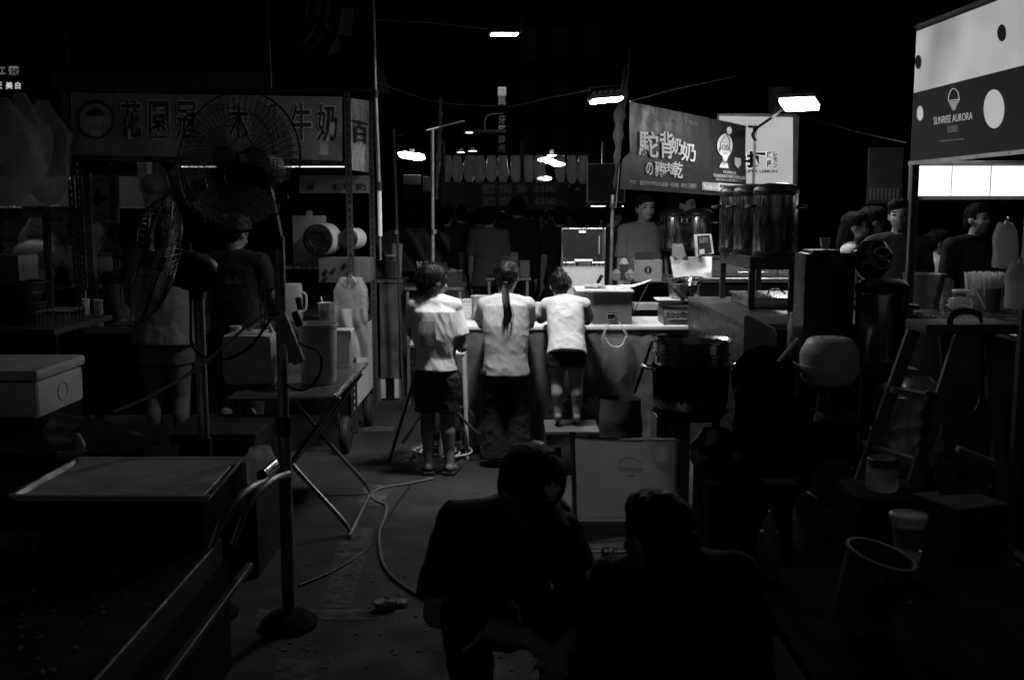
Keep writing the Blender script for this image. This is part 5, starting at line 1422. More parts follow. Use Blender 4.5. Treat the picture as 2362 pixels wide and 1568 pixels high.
MB().b2((c.x - .16, c.y - .12, zc - .03), (c.x + .16, c.y + .16, zc - .001), b=.004).build('stand_top', BLACKM, r)
for sx in (-.14, .14): MB().b2((c.x + sx - .012, c.y + .1, 0), (c.x + sx + .012, c.y + .125, zc - .03)).build('leg', BLACKM, r)
def gas(label, x, y, d, R_, h):
    c = V((XD(x, d), d, 0)); root = thing('gas_cylinder', label, 'gas cylinder', c)
    gm = pm('grey_gas_paint', .1, .45, .1, .4, 8, .08)
    MB().lathe([(0, .0), (R_ * .8, 0), (R_ * .85, .03), (R_, .06), (R_, h - .1), (R_ * .85, h - .04), (R_ * .4, h), (0, h)], c, 36).build('tank', gm, root)
    MB().lathe([(R_ * .55, h - .02), (R_ * .55, h + .1), (R_ * .52, h + .1), (R_ * .52, h - .02)], c, 28).build('collar', gm, root)
    MB().cyl(c + V((0, 0, h)), c + V((0, 0, h + .07)), .02).build('valve', CHROME, root)
    return root
gas('grey gas cylinder under the domed machine at the front', 1936, 1150, 4.1, .15, .52)
# hanging bag of wheels: pan handles and dark tools between pot and machine
r = thing('frying_pan', 'dark pan propped up with its handle pointing right', 'pan', P(1760, 900, 4.4))
M = oriented(P(1760, 870, 4.45), (-.5, -.8, .4), (1, 0, .6))
MB(M).lathe([(0, -.03), (.11, -.03), (.14, .01), (.143, .01), (.115, -.035), (0, -.036)], (0, 0, 0), 32).build('pan_bowl', BLACKM, r)
MB().tube([P(1795, 835, 4.4), P(1842, 782, 4.42)], [.011, .014], 8).build('handle', STEEL_D, r)
r = thing('black_cloth', 'black cloth heaped over the tools in front of the cutting board', 'cloth', P(1770, 950, 4.35))
MB().sheet(lambda u, v: P(1690 + 190 * u + 12 * noise.noise(V((u * 3, v * 3, 1))), 1100 - (230 + 40 * math.sin(u * 5)) * v * (1 - .35 * abs(u - .4)), 4.3 + .12 * noise.noise(V((u * 4, v * 4, 6))) - .1 * (1 - v)), 24, 20).build('cloth_heap', BLACKM, r, angle=180)

# ================================================================ SUNRISE STALL ON THE RIGHT
S0, S1 = V((XD(2086, 6.0), 6.0, 0)), V((XD(2352, 4.8), 4.8, 0))
sx = (S1 - S0); nS = V((sx.y, -sx.x, 0)).normalized()
ps = Plane(S0, nS); nS = ps.n
aur = thing('market_stall', 'drinks stall at the right edge under a big two-tone sign', 'stall', (2.6, 5.6, 0))
E0 = S0 - sx * .0; E1 = S0 + sx * 1.12
zlo, zhi = ZD(376, 6.0), ZD(66, 6.0)
MB().prism([E0 + V((0, 0, zlo)), E1 + V((0, 0, zlo)), E1 + V((0, 0, zhi)), E0 + V((0, 0, zhi))], -nS * .05).build('sign_case', DARK, aur, smooth=False)
zm = ZD(216, 6.0)
def sq(za_, zb2, t0, t1, off): return [S0 + sx * t + V((0, 0, z)) + nS * off for t, z in ((t0, zb2), (t1, zb2), (t1, za_), (t0, za_))]
sg = MB().add(sq(zm, zhi - .02, .01, 1.1, .004), [(0, 1, 2, 3)]).build('sign_upper', em('aurora_lit', .42, .3, .5, 1.6), aur, smooth=False)
sd = MB().add(sq(zlo + .01, zm, .01, 1.1, .004), [(0, 1, 2, 3)]).build('sign_lower', em('aurora_dim', .009, .025), aur, smooth=False)
LIT = em('aurora_print', .4, .4)
DRK = em('aurora_dot', .006, .02)
disc(ps, 2120, 144, 7.5, 16.5, .007).build('dark_dot', DRK, sg, smooth=False)
disc(ps, 2313, 77, 10.5, 20, .007).build('dark_dot', DRK, sg, smooth=False)
disc(ps, 2124, 262, 7.5, 17, .007).build('pale_dot', LIT, sd, smooth=False)
disc(ps, 2295, 252, 24, 45, .007).build('pale_dot', LIT, sd, smooth=False)
mb = MB(); stroke(ps, arc(2202, 232, 12.5, 27, 180, 360, 18), 1.6, .007, mb); stroke(ps, [(2189, 233), (2215, 230)], 1.6, .007, mb)
for i in range(9): stroke(ps, [(2202 - 12.5 + i * 1.2, 236 + i * 2.4), (2202 + 12.5 - i * 1.2, 233.5 + i * 2.4)], 1.1, .007, mb)
mb.build('sunrise_emblem', LIT, sd, smooth=False)
lettering('SUNRISE AURORA', ps.pts([(2156, 271), (2245, 259), (2245, 276), (2156, 288)], .007), LIT, sd, bold=-.002)
lettering('日出極光', ps.pts([(2188, 291), (2211, 288), (2211, 304), (2188, 307)], .007), em('aurora_print_dim', .16, .2), sd)
lettering('Good design makes a product useful', ps.pts([(2170, 323), (2225, 318), (2225, 324), (2170, 329)], .007), em('aurora_print_dim', .16, .2), sd)
for t in (0.0, 1.0):
    p = S0 + sx * t - nS * .03
    MB().b2((p.x - .02, p.y - .02, 0.02), (p.x + .02, p.y + .02, zhi + .03), b=.003).build('post', pm('stall_post', .22, .4, .6, .2, 9), aur)
for zz in (zlo - .004, zhi + .004): MB().prism([E0 + V((0, 0, zz - .01)), E1 + V((0, 0, zz - .01)), E1 + V((0, 0, zz + .01)), E0 + V((0, 0, zz + .01))], nS * .012).build('sign_rail', STEEL_D, aur, smooth=False)
# lit back panel
bd = 6.7
MB().b2(P(2103, 462, bd), P(2560, 370, bd) + V((0, .08, 0)), b=.002).build('panel_case', STEEL_D, aur)
MB().add([P(2106, 383, bd - .004), P(2560, 383, bd - .004), P(2560, 452, bd - .004), P(2106, 452, bd - .004)], [(0, 1, 2, 3)]).build('lit_panel', em('aurora_back', 1.3, .7, .3, 1.3), aur, smooth=False)
for (y0_, y1_) in ((377, 383), (453, 460)): MB().b2(P(2100, y1_, bd - .012), P(2560, y0_, bd)).build('panel_rail', pm('panel_rail_paint', .5, .5), aur)
# unseen tube lamp, inferred and added behind the sign to brighten the worktop
MB().cyl((2.55, 6.0, 2.04), (3.3, 6.0, 2.04), .014, n=10).build('unseen_tube', em('aurora_tube', 13), aur)
MB().b2((2.53, 5.98, 2.056), (3.32, 6.02, 2.09)).build('lamp_holder', DARK, aur)
for k_ in range(1, 4): MB().b2(P(2103 + 90 * k_, 453, bd - .008), P(2105 + 90 * k_, 383, bd - .004)).build('panel_seam', GREYP, aur)
# worktop
wz = 1.05
w0, w1 = XD(2090, 6.4), 3.4
MB().b2((w0, 4.75, wz - .03), (w1, 6.75, wz), b=.005).build('worktop', pm('worktop_steel', .25, .22, .9, .2, 6, .02), aur)
MB().b2((w0 + .02, 4.8, .1), (w0 + .04, 6.7, wz - .03)).build('side_panel', BLACKM, aur, smooth=False)
MB().b2((w0 + .04, 4.8, .1), (w1, 4.82, wz - .03)).build('front_panel', BLACKM, aur, smooth=False)
tag(MB().tube(curve_pts([P(2112, 378, 6.0), P(2116, 420, 6.0), P(2106, 470, 6.02), P(2098, 560, 6.05), P(2088, 640, 6.1)]), .004, 6).build('hanging_cable', pm('pale_cable', .42, .5)), 'thin white cable hanging down the far post of the right stall', 'cable')
tag(MB().tube([P(2100, 460, 5.99), P(2125, 457, 5.99)], .005, 6).build('hook_bar', DARK), 'small dark hook bar on the far post of the right stall', 'hook')
# straw tin
c = V((XD(2270, 6.3), 6.3, wz))
r = thing('straw_tin', 'steel tin packed with white wrapped straws on the right worktop', 'straws', c)
MB().lathe([(0, .0), (.1, 0), (.1, .14), (.097, .14), (.096, .004), (0, .004)], c, 32).build('tin', STEEL_D, r)
mb = MB(); rnd = random.Random(5)
for i in range(170):
    a = rnd.uniform(0, 2 * math.pi); q = math.sqrt(rnd.random()) * .088
    p0 = c + V((q * math.cos(a), q * math.sin(a), .02)); p1 = c + V((q * 1.3 * math.cos(a), q * 1.25 * math.sin(a), .225 + rnd.uniform(-.012, .015)))
    mb.tube([p0, p1], .0045, 5)
so = mb.build('straws', film('straw_film', .85, .0, .4, 0.0), r); so['kind'] = 'stuff'
tag(MB().tube([P(2242, 655, 6.12), P(2271, 712, 6.1)], .007, 6).build('single_straw', pm('straw_white', .75, .5)), 'single straw leaning against the steel straw tin', 'straw')
c = V((XD(2218, 6.2), 6.2, wz))
r = thing('glove_jar', 'clear jar with plastic gloves bunched around it on the right worktop', 'jar', c)
MB().lathe([(0, 0), (.045, 0), (.05, .12), (.052, .13), (.05, .13), (.045, .01), (0, .01)], c, 24).build('jar', GLASS, r)
MB().lathe([(.052, .118), (.055, .13), (.05, .135), (0, .135)], c, 24).build('lid', MILKY, r)
sack(MB(), c + V((0, 0, 0)), .075, .06, wz + .004, wz + .09, 9, .7, 24, 12, .6).build('gloves', BAG, r)
# hanging bags
for i, (x, y0, y1, w, d) in enumerate(((2322, 515, 618, 55, 4.75), (2352, 605, 712, 60, 4.6))):
    carrier_stack(('pale carrier bags hooked on the near post of the right stall', 'clear bag bundle at the right edge in front of the straw tin')[i], x, y0, y1, w, d, 5)
c = V((XD(2145, 6.5), 6.6, wz))
r = thing('bucket', 'pale steel bucket with a dipper behind the largest barrel', 'bucket', c)
MB().lathe([(0, 0), (.1, 0), (.13, .2), (.135, .2), (.135, .21), (.125, .21), (.095, .01), (0, .01)], (c.x, c.y, wz), 28).build('bucket_body', STEEL_D, r)
MB().tube([P(2133, 655, 6.5), P(2160, 680, 6.5)], .004, 6).build('dipper', WHITEP, r)
# ladder
lad = thing('step_ladder', 'wooden step ladder with a black strap over its top, by the right worktop', 'ladder', (XD(2200, 4.1), 4.1, 0))
LW_ = pm('ladder_wood', .13, .6, .1, .3, 7, .15, stretch=(1, 1, .15))
tz_ = ZD(735, 4.1)
xa, xb = XD(2120, 4.1), XD(2318, 4.1)
MB().b2((xa - .01, 3.98, tz_ - .05), (xb + .01, 4.2, tz_ - .01), b=.006).build('top_board', LW_, lad)
def rail(p, q, w=.05, t=.025, nm='rail'):
    p, q = V(p), V(q); ax = (q - p).normalized(); xs = V((1, 0, 0)); xs = (xs - ax * xs.dot(ax)).normalized(); ys = ax.cross(xs)
    o = MB().prism([p + xs * a_ * w / 2 + ys * b_ * t / 2 for a_, b_ in ((-1, -1), (1, -1), (1, 1), (-1, 1))], q - p)
    return o.build(nm, LW_, lad, smooth=False)
fl, fr = V((1.24, 4.05, .0)), V((1.25, 3.6, 0))
tl_, tr_ = V((XD(2112, 4.12), 4.12, tz_ - .05)), V((XD(2222, 3.9), 3.9, tz_ - .05))
rail(fl, tl_); rail(fr + V((.02, 0, 0)), tr_)
bl_, br_ = V((1.95, 4.3, 0)), V((1.97, 3.85, 0))
rail(br_, V((xb - .03, 4.16, tz_ - .05))); rail(bl_, V((xa + .14, 4.16, tz_ - .05)))
for t in (.2, .4, .6, .8):
    p, q = fl.lerp(tl_, t), (fr + V((.02, 0, 0))).lerp(tr_, t)
    MB().prism([p + V((-.02, -.05, -.012)), q + V((.02, -.05, -.012)), q + V((.02, .06, -.012)), p + V((-.02, .06, -.012))], (0, 0, .024)).build('step', LW_, lad, smooth=False)
p, q = br_.lerp(V((xb - .03, 4.16, tz_ - .05)), .45), bl_.lerp(V((xa + .14, 4.16, tz_ - .05)), .45)
MB().prism([p + V((0, -.01, -.02)), q + V((0, -.01, -.02)), q + V((0, .01, -.02)), p + V((0, .01, -.02))], (0, 0, .04)).build('cross_bar', LW_, lad, smooth=False)
tag(MB().tube(curve_pts([P(2193, 770, 4.0), P(2192, 735, 3.99), P(2215, 718, 4.0), P(2250, 722, 4.02), P(2262, 745, 4.06), P(2264, 900, 4.15), P(2245, 960, 4.1)]), .013, 8, squash=.6).build('strap', BLACK), 'thick black strap looped over the top of the step ladder', 'strap')
tag(MB().tube(curve_pts([P(2150, 905, 3.84), P(2135, 950, 3.82), P(2128, 1030, 3.8), P(2112, 1110, 3.78)]), [.02 + .006 * math.sin(i * 1.7) for i in range(25)], 8).build('rag', pm('dark_rag', .05, .95, 0, .5, 60, .6)), 'dark twisted rag hanging on the step ladder', 'rag')
# foil bags behind the ladder
FOIL = pm('foil_film', .85, .22, .1, .3, 8, .9, .7, bscale=12)
for i, (x, y, w, h, d) in enumerate(((2095, 1105, 150, 190, 4.3), (2110, 960, 110, 95, 4.55))):
    c = P(x, y, d); r = thing('foil_bag', ('large crumpled shiny bag behind the lower steps of the ladder', 'smaller shiny bag behind the middle step of the ladder')[i], 'bag', c)
    o = sack(MB(), c, w / 2 * d / FPX, .1, max(c.z, .02), c.z + h * d / FPX, 13 + i, .5, 36, 24, .5).build('bag_film', FOIL, r, angle=180)
r = thing('bag_shelf', 'low dark box supporting the smaller shiny bag', 'box', (XD(2110, 4.6), 4.65, 0))
MB().b2((XD(2050, 4.6), 4.5, 0), (XD(2170, 4.6), 4.8, ZD(962, 4.55)), b=.006).build('box_body', BLACKM, r)
# crouching helper behind the ladder
figure('person', 'crouching helper seen through the ladder, one bare arm reaching down', (XD(2105, 5.3), 5.3, 0), 1.6, -60,
       dict(pelvis=(0, -.15, .3), waist=(0, -.05, .45), chest=(0, .05, .62), neck=(0, .12, .78), head=(0, .22, .9), shL=(-.16, .1, .74), shR=(.16, .1, .74), elR=(.2, .2, .52), wrR=(.16, .36, .36), elL=(-.2, .2, .52), wrL=(-.16, .36, .4),
            hiL=(-.08, -.15, .28), hiR=(.08, -.15, .28), knL=(-.12, .22, .4), knR=(.12, .22, .4), anL=(-.1, .05, .07), anR=(.1, .05, .07), toL=(-.11, .2, .02), toR=(.11, .2, .02)),
       shirt=(pm('grey_tee_bg', .2, .9, 0, .2, 80), .75, .3, .17), legs=('pants', BLKC), hair=('short', HAIR), vox=.012, pitch=30, seed=21)
# ================================================================ FOREGROUND LEFT: CART WITH TRAY
rnd = random.Random(31)
cart = thing('griddle_cart', 'dark steel vendor cart in the near left corner with a scrap-littered worktop', 'cart', (-1.4, 2.9, 0))
wz = .54
MB().b2((-2.2, 1.2, wz - .02), (-.98, 3.3, wz), b=.003).build('worktop', pm('greasy_steel', .06, .4, .5, .7, 6, .3, bscale=40), cart)
MB().b2((-.98, 1.2, wz - .05), (-.965, 3.3, wz + .035), b=.003).build('side_rim', DARK, cart)
MB().b2((-.955, 1.3, .38), (-.93, 3.55, .405), b=.003).build('lower_rail', DARK, cart)
MB().b2((-2.2, 1.3, .1), (-.96, 3.35, wz - .05), b=.004).build('cart_body', BLACKM, cart)
MB().b2((-2.0, 3.28, wz), (-1.02, 3.85, .7), b=.006).build('raised_box', BLACKM, cart)
for k_ in (0, 1):
    MB().tube(curve_pts([(-.985 + .05 * k_, 3.2 + .1 * k_, .55), (-.95 + .05 * k_, 3.28 + .1 * k_, .66), (-.9 + .05 * k_, 3.42 + .1 * k_, .71), (-.88 + .05 * k_, 3.6 + .1 * k_, .69)]), .014, 12).build('pipe_handle', STEEL_D, cart)
MB().cyl(P(604, 1096, 3.6), P(632, 1072, 3.7), .022).build('pipe_end', CHROME, cart)
mb = MB()
for i in range(160):
    c = (rnd.uniform(-1.9, -1.1), rnd.uniform(1.8, 3.1), wz + .004)
    mb.box(c, (rnd.uniform(.005, .02), rnd.uniform(.004, .014), rnd.uniform(.003, .009)), rz=rnd.uniform(0, 3), rx=rnd.uniform(-.4, .4))
o = mb.build('food_scraps', pm('scraps', .14, .8, 0, .8, 20), cart); o['kind'] = 'stuff'
# baking tray with wire rack
tzb = .715
T = [G(38, 1158, tzb), G(478, 1160, tzb), G(552, 1075, tzb), G(182, 1075, tzb)]
r = thing('baking_tray', 'wide steel baking tray with a wire rack in it', 'tray', (T[0] + T[2]) / 2)
def tp(u, v, z=0.0): return bilin([T[3], T[2], T[1], T[0]], u, v) + V((0, 0, z))
TR = pm('tray_steel', .85, .3, .1, .3, 8, .06)
MB().sheet(lambda u, v: tp(u, v, .004), 2, 2).build('tray_base', pm('tray_floor', .1, .4, .2, .3, 8), r)
def strip(a, b, c, d):
    return MB().prism([a, b, c, d], (0, 0, .003))
up = .028
for (p, q, s, t, nm) in (((0, 0), (1, 0), (1.02, -.03), (-.02, -.03), 'wall'), ((1, 0), (1, 1), (1.02, 1.03), (1.02, -.03), 'wall'), ((1, 1), (0, 1), (-.02, 1.03), (1.02, 1.03), 'wall'), ((0, 1), (0, 0), (-.02, -.03), (-.02, 1.03), 'wall')):
    MB().add([tp(*p, .005), tp(*q, .005), tp(*s, up), tp(*t, up)], [(0, 1, 2, 3)]).build(nm, TR, r, smooth=False)
MB().tube([tp(-.02, -.03, up), tp(1.02, -.03, up), tp(1.02, 1.03, up), tp(-.02, 1.03, up)], .005, 6, closed=True).build('rolled_rim', TR, r)
n = 17
for i in range(n):
    v = .04 + .92 * i / (n - 1)
    MB().tube([tp(.03, v, .02), tp(.97, v, .02)], .0052, 6).build('rack_wire', pm('rack_metal', .9, .3, .1), r)
for u in (.03, .35, .66, .97): MB().tube([tp(u, .03, .017), tp(u, .97, .017)], .003, 5).build('cross_wire', pm('rack_metal', .9, .3, .1), r)
# white cooler box
c0 = P(187, 950, 4.1)
zl = ZD(835, 4.3)
r = thing('cooler_box', 'scuffed white cooler box with a lid at the left edge', 'cooler', (XD(60, 4.2), 4.25, ZD(960, 4.1)))
MB().b2((XD(-160, 3.95), 3.95, ZD(965, 3.95)), (XD(74, 3.95), 4.37, ZD(880, 3.95)), b=.02).build('cooler_body', WHITED, r)
MB().b2((XD(-162, 3.95), 3.93, ZD(878, 3.95)), (XD(78, 3.95), 4.39, ZD(852, 3.95)), b=.018).build('lid', WHITED, r)
MB().b2((XD(62, 3.95), 3.942, ZD(965, 3.95)), (XD(70, 3.95), 3.95, ZD(880, 3.95)), b=.002).build('corner_rib', WHITED, r)
MB().tube([V((XD(74, 3.95) + .001, 4.16 + .045 * math.cos(a), ZD(922, 3.95) + .035 * math.sin(a))) for a in [i * math.pi / 10 for i in range(20)]], .0025, 5, closed=True).build('moulded_ring', WHITED, r)
r = thing('stand', 'black stand under the white cooler box', 'stand', (XD(60, 4.2), 4.3, 0))
MB().b2((XD(-160, 3.95), 3.97, 0), (XD(72, 3.95), 4.35, ZD(967, 3.95)), b=.006).build('stand_body', BLACKM, r)
r = thing('plastic_sheet', 'dark rumpled plastic sheet lying over goods below the cooler', 'sheet', P(150, 1020, 3.95))
MB().sheet(lambda u, v: P(-30 + 400 * u, 1045 - 95 * v * (1 - .55 * abs(u - .35)) - 8 * noise.noise(V((u * 6, v * 4, 0))), 3.75 + .3 * v) , 40, 14).build('sheet_film', film('dark_film', .06, .3, .25, .8, 8), r, angle=180)
r = thing('storage_box', 'black storage box under the rumpled plastic sheet', 'box', P(150, 1070, 3.95))
MB().b2(P(-30, 1130, 3.9), P(330, 1012, 3.9) + V((0, .3, 0)), b=.008).build('box_body', BLACKM, r)
tag(MB().tube(curve_pts([P(135, 1052, 3.75), P(170, 1048, 3.75), P(186, 1030, 3.75), P(175, 1006, 3.78)]), .018, 12).build('bent_pipe', pm('pale_pipe', .2, .5)), 'short bent pale pipe end under the cooler', 'pipe')
r = thing('clear_container', 'upturned clear container between the cooler and the fan pole', 'container', P(335, 1050, 4.2))
MB().lathe([(.06, 0), (.05, .1), (.04, .11), (0, .11)], P(335, 1050, 4.2), 20).build('container_body', MILKY, r)
MB().b2(P(300, 1180, 4.1), P(375, 1052, 4.1) + V((0, .2, 0))).build('crate_under', BLACKM, r)
crate('black plastic crate behind the baking tray', (XD(365, 4.5), 4.5, .0), (XD(575, 4.5), 4.95, ZD(1000, 4.5)), pm('black_crate', .02, .5), False)
tag(sack(MB(), P(600, 1060, 4.4), .07, .05, ZD(1130, 4.4), ZD(1030, 4.4), 44, .6, 20, 10, .5).build('plastic_bag', film('dim_bag_film', .4, .72), angle=180), 'crumpled clear bag beside the foot of the tall fan', 'bag')
tag(MB().lathe([(.05, 0), (.1, .04), (.13, .09), (.125, .09), (.09, .045), (.0, .02)], P(20, 1285, 2.9) - V((.05, 0, .05)), 24).build('steel_bowl', pm('bowl_dark', .12, .35, .6)), 'dark metal bowl at the left edge of the near cart', 'bowl')

# ================================================================ GROUND BETWEEN
PC = pm('pale_cable', .42, .5)
gz = lambda x, y, z=.008: G(x, y, z)
tag(MB().tube(curve_pts([gz(1000, 1103), gz(940, 1115), gz(880, 1125), gz(858, 1140), gz(868, 1155), gz(890, 1165), gz(888, 1190), gz(874, 1230), gz(880, 1290), gz(905, 1330), gz(945, 1360), gz(990, 1385)]), .008, 8).build('floor_cable', pm('floor_cable_grey', .14, .6)), 'pale cable snaking over the asphalt from the coil to the crouching man', 'cable')
tag(MB().tube(curve_pts([gz(945, 1120, .006), gz(915, 1160, .006), gz(890, 1200, .006), gz(850, 1262, .006), gz(780, 1310, .006), gz(690, 1350, .006)]), .006, 8).build('floor_cable', BLACK), 'black cable running beside the pale one towards the near cart', 'cable')
mb = MB()
coil = thing('cable_coil', 'loose coil of pale cable lying behind the boy', 'cable', G(1010, 1040))
for i in range(7):
    ph = rnd.uniform(0, 6); rx, ry = rnd.uniform(45, 75), rnd.uniform(10, 18); cx_, cy_ = 1010 + rnd.uniform(-12, 25), 1038 + rnd.uniform(-7, 7)
    MB().tube([G(cx_ + rx * math.cos(ph + a), cy_ + ry * math.sin(ph + a), .01 + .011 * i + .004 * math.sin(a * 3)) for a in [j * 2 * math.pi / 24 for j in range(24)]], .007, 6, closed=True).build('cable_turn', PC if i % 2 else pm('floor_cable_grey', .14, .6), coil)
r = thing('tissue', 'crumpled white tissue on the asphalt', 'tissue', G(902, 1395))
for (x, y, s) in ((888, 1392, .05), (925, 1390, .032)):
    me = MB().ball(G(x, y, s * .5), (s, s * .8, s * .55), 18, 12)
    me.v = [tuple(V(p) + V((noise.noise(V(p) * 40), noise.noise(V(p) * 40 + V((9, 0, 0))), noise.noise(V(p) * 40 + V((0, 9, 0))))) * s * .35) for p in me.v]
    me.build('wad', pm('tissue_paper', .3, .9), r)
mb = MB()
for i in range(120):
    c = G(rnd.uniform(620, 1300), rnd.uniform(1000, 1560), .003)
    mb.box(c, (rnd.uniform(.004, .02), rnd.uniform(.004, .014), .004), rz=rnd.uniform(0, 3))
o = mb.build('litter', pm('litter_bits', .12, .9, 0, .8, 30)); o['label'] = 'small scraps of litter scattered over the asphalt'; o['category'] = 'litter'; o['kind'] = 'stuff'
o = MB().sheet(lambda u, v: G(880 + 220 * u, 1205 + 170 * v, .003), 2, 2).build('stain', pm('oil_stain', .02, .35, 0, .5, 4), smooth=False) if False else None
# trolley / tripod behind the boy
r = thing('folded_trolley', 'black folding trolley with a small wheel standing behind the boy', 'trolley', (XD(990, 6.75), 6.75, 0))
for a, b in (((897, 1065), (962, 850)), ((928, 1022), (985, 935)), ((1100, 1000), (1038, 935)), ((1080, 1050), (1060, 950))):
    MB().tube([P(a[0], a[1], 6.7), P(b[0], b[1], 6.75)], .011, 8).build('leg', BLACK, r)
MB().tube([P(962, 850, 6.75), P(1040, 850, 6.78), P(1040, 940, 6.78)], .011, 8).build('frame', BLACK, r)
w = MB().lathe([(.06, -.02), (.11, -.022), (.125, 0), (.11, .022), (.06, .02)], P(1055, 975, 6.8), 28, Matrix.Rotation(math.pi / 2, 3, 'X') @ Matrix.Rotation(.3, 3, 'Y')).build('wheel', RUBBER, r)
MB().lathe([(0, .02), (.05, .018), (.062, -.018), (0, -.02)], P(1055, 975, 6.8), 20, Matrix.Rotation(math.pi / 2, 3, 'X') @ Matrix.Rotation(.3, 3, 'Y')).build('hub', STEEL_D, w)
r = thing('plastic_stool', 'white plastic stool just right of the boy', 'stool', (XD(1055, 6.85), 6.85, 0))
zs = ZD(812, 6.85)
sx_ = XD(1052, 6.85)
MB().box((sx_ - .02, 6.83, zs), (.16, .16, .02), b=.01).build('seat', WHITED, r)
for dx in (-.09, .06):
    for dy in (-.06, .06): MB().tube([(sx_ + dx * .8, 6.83 + dy, zs), (sx_ + dx * 1.2, 6.83 + dy * 1.2, .0)], [.016, .013], 8).build('leg', WHITED, r)
r = thing('plastic_bag', 'small white bag slumped at the foot of the counter by the tall girl', 'bag', G(1110, 1030))
sack(MB(), G(1112, 1040), .06, .05, .01, .2, 51, .5, 20, 12, .4).build('bag_film', WHITED, r)
r = thing('plastic_bag', 'shiny clear bag on the ground right of the tall girl', 'bag', G(1230, 1060))
sack(MB(), G(1232, 1062), .07, .06, .008, .13, 53, .8, 22, 12, .6).build('bag_film', BAG, r)
tag(sack(MB(), G(1290, 1000) * V((1, 1, 0)).x if False else (XD(1345, 6.72), 6.78, 0), .2, .09, .12, .42, 61, .5, 28, 14, .5).build('black_bag', pm('black_gloss_film', .02, .15)), 'black rubbish bag slumped against the counter behind the small girl', 'bag')
sack_o = thing('sack', 'grey flour sack standing right of the small girl', 'sack', (XD(1440, 6.2), 6.25, 0))
sack(MB(), (XD(1440, 6.2), 6.3, 0), .14, .1, .0, .5, 71, .9, 28, 16, .12).build('sack_body', pm('grey_sack', .04, .8, 0, .25, 30, .2), sack_o)

# ================================================================ FOLDING CHAIR
cd = 4.4
r = thing('camp_chair', 'folding camp chair with a pale fabric back and seat', 'chair', (XD(1440, cd), cd - .1, 0))
FAB = film('chair_canvas', .5, .0, .85, .15, 60)
xl_, xr_ = XD(1325, cd), XD(1575, cd)
zt_, zb_2 = ZD(1018, cd), ZD(1195, cd)
bk = MB().sheet(lambda u, v: V((xl_ + (xr_ - xl_) * u + (1 - v) * .0, cd + .05 * math.sin(math.pi * u) + .06 * v - .004 * noise.noise(V((u * 5, v * 5, 0))), zb_2 + (zt_ - zb_2) * v - .022 * math.sin(math.pi * u) * v - .01 * u)), 24, 14).build('back_fabric', FAB, r, angle=180)
MB().tube(curve_pts([(xl_ - .005, cd + .05, zt_ + .012), ((xl_ + xr_) / 2, cd + .1, zt_ - .012), (xr_ + .005, cd + .05, zt_ + .0)]), .008, 8).build('top_rail', CHROME, r)
for x, s in ((xl_, -1), (xr_, 1)):
    MB().tube([(x, cd + .06, zt_ + .02), (x - s * .01, cd + .02, zb_2), (x - s * .02, cd - .25, .02)], .011, 8).build('back_post', GALV, r)
    MB().tube([(x - s * .01, cd - .38, .3), (x, cd + .1, .02)], .011, 8).build('leg', GALV, r)
    MB().cyl((x, cd + .05, zt_ - .0), (x, cd + .06, zt_ + .03), .014).build('end_cap', BLACK, r)
MB().sheet(lambda u, v: V((xl_ + .02 + (xr_ - xl_ - .04) * u, cd - .42 + .42 * v, .3 + .05 * (1 - v) * .3 - .03 * math.sin(math.pi * v))), 12, 10).build('seat_fabric', FAB, r, angle=180)
for y in (cd - .42, cd - .01): MB().tube([(xl_, y, .3), (xr_, y, .3)], .01, 8).build('seat_rail', CHROME, r)
pb = Plane((0, cd - .012, .6), (0, -1, 0))
mb = MB(); stroke(pb, arc(1452, 1075, 27, 20, 190, 350, 12), 4, .0, mb); polyp(pb, [(1424, 1076), (1484, 1079), (1478, 1090), (1428, 1087)], 0, mb); polyp(pb, [(1444, 1093), (1464, 1094), (1464, 1100), (1444, 1099)], 0, mb)
mb.build('faded_emblem', film('faded_ink', .2, .55, .8, 0.0), bk, smooth=False)

# ================================================================ CROUCHING MAN WITH CAP
def rel(loc, face, pts):
    a = math.radians(face); f_ = V((math.sin(a), math.cos(a), 0)); r_ = V((math.cos(a), -math.sin(a), 0)); L0 = V((loc[0], loc[1], 0))
    return {k_: V(((V(p) - L0).dot(r_), (V(p) - L0).dot(f_), p[2])) for k_, p in pts.items()}
ml = (-.03, 3.25, 0); mf = 160
ov = rel(ml, mf, dict(pelvis=(-.02, 3.42, .26), waist=(-.02, 3.32, .42), chest=(.0, 3.2, .6), neck=(.03, 3.07, .75), head=P(1222, 1128, 2.95), shR=P(1052, 1205, 3.15), shL=P(1292, 1232, 2.98), elR=P(1005, 1415, 3.0), wrR=P(1215, 1470, 2.72),
                     elL=P(1370, 1440, 2.85), wrL=P(1290, 1500, 2.65), hiR=(-.12, 3.4, .25), hiL=(.08, 3.4, .25), knR=P(1075, 1420, 2.85), knL=P(1300, 1430, 2.85), anR=(-.12, 3.1, .08), anL=(.15, 3.1, .08), toR=(-.15, 2.93, .025), toL=(.2, 2.93, .025)))
ov['hdR'] = V((-.6, .5, -.3)); ov['hdL'] = V((.4, .7, -.4))
DSK = pm('skin_forearm', .3, .5, 0, .1, 16, .03)
sq_man, J = figure('person', 'crouching man in a black cap and dark T-shirt bent over his hands', ml, 1.68, mf, ov, shirt=(pm('black_tee_front', .013, .85, 0, .3, 60, .1), .85, .3, .17), legs=('pants', BLKC), hair=('short', HAIR),
    skin=DSK, vox=.008, pitch=26, yaw=-12, seed=15, eyes=True, curl=.9)
Rh = Matrix.Rotation(math.radians(18), 3, 'Z') @ Matrix.Rotation(math.radians(42), 3, 'X')
Rh = Matrix.Rotation(-math.radians(-12), 3, 'Z') @ Matrix.Rotation(-math.radians(26), 3, 'X')
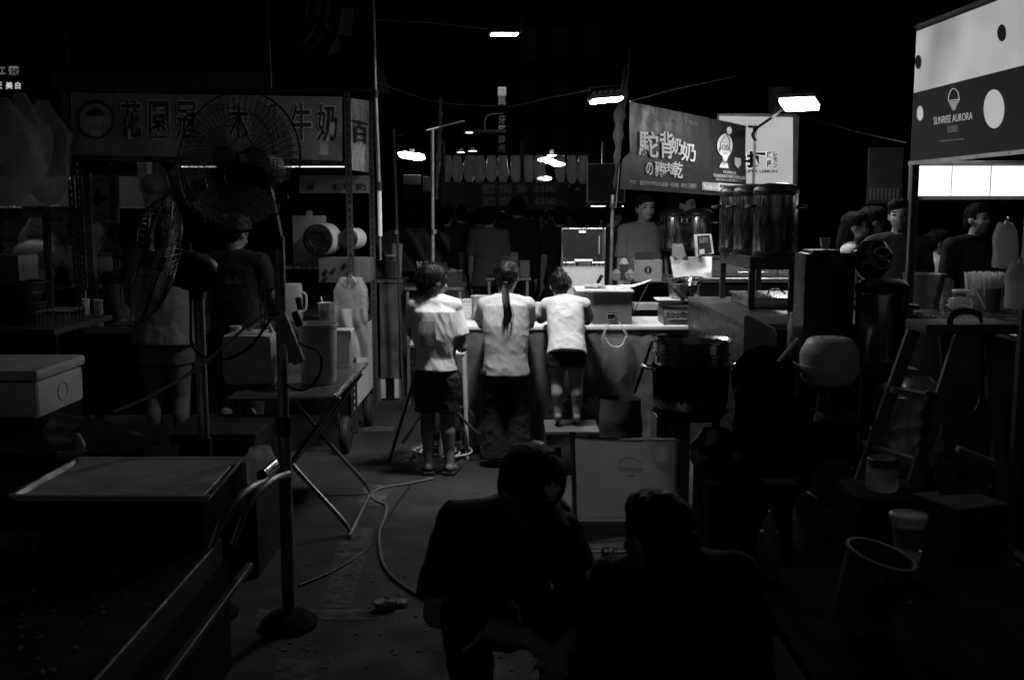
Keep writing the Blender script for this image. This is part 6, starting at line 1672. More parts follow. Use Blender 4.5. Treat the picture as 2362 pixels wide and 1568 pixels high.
# the head bows forward: pitch of the figure tilts the face down
hc = J['head']; kk = J['hh'] / .23
capm = pm('cap_twill', .016, .8, 0, .3, 90, .2)
def hp_(x, y, z): return hc + Rh @ V((x, y, z)) * kk
rings = [(.098, .108, .005), (.101, .112, .03), (.098, .107, .06), (.085, .093, .09), (.06, .066, .112), (.03, .03, .122), (.002, .002, .124)]
vs, fs = [], []
for (rx, ry, z) in rings:
    for j in range(28): vs.append(hp_(rx * math.cos(j * math.pi / 14), -.006 + ry * math.sin(j * math.pi / 14), z + .012))
for i in range(len(rings) - 1):
    for j in range(28): fs.append((i * 28 + j, i * 28 + (j + 1) % 28, (i + 1) * 28 + (j + 1) % 28, (i + 1) * 28 + j))
co = MB().add(vs, fs).build('cap', capm, sq_man, local=True, angle=80)
MB().sheet(lambda u, v: hp_((u - .5) * .17 * (1 - .25 * v * abs(u - .5) * 2), .09 + .085 * v * (1 - (2 * abs(u - .5)) ** 3 * .5) - .06 * (2 * abs(u - .5)) ** 2 * (1 - v), .02 - .02 * v - .03 * (2 * abs(u - .5)) ** 2), 16, 8).build('cap_brim', capm, co, local=True, angle=80)
for j in range(6):
    a = j * math.pi / 3
    MB().tube([hp_(r_[0] * 1.012 * math.cos(a), -.006 + r_[1] * 1.012 * math.sin(a), r_[2] + .013) for r_ in rings[:6]], .0012, 4).build('cap_seam', capm, co, local=True)
MB().ball(hp_(0, -.006, .137), .007, 8, 6).build('cap_button', capm, co, local=True)
# three-leaf mark on the cap front
CW = pm('cap_mark', .75, .7)
def cappt(sx__, sz__):   # sideways, up on the cap front
    t = (sz__ + .06)
    a = math.pi / 2 - sx__ / .1
    i = 0
    zz = .03 + sz__
    for (r0_, r1_) in zip(rings, rings[1:]):
        if r0_[2] <= zz <= r1_[2]:
            f_ = (zz - r0_[2]) / (r1_[2] - r0_[2]); rx, ry = r0_[0] + (r1_[0] - r0_[0]) * f_, r0_[1] + (r1_[1] - r0_[1]) * f_
            return hp_(rx * 1.025 * math.cos(a), -.006 + ry * 1.025 * math.sin(a), zz + .012)
    return hp_(.1 * math.cos(a), .11 * math.sin(a), zz + .012)
for s, ang in ((-1, .75), (0, 0), (1, -.75)):
    pts = []
    for i in range(12):
        a = 2 * math.pi * i / 12
        lx, lz = .0105 * math.sin(a), .02 * (1 - math.cos(a))
        pts.append(cappt(lx * math.cos(ang) - lz * math.sin(ang), .02 + lx * math.sin(ang) + lz * math.cos(ang)))
    MB().add(pts, [tuple(range(12))]).build('leaf_mark', CW, co, smooth=False, local=True)
for i in range(3): MB().add([cappt(-.02, .016 - i * .006), cappt(.02, .016 - i * .006), cappt(.019, .013 - i * .006), cappt(-.019, .013 - i * .006)], [(0, 1, 2, 3)]).build('bar_mark', CW, co, smooth=False, local=True)
tag(MB().tube(curve_pts([P(1180, 1385, 2.75), P(1195, 1405, 2.72), P(1200, 1432, 2.7)]), [.006] * 8 + [.004] * 9, 8).build('brush', pm('brush_grip', .25, .5)), 'thin pale tool in the crouching man\'s hand', 'tool')
tag(MB().tube(curve_pts([P(1068, 1500, 2.6), P(1095, 1480, 2.6), P(1112, 1455, 2.62)]), .005, 6).build('wire', CABLE), 'short bent wire below the crouching man\'s hands', 'wire')

# ---- dark figure at the right, seen from behind
fl_ = (XD(1520, 2.35), 2.42, 0); ff = -35
ov = rel(fl_, ff, dict(pelvis=(.36, 2.42, .3), waist=(.36, 2.42, .46), chest=(.345, 2.44, .62), neck=(.335, 2.46, .76), head=P(1512, 1232, 2.4), shL=P(1420, 1345, 2.5), shR=P(1690, 1345, 2.3), elL=P(1440, 1500, 2.65), wrL=P(1420, 1560, 2.8),
                       elR=(.62, 2.5, .45), wrR=(.5, 2.75, .5), hiL=(.27, 2.42, .28), hiR=(.45, 2.4, .28), knL=(.22, 2.75, .45), knR=(.48, 2.75, .45), anL=(.25, 2.6, .07), anR=(.46, 2.6, .07), toL=(.22, 2.75, .02), toR=(.44, 2.76, .02)))
dkf, J = figure('person', 'squatting person in black seen from behind with a black hood of hair', fl_, 1.62, ff, ov, shirt=(pm('black_top', .006, .95, 0, .2, 40), 1.9, .3, .2), legs=('pants', BLACKM), hair=('long', pm('matte_black_hair', .006, .7, 0, .3, 40)), vox=.009, pitch=12, seed=18)

# ================================================================ SMALL THINGS NEAR THE FRONT
c = V((XD(1415, 2.95), 2.95, ZD(1290, 2.95)))
r = thing('thermos', 'dark flask with a bright steel cup on top beside the squatting person', 'flask', (c.x, c.y, c.z - .3))
MB().lathe([(0, 0), (.03, 0), (.032, .3), (.028, .31)], c - V((0, 0, .31)), 24).build('flask_body', BLACK, r)
MB().lathe([(.027, 0), (.029, .03), (.026, .032), (.022, .004), (0, .004)], c, 28).build('steel_cup', CHROME, r)
r = thing('clear_container', 'tall clear bottle with crumpled paper inside beside the crouching man', 'container', P(1378, 1530, 2.75))
c = P(1375, 1525, 2.75)
MB().lathe([(0, 0), (.026, 0), (.028, .02), (.028, .24), (.03, .26)], c, 20).build('bottle_body', film('dim_bag_film', .4, .72), r)
MB().ball(c + V((0, 0, .1)), (.02, .02, .06), 12, 8).build('paper_wad', pm('tissue_paper', .3, .9), r)
tzr = .7
r = thing('work_table', 'black work table in the near right corner', 'table', (1.2, 2.1, 0))
MB().b2((.62, 1.2, tzr - .03), (1.75, 2.68, tzr), b=.004).build('table_top', pm('table_black', .004, .95, 0, .3, 8, 0, .05), r)  # near-black matte table top
for x in (.66, 1.68):
    for y in (1.3, 2.6): MB().b2((x, y, 0), (x + .03, y + .03, tzr - .03)).build('leg', BLACKM, r)
c = V((XD(1793, 2.6), 2.6, tzr))
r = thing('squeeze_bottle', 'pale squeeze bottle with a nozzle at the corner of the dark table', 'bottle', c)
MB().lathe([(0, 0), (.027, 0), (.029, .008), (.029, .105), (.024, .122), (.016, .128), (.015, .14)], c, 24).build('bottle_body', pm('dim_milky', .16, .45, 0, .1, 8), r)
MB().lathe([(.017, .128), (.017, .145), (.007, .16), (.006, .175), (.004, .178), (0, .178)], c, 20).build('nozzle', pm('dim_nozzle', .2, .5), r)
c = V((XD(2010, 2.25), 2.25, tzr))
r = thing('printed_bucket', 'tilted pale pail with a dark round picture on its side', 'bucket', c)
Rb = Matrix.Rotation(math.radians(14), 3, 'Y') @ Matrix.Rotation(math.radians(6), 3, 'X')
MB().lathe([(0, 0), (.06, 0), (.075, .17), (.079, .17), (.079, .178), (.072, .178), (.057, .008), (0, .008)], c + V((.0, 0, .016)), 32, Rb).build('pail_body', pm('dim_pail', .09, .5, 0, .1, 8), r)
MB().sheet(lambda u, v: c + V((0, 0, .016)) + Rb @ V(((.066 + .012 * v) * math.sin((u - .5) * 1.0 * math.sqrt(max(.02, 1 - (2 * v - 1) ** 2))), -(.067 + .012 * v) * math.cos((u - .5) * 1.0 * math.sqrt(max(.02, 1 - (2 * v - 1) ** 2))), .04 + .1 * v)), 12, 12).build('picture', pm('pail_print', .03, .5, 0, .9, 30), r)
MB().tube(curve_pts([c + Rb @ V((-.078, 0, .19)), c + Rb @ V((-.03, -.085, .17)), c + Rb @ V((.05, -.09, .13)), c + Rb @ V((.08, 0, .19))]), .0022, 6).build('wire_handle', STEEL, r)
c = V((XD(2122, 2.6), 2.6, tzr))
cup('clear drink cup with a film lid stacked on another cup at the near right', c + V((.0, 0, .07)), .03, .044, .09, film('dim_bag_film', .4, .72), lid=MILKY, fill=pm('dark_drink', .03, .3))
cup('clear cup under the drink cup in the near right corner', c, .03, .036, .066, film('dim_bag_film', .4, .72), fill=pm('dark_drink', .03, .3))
# cartons at right
def carton(label, c, sz, rz, rx=0.0, mark=None, mat=None):
    root = thing('carton', label, 'box', (c[0], c[1], c[2] - sz[2] / 2))
    M = Matrix.Translation(V(c)) @ Matrix.Rotation(rz, 4, 'Z') @ Matrix.Rotation(rx, 4, 'X')
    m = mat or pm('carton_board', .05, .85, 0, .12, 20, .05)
    MB(M).box((0, 0, 0), sz, b=.003).build('carton_body', m, root)
    MB(M).box((0, -sz[1] / 2 - .002, sz[2] * .3), (sz[0] * .9, .002, .004)).build('seam', pm('carton_seam', .08, .8), root)
    if mark: MB(M).add([(-.02, -sz[1] / 2 - .003, -.015), (.022, -sz[1] / 2 - .003, -.012), (.016, -sz[1] / 2 - .003, .016), (-.006, -sz[1] / 2 - .003, .022)], [(0, 1, 2, 3)]).build('mark', INK, root, smooth=False)
    return root
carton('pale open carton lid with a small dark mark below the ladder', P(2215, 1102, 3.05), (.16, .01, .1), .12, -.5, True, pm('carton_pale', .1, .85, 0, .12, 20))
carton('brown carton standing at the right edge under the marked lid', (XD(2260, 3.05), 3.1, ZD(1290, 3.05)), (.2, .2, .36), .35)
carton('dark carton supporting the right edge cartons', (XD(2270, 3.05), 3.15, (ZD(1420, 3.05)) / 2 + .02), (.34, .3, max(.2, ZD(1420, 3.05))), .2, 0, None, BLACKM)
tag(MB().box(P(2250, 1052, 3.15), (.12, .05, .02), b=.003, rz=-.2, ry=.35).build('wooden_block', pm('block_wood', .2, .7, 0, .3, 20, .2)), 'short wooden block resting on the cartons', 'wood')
c = V((XD(2055, 3.55), 3.55, ZD(1128, 3.55)))
r = thing('glass_jar', 'clear jar with a flat dark lid at the foot of the ladder', 'jar', c)
MB().lathe([(0, 0), (.05, 0), (.055, .01), (.055, .1), (.048, .11)], c, 24).build('jar_body', film('dim_bag_film', .4, .72), r)
MB().lathe([(.053, .085), (.054, .112), (.05, .115), (0, .115)], c, 24).build('lid', BLACK, r)
r = thing('low_box', 'dark box under the flat-lidded jar', 'box', (c.x, c.y, 0))
MB().b2((c.x - .12, c.y - .12, 0), (c.x + .14, c.y + .15, c.z - .001), b=.005).build('box_body', BLACKM, r)
# things around the pot stand
r = thing('carton', 'small white carton standing under the large stock pot', 'box', (XD(1555, 4.9), 5.2, 0))
MB().b2((XD(1520, 5.2), 5.2, 0.0), (XD(1600, 5.2), 5.45, ZD(960, 5.2)), b=.004).build('carton_body', pm('white_carton', .25, .7), r)
r = thing('tote_bag', 'black shiny bag with a round white emblem right of the camp chair', 'bag', P(1650, 1100, 4.35))
c = P(1645, 1100, 4.4)
sack(MB(), c, .11, .06, c.z, c.z + .22, 81, .5, 26, 14, .3).build('bag_body', pm('black_gloss_film', .02, .15), r, angle=180)
pb = Plane((0, 4.32, .6), (0, -1, 0))
mb = MB(); stroke(pb, arc(1612, 1062, 14, 9, 180, 360, 10), 3, 0, mb)
for i in range(6): stroke(pb, [(1612, 1064), (1612 - 15 + i * 6, 1050 + abs(i - 2.5) * 2)], 2, 0, mb)
mb.build('emblem', pm('emblem_white', .3, .6), r, smooth=False)
r = thing('low_bench', 'black bench heaped with dark gear between the pot and the ladder', 'bench', (XD(1760, 4.5), 4.6, 0))
MB().b2((XD(1640, 4.5), 4.45, 0), (XD(1870, 4.5), 4.85, ZD(1110, 4.5)), b=.01).build('bench_body', BLACKM, r)
r = thing('corrugated_panel', 'dark corrugated sheet standing behind the squeeze bottle', 'panel', P(1740, 1290, 3.7))
MB().sheet(lambda u, v: P(1670 + 150 * u, 1300 - 110 * v, 3.7 + .01 * math.sin(u * 40)), 60, 2).build('sheet', pm('dark_corrugated', .05, .4, .3), r, angle=180)
# ================================================================ BACKGROUND: MIDDLE STALLS
def tube_table(label, x0, x1, yt, d, depth, mat=STEEL_D, legs=True, shelf=None, name='steel_table'):
    z = ZD(yt, d); a, b = XD(x0, d), XD(x1, d)
    root = thing(name, label, 'table', ((a + b) / 2, d + depth / 2, 0))
    MB().b2((a, d, z - .03), (b, d + depth, z), b=.004).build('table_top', mat, root)
    for x in (a + .02, b - .05):
        for y in (d + .02, d + depth - .05): MB().b2((x, y, 0), (x + .025, y + .025, z - .03)).build('leg', GALV, root)
    if shelf: MB().b2((a + .02, d + .02, shelf), (b - .02, d + depth - .02, shelf + .015)).build('lower_shelf', mat, root)
    return root, z
t, z = tube_table('steel trolley with a closed body beyond the milk stall', 862, 930, 645, 8.9, .5)
MB().b2((XD(866, 8.9), 8.92, .2), (XD(926, 8.9), 9.35, z - .035)).build('trolley_body', pm('trolley_side', .12, .5, 0, .8, 2.5, .1), t)
for x in (872, 905): MB().b2((XD(x, 8.9), 8.93, 0.02), (XD(x + 12, 8.9), 8.97, .2)).build('castor', WHITED, t)
c = V((XD(900, 9.0), 9.05, z))
cup('glass jug of dark drink on the trolley behind the boy', c, .05, .05, .2, GLASS, name='jug', cat='jug', fill=pm('dark_drink', .03, .3), lid=MILKY)
c = V((XD(915, 9.05), 9.1, z)); cup('stack of clear cups beside the glass jug', c, .035, .05, .3, MILKY, straw=None)
t, z = tube_table('steel-framed table right behind the boy', 930, 1070, 662, 8.7, .6, shelf=.5)
c = V((XD(975, 8.8), 8.85, z))
r = thing('straw_cup', 'cup of clear straws on the table behind the boy', 'straws', c)
MB().lathe([(0, 0), (.035, 0), (.04, .12)], c, 18).build('cup_body', GLASS, r)
for i in range(9): MB().tube([c + V((rnd.uniform(-.02, .02), rnd.uniform(-.02, .02), .01)), c + V((rnd.uniform(-.06, .06), rnd.uniform(-.05, .05), .21))], .004, 5).build('straw', WHITEP, r)
r = thing('glass_tank', 'small glass tank on the table behind the boy', 'tank', (XD(1040, 8.9), 9.0, z))
for a, b in (((1030, 8.85), (1066, 8.86)), ((1030, 9.1), (1066, 9.11))): MB().b2((XD(a[0], a[1]), a[1], z), (XD(b[0], a[1]), b[1], z + .13)).build('pane', GLASS, r)
MB().tube([(XD(1028, 8.85), 8.85, z + .13), (XD(1068, 8.85), 8.85, z + .13)], .005, 6).build('rim', STEEL, r)
t, z2 = tube_table('small dim table between the boy and the tall girl in the distance', 1120, 1225, 640, 10.0, .5)
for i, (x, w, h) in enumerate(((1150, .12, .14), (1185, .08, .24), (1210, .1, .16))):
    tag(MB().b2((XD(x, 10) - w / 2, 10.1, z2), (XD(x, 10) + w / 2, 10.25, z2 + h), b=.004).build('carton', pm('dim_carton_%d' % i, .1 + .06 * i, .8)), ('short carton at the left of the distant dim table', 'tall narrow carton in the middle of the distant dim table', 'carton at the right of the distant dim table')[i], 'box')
for i, (x, d, ya, lean) in enumerate(((912, 8.5, 300, 14), (1000, 8.2, 298, -3))):
    r = thing('steel_pole', ('thin dark pole left of the boy\'s head', 'steel pole rising behind the boy\'s head with a lamp batten on top')[i], 'pole', (XD(x + lean, d), d, 0))
    MB().cyl((XD(x + lean, d), d, 0), (XD(x, d), d, ZD(ya, d)), .016 if i else .013).build('pole_tube', GALV if i else DARK, r)
    MB().cyl(P(x + 1, 530, d), P(x + 1, 540, d), .026).build('clamp', STEEL_D, r)
    MB().tube([P(x - 8, 300 if i else 315, d), P(x + 16, 300 if i else 312, d)], .01, 6).build('cross_bar', DARK, r)
r = thing('lamp_batten', 'thin lamp batten seen edge-on across the steel pole', 'lamp', P(1020, 292, 8.2))
MB().box(P(1027, 290, 8.2), (.31, .04, .012), b=.003, ry=-.24).build('batten', STEEL_D, r)
MB().box(P(998, 297.5, 8.19), (.1, .03, .005), ry=-.24).build('lit_edge', em('batten_lit', .6), r)
r = thing('feather_flag', 'narrow furled cloth hanging behind the steel pole', 'flag', P(1012, 430, 8.4))
MB().tube(curve_pts([P(1016, 225, 8.4), P(1014, 300, 8.4), P(1010, 380, 8.4), P(1006, 460, 8.4)]), [.006 + .014 * math.sin(math.pi * min(1, .1 + i / 26)) + .006 * math.sin(i * 1.9) for i in range(25)], 8, squash=.5).build('flag_cloth', pm('flag_grey', .05, .8, 0, .4, 8, .3), r)
r = thing('hanging_lamp', 'dark panel lamp hanging by a wire with one lit end', 'lamp', P(1118, 303, 8.8))
MB().box(P(1118, 304, 8.8), (.36, .14, .03), b=.008).build('housing', BLACK, r)
MB().box(P(1082, 306.5, 8.75), (.06, .05, .012), b=.003).build('lit_end', em('lamp_end', 1.2), r)
MB().tube(curve_pts([P(1119, 300, 8.8), P(1118, 280, 8.8), P(1128, 265, 8.85), P(1160, 262, 9.0)]), .005, 6).build('wire', CABLE, r)
# dark tarp heap behind
r = thing('tarpaulin', 'dark striped tarpaulin hung behind the boy', 'tarpaulin', P(940, 640, 10.5))
def stripes():
    m = pm('striped_tarp', .07, .7, 0, .3, 4, .15)
    return m
MB().sheet(lambda u, v: P(862 + 175 * u, 645 - 100 * v - 20 * math.sin(u * 3), 10.3 + .12 * math.sin(u * 14 + v * 5)), 50, 14).build('tarp_sheet', pm('striped_tarp', .06, .7, 0, .9, 2.2, .1, stretch=(6, 1, 2)), r, angle=180)
MB().sheet(lambda u, v: P(905 + 120 * u, 585 - 130 * v * math.sin(.4 + 2.2 * u), 10.9 + .3 * noise.noise(V((u * 3, v * 3, 0)))), 24, 14).build('black_heap', BLACKM, r, angle=180)

# far stall with hanging bags
FDp = 14.0
far = thing('market_stall', 'distant seafood stall with a row of hanging bags over its sign', 'stall', (XD(1180, FDp), FDp + .5, 0))
pl = Plane((0, FDp, 2), (0, -1, 0))
FS = pm('far_sign_print', .1, .7, 0, .5, 2)
q = pxbox(pl, 1016, 420, 1310, 482, 0)
fs_ = MB().prism(q, (0, .03, 0)).build('sign_board', FS, far, smooth=False)
q2 = pxbox(pl, 1312, 424, 1384, 486, .0)
fs2 = MB().prism(q2, (0, .03, 0)).build('sign_board', pm('far_sign_dark', .03, .7), far, smooth=False)
FT = pm('far_sign_text', .45, .7)
for row, (y0, y1, s) in enumerate(((425, 447, '鹽焗魚'), (453, 475, '鹽焗蝦'))):
    for i, ch in enumerate(s): lettering(ch, pxbox(pl, 1112 + i * 38, y0, 1142 + i * 38, y1, .01), FT, fs_, bold=.02, name='character')
    lettering('$250', pxbox(pl, 1232, y0 + 4, 1280, y1 - 2, .01), FT, fs_, bold=.02)
    for i, ch in enumerate('鹽焗'): lettering(ch, pxbox(pl, 1349 + i * 24, y0 + 6, 1371 + i * 24, y1 + 4, .01), FT, fs2, bold=.03, name='character')
polyp(pl, [(1324, 440), (1332, 431), (1340, 440)], .01).build('peak_mark', FT, fs2, smooth=False)
MB().b2((XD(1016, FDp), FDp + .04, .2), (XD(1390, FDp), FDp + .1, ZD(560, FDp))).build('stall_front', BLACKM, far, smooth=False)
for x in (1018, 1200, 1386): MB().b2((XD(x, FDp), FDp + .05, 0), (XD(x, FDp) + .05, FDp + .1, 2.6)).build('post', DARK, far)
MB().tube([P(1010, 358, FDp + .1), P(1390, 356, FDp + .1)], .012, 6).build('hanging_rail', DARK, far)
FB = film('far_bag_film', .25, .35, .3, .5, 6)
for i in range(13):
    x = 1033 + i * 26 + random.uniform(-6, 6)
    if 1245 < x < 1290: continue
    c = P(x, 428, FDp + .1)
    r = thing('hanging_bag', 'number %d' % i, 'bag', c, 'bags hung in a row over the distant stall sign')
    ordn = ['first', 'second', 'third', 'fourth', 'fifth', 'sixth', 'seventh', 'eighth', 'ninth', 'tenth', 'eleventh', 'twelfth', 'thirteenth'][i]
    r['label'] = '%s bag from the left in the row hung over the distant stall sign' % ordn
    sack(MB(), c, .075, .05, c.z, ZD(359, FDp + .1), i * 2.3, .7, 16, 10, .4).build('bag_film', FB, r, angle=180)
c = V((XD(1150, FDp), FDp + .5, 0))
for i in range(7):
    x = 1225 + 22 * i; c = P(x, 545, 12.5)
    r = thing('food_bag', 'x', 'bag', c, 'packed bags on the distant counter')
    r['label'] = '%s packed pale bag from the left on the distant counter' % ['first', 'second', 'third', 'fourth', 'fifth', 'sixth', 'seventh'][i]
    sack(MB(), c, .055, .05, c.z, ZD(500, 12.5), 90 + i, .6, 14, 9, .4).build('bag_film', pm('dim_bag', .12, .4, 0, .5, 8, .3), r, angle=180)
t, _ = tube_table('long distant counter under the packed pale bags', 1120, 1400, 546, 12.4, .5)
# far lit lamps and glowing stall glimpses
for i, (x, y, w, h, d, s) in enumerate(((950, 360, 55, 12, 16, 95), (1272, 358, 20, 6, 16, 30), (1272, 374, 30, 9, 15.5, 90), (1063, 352, 18, 2, 18, 3), (1090, 349, 20, 2, 18, 3), (1255, 412, 34, 10, 15, 8))):  # the last entry is a glint made as a glowing strip
    c = P(x, y, d)
    r = thing('far_lamp', ('cluster lamp glowing far behind the steel pole', 'small upper lamp far behind the hanging bags', 'bright lower lamp far behind the hanging bags', 'thin far tube lamp, the left one of a pair', 'thin far tube lamp, the right one of a pair', 'glowing strip put in for a glint among the distant hanging bags')[i], 'lamp', c)
    MB().ball(c, (w / 2 * d / FPX, .06, h / 2 * d / FPX), 16, 8).build('cover_or_glare', em('far_lamp_%d' % s, s), r)
    if i in (0, 2):
        for dx_, dz_ in ((-.11, .03), (.1, -.035)): MB().ball(c + V((dx_, -.03, dz_)), (.1, .05, .03), 12, 8).build('cover_or_glare', em('far_lamp_%d' % s, s), r)  # extra glowing balls imitate the glare around these lamps
    MB().b2(c + V((-.03, -.02, h / 2 * d / FPX)), c + V((.03, .06, h / 2 * d / FPX + .06))).build('holder', DARK, r)
r = thing('folding_screen', 'pale folded screen lit by the far cluster lamp', 'screen', P(965, 450, 15))
for (x, y, w, h) in ((950, 415, 40, 22), (985, 425, 18, 34)): MB().box(P(x, y, 15), (w * 15 / FPX, .05, h * 15 / FPX), b=.01, rz=.3).build('leaf', pm('lit_panel_paint', .5, .5), r)
MB().b2(P(930, 430, 15.2), P(1010, 520, 15.2) + V((0, .1, 0))).build('base', BLACKM, r)
# dark framed board
r = thing('notice_board', 'dark framed board left of the cloth banner', 'board', P(1395, 465, 11))
MB().b2(P(1354, 466, 11), P(1440, 378, 11) + V((0, .04, 0)), b=.004).build('board', pm('dim_board', .03, .6), r)
MB().tube([P(1354, 378, 10.98), P(1354, 466, 10.98), P(1440, 466, 10.98), P(1440, 378, 10.98)], .012, 6, closed=True).build('frame', GALV, r)
r = thing('far_light', 'low strip light under the dark framed board', 'lamp', P(1395, 474, 11.5))
MB().box(P(1400, 476, 11.5), (.36, .04, .012)).build('strip', em('low_strip', 1.5), r)
MB().box(P(1400, 474, 11.5) + V((0, 0, .02)), (.38, .06, .02)).build('holder', DARK, r)

# city signs far behind: a dark block of flats carries the tall lit sign
bd = 42
blk = thing('apartment_building', 'unlit block of flats far behind the market carrying a tall sign', 'building', (XD(1230, bd), bd + 3, 0))
MB().b2((XD(1165, bd), bd + .5, 0), (XD(1420, bd), bd + 6, 10)).build('wall', pm('night_wall', .02, .9), blk, smooth=False)
for i in range(3):
    for j in range(4):
        MB().b2((XD(1200 + 70 * i, bd), bd + .46, 1.8 + 2 * j), (XD(1235 + 70 * i, bd), bd + .5, 3 + 2 * j)).build('window', pm('night_glass', .01, .2), blk, smooth=False)
r = thing('vertical_sign', 'tall narrow lit sign of stacked characters high in the distance', 'sign', P(1157, 355, bd))
MB().b2(P(1147, 355, bd) + V((0, .03, 0)), P(1168, 200, bd) + V((0, .3, 0))).build('sign_case', BLACKM, r, smooth=False)
pl = Plane((0, bd, 5), (0, -1, 0))
for i, ch in enumerate('國民小牙醫診所'):
    y0 = 201 + i * 22; s = (.3, .12, .03, .05, .1, .03, .02)[i]
    if i == 2: continue
    if i == 0: MB().add(pxbox(pl, 1148, 201, 1167, 222, .02), [(0, 1, 2, 3)]).build('lit_cell', em('cell_lit', .16), r, smooth=False)
    lettering(ch, pxbox(pl, 1149, y0 + 1, 1166, y0 + 20, .05), em('city_sign_%d' % i, s), r, bold=.02, name='character')
bd = 40
r = thing('roof_sign', 'lit characters of a distant shop sign in the top left corner', 'sign', P(20, 205, bd))
pl = Plane((0, bd, 5), (0, -1, 0))
MB().b2(P(-40, 208, bd) + V((0, .05, 0)), P(52, 150, bd) + V((0, .3, 0))).build('sign_case', BLACKM, r, smooth=False)
MB().b2(P(0, 700, bd) + V((0, .3, 0)), P(30, 208, bd) + V((0, .6, 0))).build('support', BLACKM, r, smooth=False)
for ch, x0, y0, x1, y1, s in (('工', -2, 156, 14, 172, .12), ('醫', 20, 154, 45, 174, .14), ('天', -14, 190, 6, 206, .5), ('美', 14, 190, 30, 206, .6), ('白', 36, 190, 48, 206, .55)):
    lettering(ch, pxbox(pl, x0, y0, x1, y1, .03), em('roof_char_%d' % int(s * 100), s), r, bold=.03, name='character')

# hanging vertical flag with a big outlined character
fd = 5.6
r = thing('hanging_banner', 'dark hanging flag with one huge outlined character at the top edge', 'banner', P(775, 200, fd))
pl = Plane((0, fd, 3), (0, -1, 0))
MB().sheet(lambda u, v: P(632 + 226 * u, 205 - 330 * v, fd) + V((0, .02 * math.sin(u * 8 + v * 2), 0)), 24, 16).build('flag_cloth', pm('night_flag', .02, .8, 0, .3, 5), r, angle=180)
lettering('奶', pxbox(pl, 700, -90, 842, 130, .03), pm('flag_outline', .3, .8), r, bold=.05, name='character_edge')
lettering('奶', pxbox(pl, 706, -84, 836, 124, .036), pm('flag_ink', .012, .8), r, bold=.018, name='character')
tag(MB().cyl(P(612, -60, fd), P(622, 205, fd), .012).build('flag_pole', DARK), 'dark pole beside the flag with the huge character', 'pole')

# ---------------------------------------------------------------- people in the crowd
def bg(label, x, ytop, d, face, shirt=.05, H=None, hair='short', sl=.7, yaw=0, seated=False, eyes=False, legs=.03, group='people in the market crowd', seed=1, over=None, wide=.92, pitch=0):
    top = ZD(ytop, d)
    H = H or max(1.45, min(1.85, top))
    sm = pm('crowd_cloth_%d' % int(shirt * 100), shirt, .9, 0, .2, 60, .1)
    ov = over or {}
    base = 0
    if seated:
        ov.update(dict(pelvis=(0, 0, .48), waist=(0, .02, .64), chest=(0, .05, .82), neck=(0, .08, 1.0), head=(0, .13, 1.15), shL=(-.17, .06, .96), shR=(.17, .06, .96), elL=(-.2, .12, .72), elR=(.2, .12, .72), wrL=(-.1, .32, .68), wrR=(.1, .32, .68),
                  hiL=(-.09, 0, .47), hiR=(.09, 0, .47), knL=(-.11, .42, .48), knR=(.11, .42, .48), anL=(-.1, .4, .08), anR=(.1, .4, .08), toL=(-.1, .55, .02), toR=(.1, .55, .02)))
    return figure('person', label, (XD(x, d), d, base), H, face, ov, shirt=(sm, sl, .5 * H if not seated else .46, .125 * H * .95), legs=('pants', pm('crowd_leg_%d' % int(legs * 100), legs, .9, 0, .2, 60)), hair=(hair, pm('crowd_hair', .01, .8, 0, .3, 60, 0, .1), 160), skin=pm('crowd_skin', .36, .55, 0, .15, 30, .05), vox=.013, group=group, yaw=yaw, eyes=eyes, seed=seed, wide=wide, pitch=pitch, fat=.9, shirt_kw=dict(sl=.8))
bg('broad man in a dark hoodie in the middle of the crowd, back turned', 1192, 447, 11.6, 0, .02, sl=1.8, seed=31, H=1.83)
bg('person in a pale top with a shoulder strap left of the broad man', 1128, 474, 11.0, 15, .14, seed=32)
bg('dark-haired figure farthest left in the crowd', 1030, 477, 12.2, 20, .04, seed=33)
bg('dark figure behind the seated person', 1064, 472, 13.0, -30, .03, seed=34)
bg('figure half hidden between the pale top and the broad man', 1108, 480, 13.0, 10, .05, seed=35)
bg('figure in black right of the broad man', 1290, 476, 11.5, -20, .025, seed=36)
bg('figure leaning to look at the distant counter', 1338, 482, 11.2, -10, .02, seed=37)
bg('dim figure near the glass display case', 1372, 484, 11.8, 40, .05, seed=38)
bg('dim figure just left of the banner pole', 1408, 470, 10.5, 60, .04, seed=39)
bg('seated person in pale trousers hunched on a stool', 1062, 545, 10.4, -70, .1, H=1.65, seated=True, legs=.3, seed=40, pitch=10)
r = thing('plastic_stool', 'pale stool under the seated person in the crowd', 'stool', (XD(1062, 10.4), 10.4, 0))
MB().box((XD(1062, 10.4), 10.4, .39), (.3, .3, .03), b=.01).build('seat', WHITED, r)
for sx2 in (-1, 1):
    for sy2 in (-1, 1): MB().tube([(XD(1062, 10.4) + sx2 * .12, 10.4 + sy2 * .12, .38), (XD(1062, 10.4) + sx2 * .16, 10.4 + sy2 * .16, 0)], .015, 8).build('leg', WHITED, r)
bg('man in a grey T-shirt standing behind the small logo carton', 1483, 447, 9.1, 165, .2, seed=41, group='vendors and customers on the right', eyes=True)
bg('vendor with a lit cheek under the cloth banner', 1570, 438, 9.5, 120, .05, seed=42, group='vendors and customers on the right', eyes=True, hair='long')
bg('woman with long hair behind the tall black cabinet', 1962, 478, 7.6, 110, .5, seed=43, hair='long', group='vendors and customers on the right', eyes=True, H=1.66)
bg('woman in profile facing right by the far post', 2000, 474, 7.9, 85, .12, seed=44, hair='long', group='vendors and customers on the right', eyes=True)
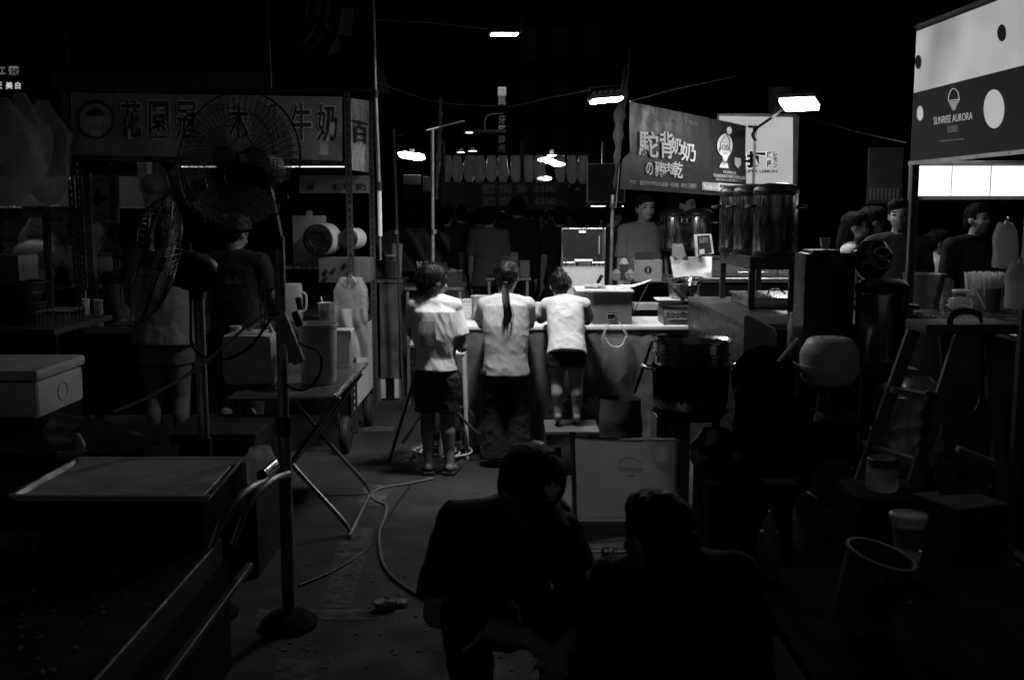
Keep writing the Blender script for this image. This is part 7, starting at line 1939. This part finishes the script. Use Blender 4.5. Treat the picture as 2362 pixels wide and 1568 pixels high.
bg('smiling man in a black T-shirt behind the far post', 2068, 458, 7.3, 195, .015, seed=45, group='vendors and customers on the right', eyes=True, yaw=10)
bg('large man in black behind the straw tin', 2245, 466, 7.4, 160, .012, seed=46, group='vendors and customers on the right', eyes=True, wide=1.15)
bg('customer with a white sleeve between the two men in black', 2155, 520, 8.2, 100, .5, H=1.52, seed=47, group='vendors and customers on the right')
# far right dark wall panel with slats
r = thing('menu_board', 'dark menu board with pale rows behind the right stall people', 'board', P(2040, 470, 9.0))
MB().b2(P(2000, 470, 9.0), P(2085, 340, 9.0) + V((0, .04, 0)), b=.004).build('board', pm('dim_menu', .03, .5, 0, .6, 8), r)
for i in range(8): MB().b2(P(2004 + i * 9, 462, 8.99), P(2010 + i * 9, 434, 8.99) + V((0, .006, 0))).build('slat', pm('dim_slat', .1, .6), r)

# more of the dense crowd, small and dim
crowd = [(1046, 486, 14.0, 30, 'dim figure low in the crowd below the price board, leftmost'), (1086, 482, 14.5, -20, 'dim figure between the dark-haired one and the pale top'), (1150, 484, 14.0, 10, 'dim figure peering past the pale top with the strap'),
         (1242, 486, 13.4, 25, 'dim figure just right of the broad man\'s shoulder'), (1265, 480, 14.6, -15, 'taller dim figure behind the packed pale bags'), (1315, 488, 13.6, 35, 'dim figure bending over the packed pale bags'),
         (1352, 478, 14.4, -5, 'tall dim figure under the right end of the price board'), (1392, 486, 13.0, 15, 'dim figure below the dark framed board')]
for i, (x, y, d, f_, lab) in enumerate(crowd): bg(lab, x, y, d, f_, (.03, .08, .05, .02, .1)[i % 5], seed=60 + i, hair=('short', 'long')[i % 2])
for i, (a, b, c_) in enumerate((((0, 90, 9), (430, 128, 9.5), (862, 40, 7)), ((866, 190, 7.2), (1010, 236, 8.3), (1180, 246, 8.6)), ((1838, 262, 9.8), (1960, 300, 9.5), (2090, 330, 7.5)))):
    tag(MB().tube(curve_pts([P(*a), P(*b), P(*c_)]), .005, 6).build('overhead_wire', BLACK), ('overhead wire sagging across the top of the milk stall', 'overhead wire between the silver pole and the far rope', 'overhead wire from the lemon sign to the right stall')[i], 'wire')
